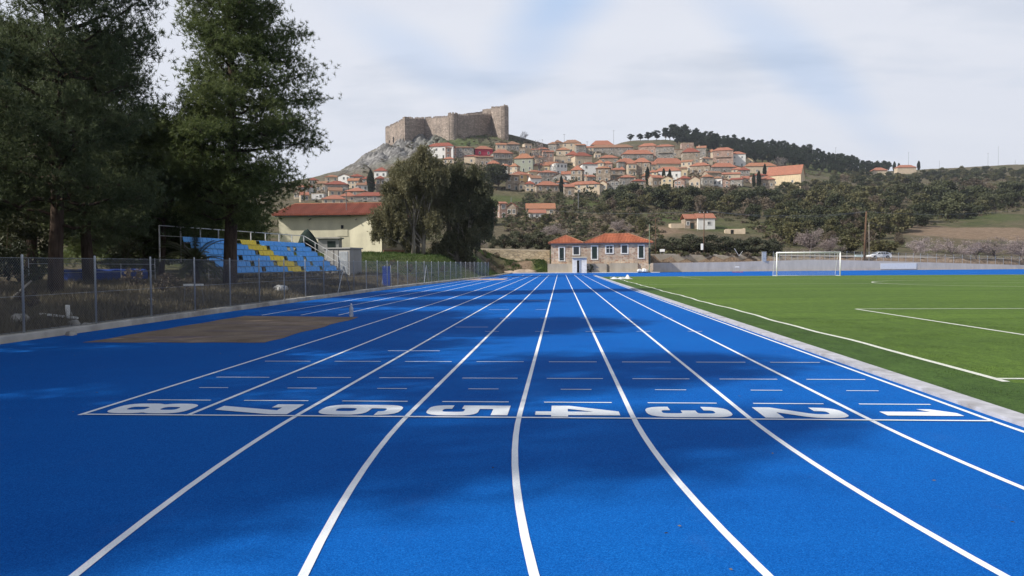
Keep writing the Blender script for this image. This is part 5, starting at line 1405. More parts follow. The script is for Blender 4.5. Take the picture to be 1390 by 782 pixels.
# ------------------------------------------------------------------ cream building behind the stand
def cream_building():
    Yb = 99.0; A = at(379, 338, Yb); C = at(475.5, 338, Yb); D = at(518.5, 339, Yb - 1.2)
    def Z(py, Y=Yb): return at(450, py, Y).z
    b = thing('cream_building', 'long cream rendered building with a red tiled hipped roof behind the stand', 'building', (A.x, Yb, 0))
    ze = Z(292.6); zb = Z(342) - 2; w1 = C.x - A.x; w2 = D.x - A.x; zr = Z(273.0)
    mb = MB(); mb.prism([(0, 0), (w1, 0), (w2, -1.2), (w2 + .2, 8.5), (0, 8.5)], zb, ze); mb.build('wall', M['cream'], b)
    mb = MB(); vs, fs, ab = hip_faces(0, w2 + 1.4, -.6, 8.6, ze, zr - ze - .18, .5, .18)
    # left hip short, right end hidden behind the tree
    xr0 = at(401, 274, Yb + 4).x - A.x; vs[8] = (xr0, 4, vs[8][2]); vs[9] = (w2 + 1.2, 4, vs[9][2])
    mb.add(vs, fs); rf = mb.build('roof', M['tile_red'], b)
    ridge_caps(((xr0, 4), (w2 + 1.2, 4)), [v[:2] for v in vs[4:8]], (ze + .18, zr), .12).build('ridge_cap', M['tile_old'], rf)
    rb = MB(); x0_, x1_ = vs[4][0], vs[5][0]
    for xx in np.arange(x0_ + .15, x1_, .27):
        f = min(1.0, (xx - x0_) / (xr0 - x0_))
        if f > .05: rb.path([(xx, vs[4][1], ze + .19), (xx, vs[4][1] + (4 - vs[4][1]) * f, ze + .19 + (zr - ze - .18) * f)], .065, 5)
    rb.build('tile_rib', M['tile_red'], rf)
    mb = MB(); mb.box(-.45, w1, -.42, -.1, ze - .14, ze - .003); mb.build('gutter', M['galv'], b)
    x = at(469, 285, Yb).x - A.x; zc = Z(289); mb = MB(); mb.path([(x, .4, zc - .2), (x, .4, Z(262))], .055, 8); mb.path([(x - .12, .4, Z(262)), (x + .12, .4, Z(261.5))], .07, 6); mb.build('flue_pipe', M['frame_steel'], b)
    xa = at(466, 306, Yb).x - A.x
    mb = MB(); mb.cbox(-.32 + xa, .05 + xa, -.06, -.004, Z(311), Z(305.8), .01); o = mb.build('window', M['glass'], b)
    fr = MB(); framed(fr, xa - .32, xa + .05, Z(311), Z(305.8), 0, .07, .05); fr.build('frame', M['cream'], o)
    mb = MB(); mb.cbox(xa - .85, xa + .6, -.16, -.004, Z(321), Z(305), .01)
    mb2 = MB(); mb2.box(xa - .85, xa + .6, -.05, -.005, Z(321), Z(312)); mb2.build('apron', M['cream'], b)
    for px in (422, 485):
        q = at(px, 296.5, Yb); mb = MB(); mb.tube((q.x - A.x, .1, q.z), (q.x - A.x, -.75 if px == 422 else -1.0, q.z - .25), .06); mb.build('spout', M['frame_steel'], b)
    # low annexe between the building and the stand
    p0 = at(432, 340, Yb - 9); p1 = at(459, 340, Yb - 9)
    a = thing('pump_house', 'low flat-roofed annexe in front of the cream building', 'annexe', (p0.x, p0.y, gzf(p0.x, p0.y)), R(6)); ww = p1.x - p0.x; hz = at(440, 324, Yb - 9).z - gzf(p0.x, p0.y)
    mb = MB(); mb.box(0, ww, 0, 2.2, -.5, hz); mb.build('wall', M['grey_render'], a)
    mb = MB(); mb.box(-.25, ww + .25, -.3, 2.4, hz, hz + .16); mb.build('roof', M['concrete'], a)
    mb = MB(); mb.box(ww * .45, ww * .85, -.03, -.003, .2, hz - .3); mb.build('door', M['dark_door'], a)
    # green netting heap in front of the wall
    p = at(421, 333, Yb - 2.5); mb = MB(); nx, ny = 18, 10; vs = []; rg = np.random.default_rng(8)
    for j in range(ny + 1):
        for i in range(nx + 1):
            u, v = i / nx, j / ny; hh = 3.0 * math.exp(-((u - .42) / .36) ** 2) * math.sin(math.pi * min(1, v * .9 + .1)) ** .6
            vs.append(((u - .5) * 4.2, (v - .5) * 2.2, max(0, hh * min(1, 5*u, 5*(1-u)) + rg.normal() * .07)))
    mb.add(vs, [(j*(nx+1)+i, j*(nx+1)+i+1, (j+1)*(nx+1)+i+1, (j+1)*(nx+1)+i) for j in range(ny) for i in range(nx)])
    o = mb.build('covered_heap', m_plain('dark_green_netting', (.028, .042, .036), .9, .3, 2, .1, 0, .8), None, (p.x, p.y, gzf(p.x, p.y)), 0, True); tag(o, 'heap under dark green netting against the cream wall', 'covered heap')
    # boundary wall right of it
    q0 = at(520, 340, Yb - 1); q1 = at(552, 340, Yb + 1)
    w = thing('brick_wall', 'low reddish wall running under the eucalyptus from the cream building', 'wall', (q0.x, q0.y, gzf(q0.x, q0.y)), math.atan2(q1.y - q0.y, q1.x - q0.x))
    mb = MB(); mb.cbox(0, (q1 - q0).length, 0, .3, -.5, 1.5, .02); mb.build('wall_body', M['tan_wall'], w); mb = MB(); mb.cbox(-.05, (q1 - q0).length, -.35, -.02, -.3, .45, .03); mb.build('plinth', M['tile_brown'], w)
cream_building()
# ------------------------------------------------------------------ the castle
def castle():
    base = hit(610, 186)
    c = thing('hilltop_castle', 'large ruined stone castle with battlements crowning the hill', 'castle', (0, 0, 0))
    def V(px, py, Y): return at(px, py, Y)
    def wall(p, q, zt0, zt1, th, merlons=True, steps=None):
        """curtain wall between two ground points with battlements"""
        d = Vector((q.x - p.x, q.y - p.y, 0)); Ln = d.length; rz = math.atan2(d.y, d.x)
        zb = min(gzf(p.x, p.y), gzf(q.x, q.y)) - 6
        o = bpy.data.objects.new('curtain_wall', None)
        mb = MB(); n = max(2, int(Ln / 1.5)); T = Matrix.Translation((p.x, p.y, 0)) @ Matrix.Rotation(rz, 4, 'Z')
        vs = []
        rr_ = random.Random(int(Ln * 100))
        for i in range(n + 1):
            f = i / n; z = zt0 * (1 - f) + zt1 * f + rr_.uniform(-.25, .2)
            if steps: z = zt0 + (zt1 - zt0) * (round(f * steps) / steps) + rr_.uniform(-.1, .1)
            vs += [T @ Vector((Ln * f, -.5, zb)), T @ Vector((Ln * f, 0, z)), T @ Vector((Ln * f, th, z)), T @ Vector((Ln * f, th, zb))]
        mb.add(vs, [(4*i+j, 4*i+4+j, 4*i+5+j, 4*i+1+j) for i in range(n) for j in range(3)] + [(0, 1, 2, 3), (4*n+3, 4*n+2, 4*n+1, 4*n)])
        w = mb.build('curtain_wall', M['castle'], c)
        if merlons and Ln > 16:
            mm = MB(); s = 0
            while s < Ln - 1.2:
                f = (s + .6) / Ln; z = zt0 * (1 - f) + zt1 * f
                mm.box(s, s + 1.25, .02, .7, z - .4, z + (rr_.uniform(1.0, 1.5) if rr_.random() > .12 else .3), 0, T)
                s += 2.25
            if len(mm.f) > 24: mm.build('battlement', M['castle'], w)
        return w
    k = 1.0
    P0 = V(524, 198, 628); P1 = V(550.5, 192, 588); P2 = V(577, 186, 612); P3 = V(610, 180, 590); P4 = V(621.5, 178, 592); P5 = V(667, 177, 632); P6 = V(685, 177, 606); P7 = V(689.5, 178, 640)
    B0 = V(524, 198, 690); B7 = V(690, 178, 700)
    zt = lambda py, P: at(600, py + (600 - 600) * 0, P.y).z
    wall(P0, P1, zt(173, P0), zt(160.5, P1), 3); wall(P1, P2, zt(160.0, P1), zt(161, P2), 3); wall(P2, P3, zt(160.5, P2), zt(159.5, P3), 3)
    wall(P4, P5, zt(157.5, P4), zt(156.5, P5), 3, True); wall(P5, P6, zt(148.5, P5), zt(147.5, P6), 3); wall(P6, P7, zt(146, P6), zt(147, P7), 3)
    wall(P7, B7, zt(147, P7), zt(152, B7), 3); wall(B7, B0, zt(158, B7), zt(172, B0), 3); wall(B0, P0, zt(172, B0), zt(173, P0), 3)
    # inner, higher wall stepping up to the keep
    I0 = V(634, 170, 640); I1 = V(655, 170, 646); I2 = V(676, 170, 640)
    wall(I0, I1, zt(154.5, I0), zt(152.5, I1), 2.5); wall(I1, I2, zt(150.0, I1), zt(147.0, I2), 2.5, True)
    # corner buttress tower on the left angle
    def rtower(p, r, ztop, lean=1.06):
        zb = gzf(p.x, p.y) - 8; mb = MB(); mb.lathe([(r * lean, zb), (r, ztop - 1.8), (r * 1.07, ztop - 1.7), (r * 1.07, ztop - .9), (r * .9, ztop - .9), (r * .9, ztop - 1.2)], 20, 0, (p.x, p.y))
        o = mb.build('round_tower', M['castle'], c)
        mm = MB()
        for i in range(9):
            a = 2 * math.pi * i / 9; T = Matrix.Translation((p.x, p.y, 0)) @ Matrix.Rotation(a, 4, 'Z'); mm.box(r * .82, r * 1.05, -.75, .75, ztop - 1.0, ztop + .1, 0, T)
        mm.build('battlement', M['castle'], o)
    rtower(V(615, 178, 593), 3.7, zt(153.2, P3)); 
    def stower(p, rz, w, d, ztop):
        zb = gzf(p.x, p.y) - 8; T = Matrix.Translation((p.x, p.y, 0)) @ Matrix.Rotation(rz, 4, 'Z'); mb = MB(); mb.box(-w/2, w/2, -d/2, d/2, zb, ztop, 0, T); o = mb.build('square_tower', M['castle'], c)
        mm = MB()
        for i in range(3):
            for j in range(3):
                if i == 1 and j == 1: continue
                mm.box(-w/2 + i*(w-1.2)/2, -w/2 + i*(w-1.2)/2 + 1.2, -d/2 + j*(d-1.2)/2, -d/2 + j*(d-1.2)/2 + 1.2, ztop, ztop + 1.2, 0, T)
        mm.build('battlement', M['castle'], o)
    stower(V(551, 190, 590), R(40), 3.6, 3.6, zt(159.5, P1)); stower(V(683, 178, 612), R(-35), 6.5, 6.5, zt(146.5, P6)); stower(V(637, 176, 612), R(30), 4, 4, zt(157.5, P4))
    g = MB(); q = P0.lerp(P1, .42); n_ = Vector((-(P1.y - P0.y), P1.x - P0.x, 0)).normalized() * -1
    for s, w, h in ((.42, 1.0, 4.5), (.2, .8, 2.2)):
        q = P0.lerp(P1, s); zz = gzf(q.x, q.y)
        T = Matrix.Translation((q.x, q.y, zz)) @ Matrix.Rotation(math.atan2(P1.y - P0.y, P1.x - P0.x), 4, 'Z'); g.box(-w, w, -.62, -.2, 2.0, 2.0 + h, 0, T)
    g.build('arrow_opening_shade', M['dark'], c)  # solid near-black slabs, painted shade of the openings
castle()

# ------------------------------------------------------------------ village houses
CR = {'5': (370, 130, 3.009), '6': (500, 130, 5.346), '7': (640, 170, 6.014), '8': (840, 160, 5.346), 'A': (640, 170, 9.775), 'B': (750, 180, 9.775), 'C': (650, 240, 7.108), 'L': (370, 220, 6.018)}
WIN = {}
def win_mesh(kind, w, h, fm):
    k = (kind, round(w, 1), round(h, 1), fm)
    if k not in WIN:
        mb = MB(); mb.box(-w/2, w/2, -.03, .10, 0, h, 1); t = .16
        mb.box(-w/2 - t, -w/2, -.10, .08, -t, h + t, 0); mb.box(w/2, w/2 + t, -.10, .08, -t, h + t, 0)
        mb.box(-w/2, w/2, -.10, .08, h, h + t, 0); mb.box(-w/2, w/2, -.10, .08, -t, 0, 0)
        if kind == 'window': mb.box(-.05, .05, -.07, -.032, 0, h, 0)
        WIN[k] = mb.mesh(kind, [M['win_white'] if fm == 'w' else M['win_brown'], M['glass'] if kind == 'window' else M['dark_door']])
    return WIN[k]
CHIM = MB(); CHIM.box(-.35, .35, -.3, .3, -1.2, 1.0); CHIM.box(-.45, .45, -.4, .4, 1.0, 1.14); CHIM = CHIM.mesh('chimney', HW['beige'])
def house(cr, l, r, rt, ev, bs, wall, roof, yaw, cols, rows, label, kind='hip', chim=0, balc=0, depth=None, fm='w', cat='house', name='village_house', d_ov=None):
    ox, oy, s = CR[cr]; f = lambda x, y: (ox + x / s, oy + y / s)
    pl, yt = f(l, rt); pr, yb = f(r, bs); ye = f(0, ev)[1]
    g = hit((pl + pr) / 2, yb); Y = g.y; u = Y / F
    wpx = (pr - pl) * u * 1.1; hgt = max(2.4, (yb - ye) * u * 1.08); rise = max(.5, (ye - yt) * u)
    cy = math.cos(R(yaw)); sy = abs(math.sin(R(yaw)))
    dep = depth or max(5.0, min(9.0, wpx * .8)); w = max(3.2, (wpx - dep * sy * .75) / max(.5, cy))
    view = math.atan2(-g.x, g.y)                          # keep fronts roughly facing the valley
    h = thing(name, label, cat, (g.x, g.y, g.z), R(yaw) * 1.0 + view * .35)
    x0, x1 = -w / 2, w / 2; fnd = 5.0
    mb = MB(); mb.box(x0, x1, 0, dep, -fnd, hgt); wo = mb.build('wall', HW[wall], h)
    if kind == 'hip': vs, fs, ab = hip_faces(x0, x1, 0, dep, hgt, rise * 1.15, .45, .18)
    elif kind == 'gable': vs, fs, ab = gable_faces(x0, x1, 0, dep, hgt, rise * 1.15, .4, .18, 'x')
    elif kind == 'gabley': vs, fs, ab = gable_faces(x0, x1, 0, dep, hgt, rise * 1.1, .35, .18, 'y')
    elif kind == 'shed':
        vs = [(x0-.3, -.4, hgt-.05), (x1+.3, -.4, hgt-.05), (x1+.3, dep+.3, hgt+rise), (x0-.3, dep+.3, hgt+rise)]; vs += [(a, b, z + .18) for a, b, z in vs]; fs = [(3, 2, 1, 0), (4, 5, 6, 7), (0, 1, 5, 4), (1, 2, 6, 5), (2, 3, 7, 6), (3, 0, 4, 7)]
    elif kind == 'flat':
        vs = [(x0-.1, -.1, hgt), (x1+.1, -.1, hgt), (x1+.1, dep+.1, hgt), (x0-.1, dep+.1, hgt)]; vs += [(a, b, z + .25) for a, b, z in vs]; fs = [(3, 2, 1, 0), (4, 5, 6, 7), (0, 1, 5, 4), (1, 2, 6, 5), (2, 3, 7, 6), (3, 0, 4, 7)]
    else: vs = None
    rf = None
    if vs:
        mb = MB(); mb.add(vs, fs)
        if kind in ('gable', 'gabley'):
            if kind == 'gable':
                for xx in (x0, x1): pass
        rf = mb.build('roof', HR[roof] if kind != 'flat' else HW['beige'], h)
        if kind == 'gable':
            g1 = MB(); z1 = hgt + rise * 1.15 * (1 - .0) - .12
            for xx, e in ((x0 + .02, .2), (x1 - .22, .2)): g1.prism([(0, 0), (dep, 0), (dep / 2, z1 - hgt)], 0, e, 0, Matrix.Translation((xx, 0, hgt)) @ Matrix(((0, 0, 1, 0), (1, 0, 0, 0), (0, 1, 0, 0), (0, 0, 0, 1))))
            g1.build('gable_wall', HW[wall], h)
        if kind == 'gabley':
            g1 = MB(); z1 = rise * 1.1 - .1
            for yy in (.02, dep - .22): g1.prism([(x0, 0), (x1, 0), ((x0 + x1) / 2, z1)], 0, .2, 0, Matrix.Translation((0, yy + .2, hgt)) @ Matrix(((1, 0, 0, 0), (0, 0, -1, 0), (0, 1, 0, 0), (0, 0, 0, 1))))
            g1.build('gable_wall', HW[wall], h)
    for c_ in range(chim):
        part_of('chimney', CHIM, rf or h, (x0 + w * (.25 + .5 * c_), dep * .42, hgt + rise * (.75 if kind != 'flat' else .3)))
    st = hgt / max(1, rows); rr_ = random.Random(int(l * 7 + rt * 3))
    for j in range(rows):
        zz = j * st + st * .30
        for i in range(cols):
            if rr_.random() < .10: continue
            ww = min(1.1, w / (cols * 2.1)); wh = min(1.65, st * .52)
            xx = x0 + w * (i + .5) / cols + rr_.uniform(-.1, .1)
            if j == 0 and rows > 1 and i == cols // 2: part_of('door', win_mesh('door', 1.0, min(2.1, st * .72), fm), h, (xx, 0, .02))
            else: part_of('window', win_mesh('window', ww, wh, fm), h, (xx, 0, zz))
        nside = max(1, int(dep / 3.4))
        for i in range(nside):
            yy = dep * (i + .5) / nside
            part_of('window', win_mesh('window', .9, min(1.5, st * .5), fm), h, (x1, yy, zz), R(90))
            part_of('window', win_mesh('window', .9, min(1.5, st * .5), fm), h, (x0, yy, zz), R(-90))
    if balc:
        b = MB(); zz = st * (rows - 1) + .1; b.box(x0 + w * .12, x1 - w * .12, -1.05, -.002, zz - .14, zz); bb = b.build('balcony', HW['beige'], h)
        b = MB(); b.box(x0 + w * .12, x1 - w * .12, -1.04, -1.0, zz + .9, zz + .96)
        for xx in np.arange(x0 + w * .12, x1 - w * .12, .5): b.box(xx, xx + .05, -1.04, -1.0, zz, zz + .9)
        b.build('railing', M['wire'], bb)
    return h

Hs = [
 # nearest the castle, left to right
 ('6', 425, 615, 347, 375, 455, 'white', 'r', -10, 4, 2, 'white two-storey house with a red roof directly below the castle slope', 'hip', 1),
 ('6', 560, 640, 372, 384, 455, 'pink', 'o', 12, 2, 2, 'reddish side wing joined to the white house below the castle', 'gable'),
 ('6', 620, 760, 372, 384, 450, 'grey', 'b', 5, 4, 2, 'grey stone house with a row of windows between the white house and the crimson one', 'hip'),
 ('6', 775, 905, 368, 393, 440, 'crimson', 'o', 14, 2, 1, 'crimson painted house with an orange roof, the only one of that colour', 'hip'),
 ('6', 695, 800, 432, 446, 500, 'beige', 'r', -8, 3, 1, 'beige house with a red roof to the lower left of the crimson house', 'hip'),
 ('6', 780, 905, 440, 452, 520, 'stone', 'b', 6, 4, 1, 'long brown stone house immediately under the crimson house', 'gable'),
 ('6', 905, 1050, 396, 425, 505, 'grey', 'o', 16, 3, 2, 'grey stone house with balconies right of the crimson house', 'hip', 0, 1),
 ('6', 540, 620, 448, 465, 500, 'beige', 'o', -6, 2, 1, 'small beige house under the reddish wing, half behind the eucalyptus top', 'hip'),
 ('A', 465, 640, 220, 265, 345, 'grey', 'b', 10, 3, 1, 'grey stone house with a pyramid roof high under the castle hill', 'hip'),
 ('A', 700, 810, 250, 262, 400, 'beige', 'f', 20, 2, 2, 'narrow pale tower house beside the grey pyramid-roofed house', 'flat'),
 ('A', 640, 710, 290, 305, 400, 'stone', 'b', 0, 2, 1, 'dim stone annexe between the pyramid-roofed house and the pale tower house', 'shed'),
 ('A', 570, 810, 395, 460, 620, 'green', 'f', -8, 3, 2, 'pale green rendered house with a faded tile roof', 'hip', 1),
 ('A', 780, 1025, 510, 548, 625, 'cream', 'o', -3, 3, 1, 'cream single-row house with three square windows in a line', 'hip'),
 ('A', 950, 1090, 350, 372, 530, 'pink', 'o', 8, 2, 2, 'pinkish stone house with two tall storeys left of the skyline house', 'gable'),
 ('A', 530, 810, 625, 670, 790, 'yellow', 'o', 22, 3, 2, 'apricot yellow house beside the round umbrella pine', 'hip', 1),
 ('C', 265, 390, -25, 0, 130, 'stone', 'b', 4, 2, 2, 'brown stone house left of the apricot one, under the umbrella pine', 'shed'),
 ('A', 900, 1135, 605, 640, 755, 'grey', 'o', 10, 3, 2, 'grey stone house with an orange roof just below the cream three-window house', 'hip'),
 ('7', 530, 722, 462, 496, 545, 'stone', 'o', 12, 3, 1, 'low stone house with an orange roof above the brown scrub slope', 'hip'),
 # the skyline group
 ('7', 675, 745, 128, 150, 218, 'beige', 'b', 14, 1, 2, 'left gabled block of the top skyline house', 'hip'),
 ('7', 745, 885, 125, 152, 218, 'beige', 'b', -6, 3, 2, 'wide beige house on the skyline with a brown roof', 'hip', 1),
 ('7', 985, 1150, 130, 165, 200, 'stone', 'o', 4, 2, 1, 'orange-roofed upper floor of the long stone house on the skyline', 'hip'),
 ('7', 985, 1300, 165, 190, 246, 'grey', 'b', 2, 5, 2, 'long grey stone house on the skyline right of the wide beige one', 'hip'),
 ('7', 770, 870, 218, 250, 312, 'stone', 'r', -12, 2, 1, 'brown house with a bright red roof below the wide skyline house', 'hip'),
 ('7', 590, 665, 220, 240, 312, 'pink', 'f', 0, 2, 2, 'small pink-stoned house with faded tiles behind a bare tree', 'hip'),
 ('7', 680, 770, 232, 262, 330, 'beige', 'f', 8, 2, 1, 'beige house with a parapet left of the red-roofed brown house', 'flat'),
 ('7', 685, 790, 305, 318, 412, 'white', 'f', 24, 3, 2, 'white house in the shade of the white-trimmed stone house', 'shed'),
 ('B', 295, 530, 275, 325, 455, 'beige', 'r', 18, 2, 1, 'stone house with a white cornice and two tall windows in mid village', 'hip'),
 ('B', 395, 600, 405, 437, 585, 'white', 'r', 10, 2, 2, 'bright white house with a blue-grey window in mid village', 'hip', 1),
 ('B', 240, 395, 455, 515, 640, 'stone', 'o', -14, 2, 2, 'tall stone house with an orange roof left of the bright white house', 'hip'),
 ('B', 560, 640, 262, 285, 345, 'beige', 'f', 6, 2, 1, 'small pale house with a chimney between two red roofs', 'flat', 1),
 ('B', 640, 860, 305, 345, 410, 'stone', 'o', 4, 3, 1, 'low house with a long orange roof under the long grey skyline house', 'hip'),
 ('B', 585, 760, 462, 490, 655, 'stone', 'f', -4, 2, 2, 'tall stone house with two tall windows above two short ones', 'hip'),
 ('B', 765, 960, 478, 510, 640, 'stone', 'o', 8, 2, 2, 'stone house with twin tall windows and a wooden balcony', 'hip', 0, 1),
 ('B', 660, 790, 385, 420, 500, 'pink', 'o', -8, 2, 1, 'house with a flared orange roof right of the bright white house', 'hip'),
 ('B', 870, 960, 360, 400, 500, 'grey', 'o', 12, 2, 1, 'grey house squeezed behind the twin-window stone house', 'hip'),
 ('B', 940, 1180, 245, 290, 350, 'grey', 'o', 6, 3, 1, 'wide grey house with a bright orange roof and a chimney', 'hip', 1),
 ('B', 920, 1090, 350, 400, 470, 'stone', 'o', -6, 2, 1, 'house with a big orange roof below the white-chimneyed grey house', 'hip'),
 ('B', 950, 1100, 575, 605, 690, 'beige', 'o', 10, 2, 1, 'small beige house with a flat orange roof at the lower right of the centre', 'shed'),
 ('B', 190, 620, 655, 700, 800, 'beige', 'o', -16, 4, 2, 'broad house with orange tiles and pale corner blocks above the green slope', 'hip'),
 ('7', 760, 840, 485, 512, 590, 'stone', 'o', 5, 1, 1, 'open porch with orange tiles attached to the left of the broad corner house', 'shed'),
 ('B', 1000, 1110, 405, 430, 570, 'beige', 'o', 6, 2, 2, 'beige house with dark balcony door near the middle right', 'hip', 0, 1),
 ('B', 1085, 1180, 365, 410, 560, 'stone', 'o', -10, 2, 2, 'tall stone house with a red roof right of the beige house with a balcony door', 'hip'),
 # right half
 ('8', 0, 95, 208, 222, 262, 'stone', 'r', 3, 3, 1, 'low stone house with a dull red roof under the first lone pines of the ridge', 'hip'),
 ('8', 145, 272, 190, 212, 268, 'pink', 'o', -12, 2, 1, 'pink house with two arched doors below the ridge pines', 'hip'),
 ('8', 40, 240, 238, 268, 305, 'grey', 'o', 6, 3, 1, 'low grey house under a wide orange roof below the pink arched house', 'hip'),
 ('8', 275, 395, 200, 217, 300, 'grey', 'o', -4, 3, 2, 'grey house with a balcony and one chimney on its orange roof', 'hip', 1, 1),
 ('8', 460, 540, 178, 190, 255, 'pink', 'f', 4, 1, 2, 'square pink tower house with a single window', 'flat'),
 ('8', 470, 580, 230, 258, 335, 'stone', 'r', 2, 3, 2, 'stone house with a red roof in front of the square pink tower house', 'hip'),
 ('8', 580, 615, 285, 293, 325, 'white', 'f', 0, 1, 1, 'tiny white shed right of the red-roofed stone house', 'flat'),
 ('8', 690, 822, 226, 248, 335, 'pink', 'o', -8, 2, 2, 'pink stone house with a dark balcony at the right side of the village', 'hip', 1, 1),
 ('8', 820, 915, 253, 272, 350, 'white', 'o', 4, 2, 2, 'white and stone house with two windows at the right edge of the upper village', 'hip'),
 ('8', 260, 475, 298, 338, 372, 'beige', 'o', 14, 3, 1, 'low beige house under a sloping orange roof in the middle right', 'hip'),
 ('8', 100, 222, 300, 333, 408, 'stone', 'o', -10, 2, 2, 'stone house with a hipped orange roof left of the low beige one', 'hip'),
 ('8', 0, 105, 298, 335, 380, 'stone', 'o', 8, 2, 1, 'house with orange tiles between two taller stone houses', 'hip'),
 ('8', 0, 42, 362, 385, 445, 'stone', 'o', -4, 1, 2, 'narrow stone house at the lower middle of the village', 'hip'),
 ('8', 10, 120, 420, 440, 500, 'grey', 'o', 6, 2, 1, 'grey house with a small orange roof in front of the narrow stone house', 'hip'),
 ('8', 520, 655, 332, 355, 415, 'stone', 'o', -12, 3, 1, 'stone house with a pale orange roof right of the centre', 'hip'),
 ('8', 680, 848, 333, 362, 405, 'grey', 'o', 8, 3, 1, 'grey house with a pyramid-like orange roof below the pink balcony house', 'hip'),
 ('8', 270, 440, 362, 392, 445, 'white', 'o', -6, 3, 1, 'white-walled house with green shutters and an orange roof at the wood edge', 'hip', 1),
 ('8', 640, 750, 390, 405, 450, 'stone', 'b', 18, 2, 1, 'brown-roofed house half hidden by trees at the wood edge', 'gable'),
 ('8', 735, 872, 400, 415, 450, 'beige', 'o', -4, 3, 1, 'low beige house with an orange roof at the wood edge', 'gable'),
 ('8', 930, 1132, 333, 358, 408, 'beige', 'f', 6, 4, 1, 'long beige house with faded tiles and small arched windows, apart on the right', 'hip'),
 ('8', 1085, 1305, 366, 425, 500, 'cream', 'o', -28, 2, 1, 'cream barn-like house with a big orange roof at the village\'s right end', 'gable'),
 ('8', 1035, 1128, 432, 456, 515, 'stone', 'o', 4, 2, 1, 'small stone house in front of the cream barn-like house', 'hip'),
 ('8', 905, 1010, 425, 445, 470, 'beige', 'o', 10, 2, 1, 'low orange-tiled house among cypresses left of the small stone house', 'gable'),
 ('8', 440, 520, 425, 445, 475, 'grey', 'r', 4, 2, 1, 'low grey house with a dull red roof peeping over the wood', 'hip'),
 ('8', 395, 460, 225, 236, 290, 'stone', 'b', -5, 2, 1, 'small brown-roofed house between the balcony house and the pink tower', 'shed'),
 ('8', 160, 260, 268, 284, 310, 'stone', 'r', -14, 2, 1, 'small red-roofed house under the wide orange roof', 'hip'),
 # left quarter, beyond the cream building
 ('L', 430, 540, 108, 125, 165, 'beige', 'f', 8, 2, 1, 'highest house of the left quarter with a faded roof', 'hip'),
 ('L', 350, 440, 162, 182, 250, 'stone', 'b', -10, 2, 1, 'brown-roofed stone house at the left of the left quarter', 'gable'),
 ('L', 435, 610, 160, 190, 262, 'grey', 'r', 6, 3, 1, 'wide grey stone house with a red roof in the left quarter', 'hip'),
 ('L', 265, 345, 190, 212, 262, 'white', 'r', 12, 2, 1, 'small white house with a red roof at the left end of the left quarter', 'hip'),
 ('L', 320, 415, 250, 262, 305, 'white', 'f', -4, 2, 1, 'plain white flat-topped house above the cream building roof', 'flat'),
 ('L', 410, 590, 275, 310, 345, 'beige', 'o', 4, 3, 1, 'house with a wide orange roof directly above the cream building roof', 'hip'),
 ('L', 460, 570, 212, 240, 280, 'beige', 'b', 16, 2, 1, 'tan house with a brown roof below the wide grey stone house', 'gable'),
 ('L', 590, 750, 212, 242, 285, 'stone', 'o', -8, 3, 1, 'stone house with a bright orange hipped roof left of the big cypress', 'hip'),
 ('L', 550, 680, 252, 285, 320, 'beige', 'o', 6, 2, 1, 'orange-roofed house behind the flue of the cream building', 'hip'),
 ('L', 670, 930, 250, 282, 325, 'grey', 'r', -3, 4, 1, 'long low grey house with a pale red roof right of the flue', 'hip'),
 ('L', 690, 780, 175, 195, 240, 'white', 'b', 10, 2, 1, 'white house with a brown roof left of the big cypress', 'gable'),
 ('L', 830, 930, 48, 78, 130, 'white', 'r', -6, 2, 1, 'white house with a red roof at the foot of the crag', 'hip'),
 ('L', 845, 920, 122, 145, 250, 'stone', 'r', 10, 2, 2, 'tall brown house with a red roof right of the big cypress', 'hip'),
 ('L', 915, 965, 125, 140, 260, 'grey', 'f', 0, 1, 3, 'narrow pale tenement right of the tall brown house', 'flat'),
 ('L', 225, 300, 250, 275, 320, 'beige', 'o', 20, 2, 1, 'orange-roofed house at the far left, partly hidden by the tall pine', 'gable'),
 # foot of the hill
 ('C', 200, 275, 245, 270, 400, 'pink', 'o', 14, 1, 2, 'ruined pinkish house with broken walls right of the dark eucalyptus', 'shed'),
 ('C', 270, 360, 262, 300, 380, 'stone', 'o', -8, 2, 1, 'stone house with an orange lean-to roof beside the ruined pinkish house', 'gabley'),
 ('C', 95, 155, 290, 300, 470, 'pink', 'f', 4, 1, 2, 'tall pink stub of a ruined wall next to the dark eucalyptus', 'none'),
 ('C', 470, 725, 278, 330, 365, 'beige', 'f', 3, 4, 1, 'long house with a plain beige gable roof at the foot of the hill', 'gable'),
 ('C', 490, 640, 318, 360, 410, 'white', 'o', 3, 3, 1, 'small orange-roofed house with white columns in front of the long one', 'shed'),
]
for a in Hs: house(*a)
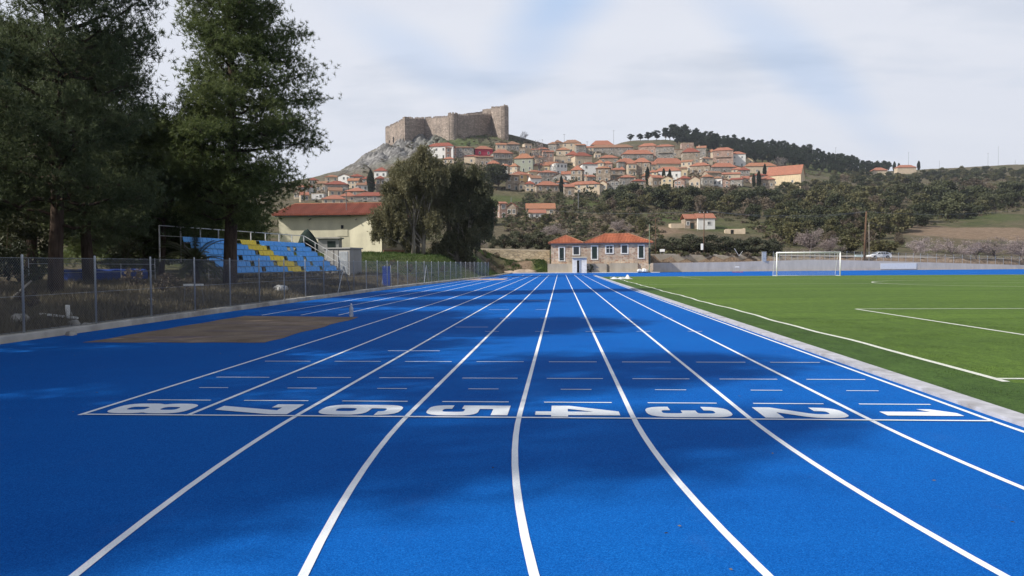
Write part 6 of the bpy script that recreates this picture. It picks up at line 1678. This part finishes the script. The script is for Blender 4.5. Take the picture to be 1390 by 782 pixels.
def fillers():
    """further small houses packed into the gaps of the village"""
    rr_ = random.Random(31); rects = []; names = {}
    cut = (' with', ' below', ' at ', ' in ', ' under', ' right', ' left', ' beside', ' between', ' above', ' joined', ' directly', ' to the', ' of the', ' on the', ' apart', ' high', ' near', ' half', ' whose', ',')
    for a in Hs:
        ox, oy, s = CR[a[0]]; rects.append((ox + a[1]/s, oy + a[3]/s, ox + a[2]/s, oy + a[5]/s))
        lab = a[11]; k = min([lab.find(c) for c in cut if lab.find(c) > 8] or [len(lab)]); names.setdefault(lab[:k], []).append(len(rects) - 1)
    anchors = {v[0]: k for k, v in names.items() if len(v) == 1 and 2 <= len(k.split()) <= 6}
    polys = [([(588, 212), (700, 205), (760, 206), (850, 212), (930, 208), (1000, 222), (1075, 243), (1000, 256), (900, 256), (800, 264), (700, 262), (690, 240)], 44, 1.0), ([(405, 268), (440, 250), (480, 246), (516, 262), (516, 278), (405, 276)], 8, 1.0)]
    used = set(); CR['P'] = (0, 0, 1.0); wl = ['stone', 'stone', 'grey', 'grey', 'beige', 'beige', 'pink', 'cream', 'white']; rl = ['o', 'o', 'r', 'f', 'f', 'b']
    wn = {'stone': 'brown stone', 'grey': 'grey stone', 'beige': 'beige', 'pink': 'pinkish', 'cream': 'cream', 'white': 'white'}; rn = {'o': 'an orange', 'r': 'a red', 'f': 'a faded', 'b': 'a brown'}
    for poly, n, sc in polys:
        k = 0; xs = [p[0] for p in poly]; ys = [p[1] for p in poly]
        for _ in range(4000):
            if k >= n: break
            x, y = rr_.uniform(min(xs), max(xs)), rr_.uniform(min(ys), max(ys)); c = False; j = len(poly) - 1
            for i in range(len(poly)):
                if (poly[i][1] > y) != (poly[j][1] > y) and x < (poly[j][0]-poly[i][0])*(y-poly[i][1])/(poly[j][1]-poly[i][1]) + poly[i][0]: c = not c
                j = i
            if not c: continue
            w, h, r = rr_.uniform(11, 19), rr_.uniform(7, 12), rr_.uniform(2.8, 4.6); R0 = (x - w/2, y - h - r, x + w/2, y); bad = False
            for q in rects:
                ix = min(R0[2], q[2]) - max(R0[0], q[0]); iy = min(R0[3], q[3]) - max(R0[1], q[1])
                if ix > 0 and iy > 0 and ix * iy > .30 * min((R0[2]-R0[0])*(R0[3]-R0[1]), (q[2]-q[0])*(q[3]-q[1])): bad = True; break
            if bad: continue
            cand = sorted(anchors, key=lambda i: ((rects[i][0]+rects[i][2])/2 - x)**2 + ((rects[i][1]+rects[i][3])/2 - (y-6))**2)[:4]
            wk, rk = rr_.choice(wl), rr_.choice(rl); lab = None
            for i in cand:
                ddx = x - (rects[i][0]+rects[i][2])/2; ddy = (y - 6) - (rects[i][1]+rects[i][3])/2
                rel = ('right of' if ddx > 0 else 'left of') if abs(ddx) > abs(ddy) * 1.3 else ('below' if ddy > 0 else 'above')
                for sz in ('small',):
                    t = f'small {wn[wk]} house with {rn[rk]} roof just {rel} the {anchors[i]}'
                    if t not in used and len(t.split()) <= 16: lab = t; break
                if lab: break
            if not lab: continue
            used.add(lab); rects.append(R0)
            house('P', R0[0], R0[2], R0[1], R0[1] + r, y, wk, rk, rr_.uniform(-20, 20), rr_.choice((2, 2, 3)), rr_.choice((1, 2)), lab, rr_.choice(('hip', 'hip', 'gable', 'gabley', 'shed')), rr_.choice((0, 0, 1)))
            k += 1
fillers()

def farm():
    g = hit(946, 311); u = g.y / F
    h = thing('farmhouse', 'white farmhouse with a broken orange roof on the slope behind the brown pole', 'house', (g.x, g.y, g.z), R(6))
    w = 16 * u; hz = 14 * u
    mb = MB(); mb.box(-w, -.02, 0, 5, -2, hz * .95); mb.build('stone_wing', HW['stone'], h)
    mb = MB(); mb.box(0, w * 1.45, -1.0, 5.5, -2, hz); mb.build('white_wing', HW['white'], h)
    for x0, x1, y0, z in ((-w, -.1, 0, hz * .95), (0, w * 1.45, -1.0, hz)):
        vs, fs, _ = gable_faces(x0, x1, y0, 5.3, z, 1.7, .3, .16, 'x'); mb = MB(); mb.add(vs, fs); mb.build('roof', M['tile_orange'], h)
    part_of('window', win_mesh('window', 1.0, 1.0, 'w'), h, (w * .95, -1.0, hz * .4)); part_of('door', win_mesh('door', 1.1, 2.0, 'b'), h, (-w * .4, 0, .05)); part_of('window', win_mesh('window', .8, 1.0, 'w'), h, (-w * .75, 0, hz * .4))
    mb = MB(); mb.box(-w - 4.5, -w - .02, 1, 4.5, -2, hz * .55); mb.build('ruined_wall', HW['beige'], h)
    g = hit(998, 318)
    r = thing('stone_shed', 'small ruined stone shed without a roof right of the white farmhouse', 'shed', (g.x, g.y, g.z), R(-6)); u = g.y / F
    mb = MB(); w = 13 * u; mb.box(-w, w, 0, .5, -1, 1.7); mb.box(-w, -w + .5, .5, 3, -1, 1.5); mb.box(w - .5, w, .5, 3, -1, 1.9); mb.build('wall', HW['beige'], r)
    mb = MB(); mb.box(-w * .45, -w * .15, -.03, -.003, 0, 1.4); mb.build('door_opening_shade', M['dark'], r)  # slab on the solid wall, coloured as the doorway's shade
    for px, py, lab, s in ((1231, 236, 'orange-roofed house peeping out of the trees on the far right', 12), (1195, 241, 'pale orange-roofed house half hidden among the trees of the far right', 9)):
        g = hit(px, py); u = g.y / F
        h = thing('distant_house', lab, 'house', (g.x, g.y, g.z)); w = s * u
        mb = MB(); mb.box(-w, w, 0, 9, -2, 3.4 + 4); mb.build('wall', HW['beige'], h); vs, fs, _ = hip_faces(-w, w, 0, 9, 3.4 + 4, 3.4, .6, .2); mb = MB(); mb.add(vs, fs); mb.build('roof', M['tile_orange'], h)
farm()
# ------------------------------------------------------------------ trees of the hill, the wood and the valley
V_oak = [broad(50 + i, 6.0, 6.8, M['oak'], .55, 80, .04, 24) for i in range(3)]
V_moss = [broad(60 + i, 5.6, 6.6, M['moss_scrub'], .55, 76, .04, 24) for i in range(3)]
V_brown = [broad(70 + i, 5.6, 5.6, M['brown_scrub'], .42, 64, .06, 20, 'twig') for i in range(2)]
V_olive = [broad(80 + i, 4.6, 5.6, M['olive'], .30, 190, .06, 26) for i in range(2)]
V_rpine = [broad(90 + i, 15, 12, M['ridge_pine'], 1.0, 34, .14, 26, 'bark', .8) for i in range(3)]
V_bush = [broad(100 + i, 2.6, 3.6, M['oak'], .42, 75, .02, 12) for i in range(2)]
V_bush2 = [broad(110 + i, 2.4, 3.6, M['brown_scrub'], .42, 75, .02, 12) for i in range(2)]
V_bare = [bare(120 + i, 5.2, 6.6, M['blossom']) for i in range(2)]
V_greybare = broad(130, 7.5, 7.5, m_leaf('grey_winter_twigs', (.11, .095, .09), (.18, .155, .145), (.25, .22, .21), .1, .2), .34, 40, .18, 18, 'twig')
V_cyp = [cypress(140 + i, 11, 2.7, M['cypress']) for i in range(2)]
V_umb = broad(150, 9.5, 12.5, M['oak'], .5, 120, .22, 60, 'bark', .9)
tr = random.Random(99)
def pt_in(poly):
    xs = [p[0] for p in poly]; ys = [p[1] for p in poly]
    while True:
        x, y = tr.uniform(min(xs), max(xs)), tr.uniform(min(ys), max(ys)); c = False; j = len(poly) - 1
        for i in range(len(poly)):
            if (poly[i][1] > y) != (poly[j][1] > y) and x < (poly[j][0]-poly[i][0])*(y-poly[i][1])/(poly[j][1]-poly[i][1]) + poly[i][0]: c = not c
            j = i
        if c: return x, y
def scatter(name, poly, n, kinds, cat, label, group, hpx=(12, 20), mind=7):
    """trees whose feet stand in a region of the hillside; kinds are (variants, native height, label)"""
    done = []; k = 0
    for _ in range(n * 12):
        if k >= n: break
        x, y = pt_in(poly)
        if any((x-a)**2 + (2.2*(y-b))**2 < mind**2 for a, b in done): continue
        done.append((x, y)); g = hit(x, y)
        if g.y > 1240: continue
        i = tr.choices(range(len(kinds)), [q[4] for q in kinds])[0]; vs, H0, lab, grp, _ = kinds[i]
        h = tr.uniform(*hpx) * g.y / F; s = h / H0
        tree(name, tr.choice(vs), lab or label, cat, (g.x, g.y, g.z - .2), tr.uniform(0, 6.28), s * tr.uniform(.9, 1.25), grp or group, s); k += 1
WOOD = [(V_oak, 6.0, 'dark evergreen tree in the wood on the right-hand slope', 'dark trees of the right-hand wood', 5), (V_moss, 5.6, 'mossy green tree in the wood on the right-hand slope', 'mossy green trees of the right-hand wood', 5), (V_brown, 5.6, 'brown leafless tree in the wood on the right-hand slope', 'brown trees of the right-hand wood', 2)]
scatter('wood_tree', [(815, 278), (870, 274), (960, 275), (1040, 280), (1100, 272), (1400, 272), (1400, 285), (1310, 298), (1200, 318), (1120, 330), (1060, 318), (1010, 296), (900, 292), (820, 290)], 130, WOOD, 'tree', '', '', (19, 33), 9.0)
scatter('wood_tree', [(830, 268), (880, 262), (960, 266), (1040, 272), (1070, 262), (1100, 254), (1160, 252), (1250, 254), (1400, 250), (1400, 272), (1100, 272), (1040, 280), (940, 275), (830, 278)], 90, WOOD, 'tree', '', '', (11, 19), 8.0)
scatter('wood_tree', [(1060, 312), (1250, 312), (1245, 340), (1120, 344), (1060, 342)], 14, WOOD, 'tree', '', '', (22, 34), 18)
FAR = [(V_oak, 6.0, 'far tree on the high slope below the right skyline', 'far trees below the right skyline', 3), (V_moss, 5.6, 'far mossy tree on the high slope below the right skyline', 'far mossy trees below the right skyline', 2)]
scatter('far_tree', [(1130, 238), (1215, 242), (1280, 236), (1400, 233), (1400, 247), (1130, 250)], 78, FAR, 'tree', '', '', (7, 12), 6.5)
# pines along the ridge: three rows that follow its crest
def ridge():
    xs = np.array([850, 880, 900, 950, 1000, 1050, 1100, 1150, 1200, 1206]); yb = np.array([190, 189, 188, 193, 200, 207, 214, 223, 228, 230.])
    n = 0
    lone = [(856, 9.5), (869, 9.5), (880, 12), (891, 13)]
    for px, hp in lone:
        g = hit(px, float(np.interp(px, xs, yb)) + 1.5, 600); h = hp * g.y / F; s = h / 15
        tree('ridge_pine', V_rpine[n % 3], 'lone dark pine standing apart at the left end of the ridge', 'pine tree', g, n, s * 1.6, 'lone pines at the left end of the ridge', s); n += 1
    for row, (dy, x0, x1, st) in enumerate([(0.6, 903, 1206, 7.0), (6, 920, 1205, 7.6), (11, 945, 1202, 8.5), (17, 985, 1198, 9.5)]):
        px = x0
        while px < x1:
            base = float(np.interp(px, xs, yb)) + dy + tr.uniform(-1, 1); base = min(base, 238)
            g = hit(px, base, 600); hp = tr.uniform(14, 20) if px < 1100 else tr.uniform(12, 17)
            if 905 < px < 930 and row == 0: hp = tr.uniform(20, 24)
            h = hp * g.y / F; s = h / 15
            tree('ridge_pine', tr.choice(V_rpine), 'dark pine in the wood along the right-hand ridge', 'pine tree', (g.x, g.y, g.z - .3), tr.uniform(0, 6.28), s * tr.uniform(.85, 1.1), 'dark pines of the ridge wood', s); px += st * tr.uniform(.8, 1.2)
ridge()
# shrubs of the slope between village and wall
SCR = [(V_bush, 2.6, 'dark shrub on the slope below the village', 'dark shrubs below the village', 4), (V_bush2, 2.4, 'brown shrub on the slope below the village', 'brown shrubs below the village', 3), (V_moss, 5.6, 'small mossy tree on the slope below the village', 'mossy trees below the village', 2)]
scatter('slope_shrub', [(680, 285), (720, 262), (800, 262), (850, 285), (890, 300), (890, 322), (740, 322), (690, 325)], 80, SCR, 'shrub', '', '', (8, 17), 8)
scatter('slope_shrub', [(560, 188), (690, 184), (740, 198), (745, 206), (690, 200), (600, 200)], 16, [(V_bush2, 2.4, 'brown shrub on the grassy slope under the castle', 'brown shrubs under the castle', 3), (V_bush, 2.6, 'dark shrub on the grassy slope under the castle', 'dark shrubs under the castle', 2)], 'shrub', '', '', (5, 9), 9)
scatter('village_tree', [(700, 240), (760, 225), (840, 235), (930, 235), (1000, 235), (1010, 250), (860, 256), (760, 262)], 30, [(V_bush, 2.6, 'small dark tree between village houses', 'dark garden trees of the village', 4), (V_bush2, 2.4, 'small brown tree between village houses', 'brown garden trees of the village', 2)], 'tree', '', '', (6, 12), 12)
scatter('slope_shrub', [(1000, 206), (1080, 218), (1180, 236), (1120, 240), (1040, 232), (960, 222), (920, 205)], 16, [(V_bush2, 2.4, 'brown shrub on the open slope below the ridge pines', 'brown shrubs below the ridge pines', 3), (V_bush, 2.6, 'dark shrub on the open slope below the ridge pines', 'dark shrubs below the ridge pines', 1)], 'shrub', '', '', (4, 8), 12)
scatter('slope_shrub', [(400, 262), (470, 240), (500, 255), (520, 285), (400, 282)], 12, [(V_bush, 2.6, 'dark shrub among the houses of the left quarter', 'dark shrubs of the left quarter', 2), (V_bush2, 2.4, 'brown shrub among the houses of the left quarter', 'brown shrubs of the left quarter', 2)], 'shrub', '', '', (7, 12), 12)
# singled-out trees
def one(vs, H0, px, pyb, pyt, label, cat, name, wk=1.0, Y=None):
    g = hit(px, pyb) if Y is None else None
    if Y: p = at(px, pyb, Y); g = Vector((p.x, p.y, gzf(p.x, p.y)))
    h = max(1.0, at(px, pyt, g.y).z - g.z); s = h / H0
    tree(name, vs, label, cat, (g.x, g.y, g.z - .2), px * .7, s * wk, None, s)
one(V_umb, 9.5, 672, 258, 221, 'round dark umbrella pine right of the eucalyptus, above the apricot house', 'pine tree', 'umbrella_pine', 1.05)
one(V_cyp[0], 11, 503.5, 263, 230, 'big dark cypress among the houses of the left quarter', 'cypress', 'cypress_tree', 1.25)
for px, pb, pt, lab in ((762, 262, 238, 'dark cypress beside the low stone house in mid village'), (901, 250, 228, 'left of the two cypresses in front of the white shuttered house'), (909, 250, 229, 'right of the two cypresses in front of the white shuttered house'),
                        (879, 250, 226, 'dark cypress left of the white shuttered house'), (1038, 243, 222, 'slender cypress in front of the long beige house'), (1030, 255, 231, 'tall cypress clump left of the small stone house'), (1023, 254, 235, 'shorter cypress in the clump by the small stone house'), (1068, 247, 230, 'left cypress below the cream barn-like house'), (1073, 247, 231, 'right cypress below the cream barn-like house'),
                        (1214, 233, 219, 'small conifer right of the ridge, leftmost of the row'), (1220, 233, 221, 'small conifer right of the ridge, middle of the row'), (1247, 231, 218, 'small pointed conifer right of the distant orange roof')):
    one(V_cyp[1], 11, px, pb, pt, lab, 'cypress', 'cypress_tree', 1.0 if px < 1200 else 1.3)
one(V_greybare, 7.5, 733, 238, 187, 'tall bare grey tree between the tower house and the skyline house', 'tree', 'bare_tree', .55)
one(V_greybare, 7.5, 711, 193, 177, 'bare tree on the skyline right of the castle', 'tree', 'bare_tree', 1.0)
one(V_greybare, 7.5, 1058, 232, 212, 'wide grey bare thicket on the slope below the ridge', 'thicket', 'bare_tree', 1.7)
for i, (px, pb, pt, w) in enumerate([(668, 338, 318, 1.0), (684, 338, 316, 1.1), (700, 338, 312, 1.1), (716, 338, 316, 1.0), (732, 339, 313, 1.15), (745, 339, 318, .9)]):
    one(V_olive[i % 2], 4.6, px, pb, pt, ('leftmost olive tree', 'second olive tree from the left', 'third olive tree from the left', 'fourth olive tree from the left', 'fifth olive tree from the left', 'rightmost olive tree, touching the roof of the stone building,')[i] + ' behind the beige wall', 'olive tree', 'olive_tree', w * 1.05, 141)
for i, (px, pb, pt, w, lab) in enumerate([(897, 346, 322, 1.45, 'dark olive tree behind the white sign'), (915, 346, 320, 1.45, 'olive tree left of the brown pole'), (936, 346, 316, 1.59, 'tall olive tree just left of the brown pole'), (963, 347, 317, 1.74, 'broad olive tree right of the brown pole'), (985, 347, 319, 1.59, 'olive tree below the ruined stone shed'),
                                          (1005, 348, 322, 1.45, 'olive tree above the leaning beam'), (1024, 348, 320, 1.59, 'pale olive tree left of the grey cabinet'), (1046, 349, 322, 1.59, 'dark olive tree behind the grey cabinet'), (1150, 349, 320, 1.74, 'mossy bushy tree left of the leaning pole'), (1200, 349, 322, 1.89, 'mossy bushy tree behind the parked car')]):
    one((V_olive + V_moss)[(i % 2) + (2 if i > 7 else 0)], 4.6 if i <= 7 else 5.6, px, pb, pt, lab, 'olive tree' if i <= 7 else 'tree', 'olive_tree' if i <= 7 else 'bushy_tree', w, 153 if i <= 7 else 164)
for i, (px, pb, pt, w, lab) in enumerate([(1098, 351, 308, 1.12, 'large pale blossoming almond behind the goal'), (1128, 351, 322, .9, 'smaller blossoming almond right of the one behind the goal'), (1240, 354, 320, 1.0, 'blossoming almond tree right of the parked car'), (1297, 355, 321, 1.25, 'wide blossoming almond at the foot of the brown field'), (1326, 356, 324, 1.1, 'blossoming almond between two wider ones on the right'), (1352, 357, 320, 1.25, 'wide blossoming almond near the right edge'), (1385, 358, 318, 1.2, 'blossoming almond at the right edge of the photo'), (752, 322, 302, 1.1, 'small pale almond above the left roof of the stone building'), (838, 318, 296, 1.0, 'pale almond on the slope above the right roof of the stone building'), (648, 338, 322, 1.0, 'pale bare almond left of the olive row')]):
    one(V_bare[i % 2], 5.2, px, pb, pt, lab, 'almond tree', 'almond_tree', w * 1.5, 158 if 1050 < px else (150 if px < 700 else None))
pm2 = palm(9, 3.4, M['palm'], 30, 2.4)
one(pm2, 4.9, 714, 310, 284, 'feathery palm in front of the small orange-roofed house', 'palm', 'palm_tree', 1.0)
one(pm2, 4.9, 767, 300, 281, 'small palm on the slope above the stone building', 'palm', 'palm_tree', 1.0)

# undergrowth: low scrub that covers the hill between the trees
def undergrowth(name, label, polys, mat, seed, leaf):
    rg = np.random.default_rng(seed); rr_ = random.Random(seed); cen = []
    for poly, n, (s0, s1) in polys:
        for _ in range(n):
            xs = [p[0] for p in poly]; ys = [p[1] for p in poly]
            for _t in range(40):
                x, y = rr_.uniform(min(xs), max(xs)), rr_.uniform(min(ys), max(ys)); c = False; j = len(poly) - 1
                for i in range(len(poly)):
                    if (poly[i][1] > y) != (poly[j][1] > y) and x < (poly[j][0]-poly[i][0])*(y-poly[i][1])/(poly[j][1]-poly[i][1]) + poly[i][0]: c = not c
                    j = i
                if c: break
            if not c: continue
            g = hit(x, y); r = rr_.uniform(s0, s1) * g.y / F; m = 36
            d = unit(rg.normal(size=(m, 3))); d[:, 2] = np.abs(d[:, 2]) * .7; d *= r * rg.uniform(.5, 1.05, (m, 1)); cen.append(np.array(g) + d)
    cen = np.concatenate(cen)
    o = link_mesh(name, np_mesh(name, leaves(rg, cen, leaf, leaf * .7), 4, mat), []); tag(o, label, 'undergrowth', None, 'stuff')
SLOPE = [(680, 290), (720, 262), (800, 262), (860, 285), (900, 300), (900, 335), (690, 330)]
WOODP = [(815, 272), (960, 268), (1060, 272), (1100, 254), (1250, 252), (1400, 244), (1400, 285), (1310, 298), (1200, 322), (1060, 336), (1000, 300), (900, 300)]
VILL = [(560, 200), (700, 200), (850, 205), (1000, 225), (1120, 235), (1000, 260), (800, 265), (700, 262), (600, 250)]
LOWR = [(885, 330), (1060, 334), (1060, 349), (885, 346)]
LEFTQ = [(395, 262), (470, 235), (520, 215), (540, 300), (395, 290)]
HILL = [(520, 200), (640, 182), (690, 184), (760, 203), (850, 198), (1000, 206), (1190, 234), (1100, 240), (950, 228), (760, 212), (560, 205)]
undergrowth('brown_scrub', 'brown winter scrub between the trees and houses of the hill', [(SLOPE, 420, (2.5, 6)), (WOODP, 500, (3, 7)), (VILL, 520, (1.5, 3.5)), (LEFTQ, 60, (2, 4)), (LOWR, 60, (3, 6)), (HILL, 220, (1.2, 3))], M['brown_scrub'], 21, .8)
undergrowth('green_scrub', 'dark green scrub between the trees and houses of the hill', [(SLOPE, 300, (2.5, 6)), (WOODP, 700, (3, 8)), (VILL, 520, (1.5, 4)), (LEFTQ, 50, (2, 4)), (LOWR, 90, (3, 6)), (HILL, 160, (1.2, 3))], M['moss_scrub'], 22, .8)
# ------------------------------------------------------------------ air, sky, sun, camera
def haze():
    m, nt, out = new_mat('haze_air')
    v = N(nt, 'ShaderNodeVolumePrincipled'); v.inputs['Color'].default_value = (.80, .86, .96, 1); v.inputs['Density'].default_value = HAZE; v.inputs['Anisotropy'].default_value = .2
    L(nt, v.outputs[0], out.inputs['Volume'])
    mb = MB(); mb.box(-3200, 3200, -700, 2700, -60, 260)
    o = mb.build('haze', m); tag(o, 'thin pale haze in the air over the valley', 'haze', None, 'stuff')
HAZE = 0.00011
haze()

SUN_EL = R(38); SUN_AZ = Vector((-.90, -.43, 0)).normalized()     # towards the sun
sd = Vector((SUN_AZ.x * math.cos(SUN_EL), SUN_AZ.y * math.cos(SUN_EL), math.sin(SUN_EL)))
sl = bpy.data.lights.new('sun', 'SUN'); sl.energy = 5.0; sl.angle = R(0.7); sl.color = (1.0, .95, .87)
so = bpy.data.objects.new('sun', sl); COL.objects.link(so); so.rotation_euler = (-sd).to_track_quat('-Z', 'Y').to_euler()

w = bpy.data.worlds.new('World'); scene.world = w; w.use_nodes = True
nt = w.node_tree; nt.nodes.clear(); out = nt.nodes.new('ShaderNodeOutputWorld'); bg = nt.nodes.new('ShaderNodeBackground')
sky = nt.nodes.new('ShaderNodeTexSky'); sky.sky_type = 'NISHITA'; sky.sun_disc = False
sky.sun_elevation = SUN_EL; sky.sun_rotation = math.atan2(sd.x, sd.y); sky.dust_density = 1.2; sky.air_density = 1.0; sky.ozone_density = 1.5
tc = nt.nodes.new('ShaderNodeTexCoord'); sp = nt.nodes.new('ShaderNodeSeparateXYZ'); L(nt, tc.outputs['Generated'], sp.inputs[0])
zz = N(nt, 'ShaderNodeMath', operation='MAXIMUM', i_1=0.0); L(nt, sp.outputs[2], zz.inputs[0])
za = N(nt, 'ShaderNodeMath', operation='ADD', i_1=.22); L(nt, zz.outputs[0], za.inputs[0])
dx = N(nt, 'ShaderNodeMath', operation='DIVIDE'); L(nt, sp.outputs[0], dx.inputs[0]); L(nt, za.outputs[0], dx.inputs[1])
dy = N(nt, 'ShaderNodeMath', operation='DIVIDE'); L(nt, sp.outputs[1], dy.inputs[0]); L(nt, za.outputs[0], dy.inputs[1])
cb = nt.nodes.new('ShaderNodeCombineXYZ'); L(nt, dx.outputs[0], cb.inputs[0]); L(nt, dy.outputs[0], cb.inputs[1])
mp = nt.nodes.new('ShaderNodeMapping'); mp.inputs['Rotation'].default_value = (0, 0, R(-38)); mp.inputs['Scale'].default_value = (.55, 1.9, 1); mp.inputs['Location'].default_value = (CLX, CLY, 0) if 'CLX' in globals() else (3.1, 1.7, 0)
L(nt, cb.outputs[0], mp.inputs[0])
n1 = noise(nt, mp.outputs[0], .75, 7, .55); n2 = noise(nt, cb.outputs[0], .9, 5, .6)
sm = N(nt, 'ShaderNodeMath', operation='MULTIPLY_ADD', i_1=.6); L(nt, n2, sm.inputs[0]); L(nt, n1, sm.inputs[2])
fac0 = ramp(nt, sm.outputs[0], [(.52, (.45, .45, .45)), (.76, (.97, .97, .97))])
hi = N(nt, 'ShaderNodeMapRange', interpolation_type='SMOOTHSTEP'); L(nt, sp.outputs[2], hi.inputs[0])       # cloud thinned overhead, out of view, to dim the fill light
hi.inputs[1].default_value = .34; hi.inputs[2].default_value = .75; hi.inputs[3].default_value = 1.0; hi.inputs[4].default_value = .28
fm = N(nt, 'ShaderNodeMath', operation='MULTIPLY'); L(nt, fac0, fm.inputs[0]); L(nt, hi.outputs[0], fm.inputs[1]); fac = fm.outputs[0]
thin = None
for px, py, rx, ry, deg, amt in ((770, -15, .17, .55, 20, .8), (1095, 95, .13, .9, -40, .45), (560, 70, .14, .5, -25, .35)):   # openings in the cloud sheet
    a_, e_ = slopes(px, py); nn_ = math.sqrt(a_*a_ + 1 + e_*e_); zc_ = e_ / nn_ + .22
    mo = nt.nodes.new('ShaderNodeMapping'); mo.vector_type = 'TEXTURE'; mo.inputs['Location'].default_value = (a_ / nn_ / zc_, 1 / nn_ / zc_, 0)
    mo.inputs['Rotation'].default_value = (0, 0, R(deg)); mo.inputs['Scale'].default_value = (rx, ry, 1); L(nt, cb.outputs[0], mo.inputs[0])
    wob = N(nt, 'ShaderNodeMath', operation='MULTIPLY_ADD', i_1=1.3, i_2=-.65); L(nt, n1, wob.inputs[0])
    ln_ = N(nt, 'ShaderNodeVectorMath', operation='LENGTH'); L(nt, mo.outputs[0], ln_.inputs[0])
    ad_ = N(nt, 'ShaderNodeMath', operation='ADD'); L(nt, ln_.outputs['Value'], ad_.inputs[0]); L(nt, wob.outputs[0], ad_.inputs[1])
    mr = N(nt, 'ShaderNodeMapRange', interpolation_type='SMOOTHSTEP'); L(nt, ad_.outputs[0], mr.inputs[0]); mr.inputs[1].default_value = .1; mr.inputs[2].default_value = 1.1; mr.inputs[3].default_value = 1 - amt; mr.inputs[4].default_value = 1.0
    mm_ = N(nt, 'ShaderNodeMath', operation='MULTIPLY'); mm_.inputs[0].default_value = 1.0
    if thin is not None: L(nt, thin, mm_.inputs[0])
    L(nt, mr.outputs[0], mm_.inputs[1]); thin = mm_.outputs[0]
shade = noise(nt, mp.outputs[0], 1.7, 6, .6)
K = 9.7
cloud = ramp(nt, shade, [(.25, (.695*K, .725*K, .81*K)), (.75, (.75*K, .775*K, .845*K))])
cloud = mixc(nt, thin, (.40*K, .56*K, .82*K), cloud)
mxw = mixc(nt, fac, sky.outputs[0], cloud)
L(nt, mxw, bg.inputs[0]); bg.inputs[1].default_value = .10; L(nt, bg.outputs[0], out.inputs[0])

cd = bpy.data.cameras.new('camera'); cam = bpy.data.objects.new('camera', cd); COL.objects.link(cam)
cd.sensor_width = 36; cd.lens = F / PW * 36; cd.clip_start = .05; cd.clip_end = 8000
rot = Matrix((AX_R, AX_U, -AX_F)).transposed().to_4x4()
cam.matrix_world = Matrix.Translation((0, 0, CAMH)) @ rot
scene.camera = cam
scene.view_settings.view_transform = 'Standard'; scene.view_settings.look = 'None'
scene.view_settings.exposure = 0.18; scene.view_settings.gamma = 1; scene.view_settings.use_curve_mapping = False
scene.cycles.use_denoising = True
scene.cycles.max_bounces = 6; scene.cycles.diffuse_bounces = 3; scene.cycles.glossy_bounces = 2; scene.cycles.transmission_bounces = 4; scene.cycles.transparent_max_bounces = 6; scene.cycles.volume_bounces = 0
scene.cycles.caustics_reflective = False; scene.cycles.caustics_refractive = False
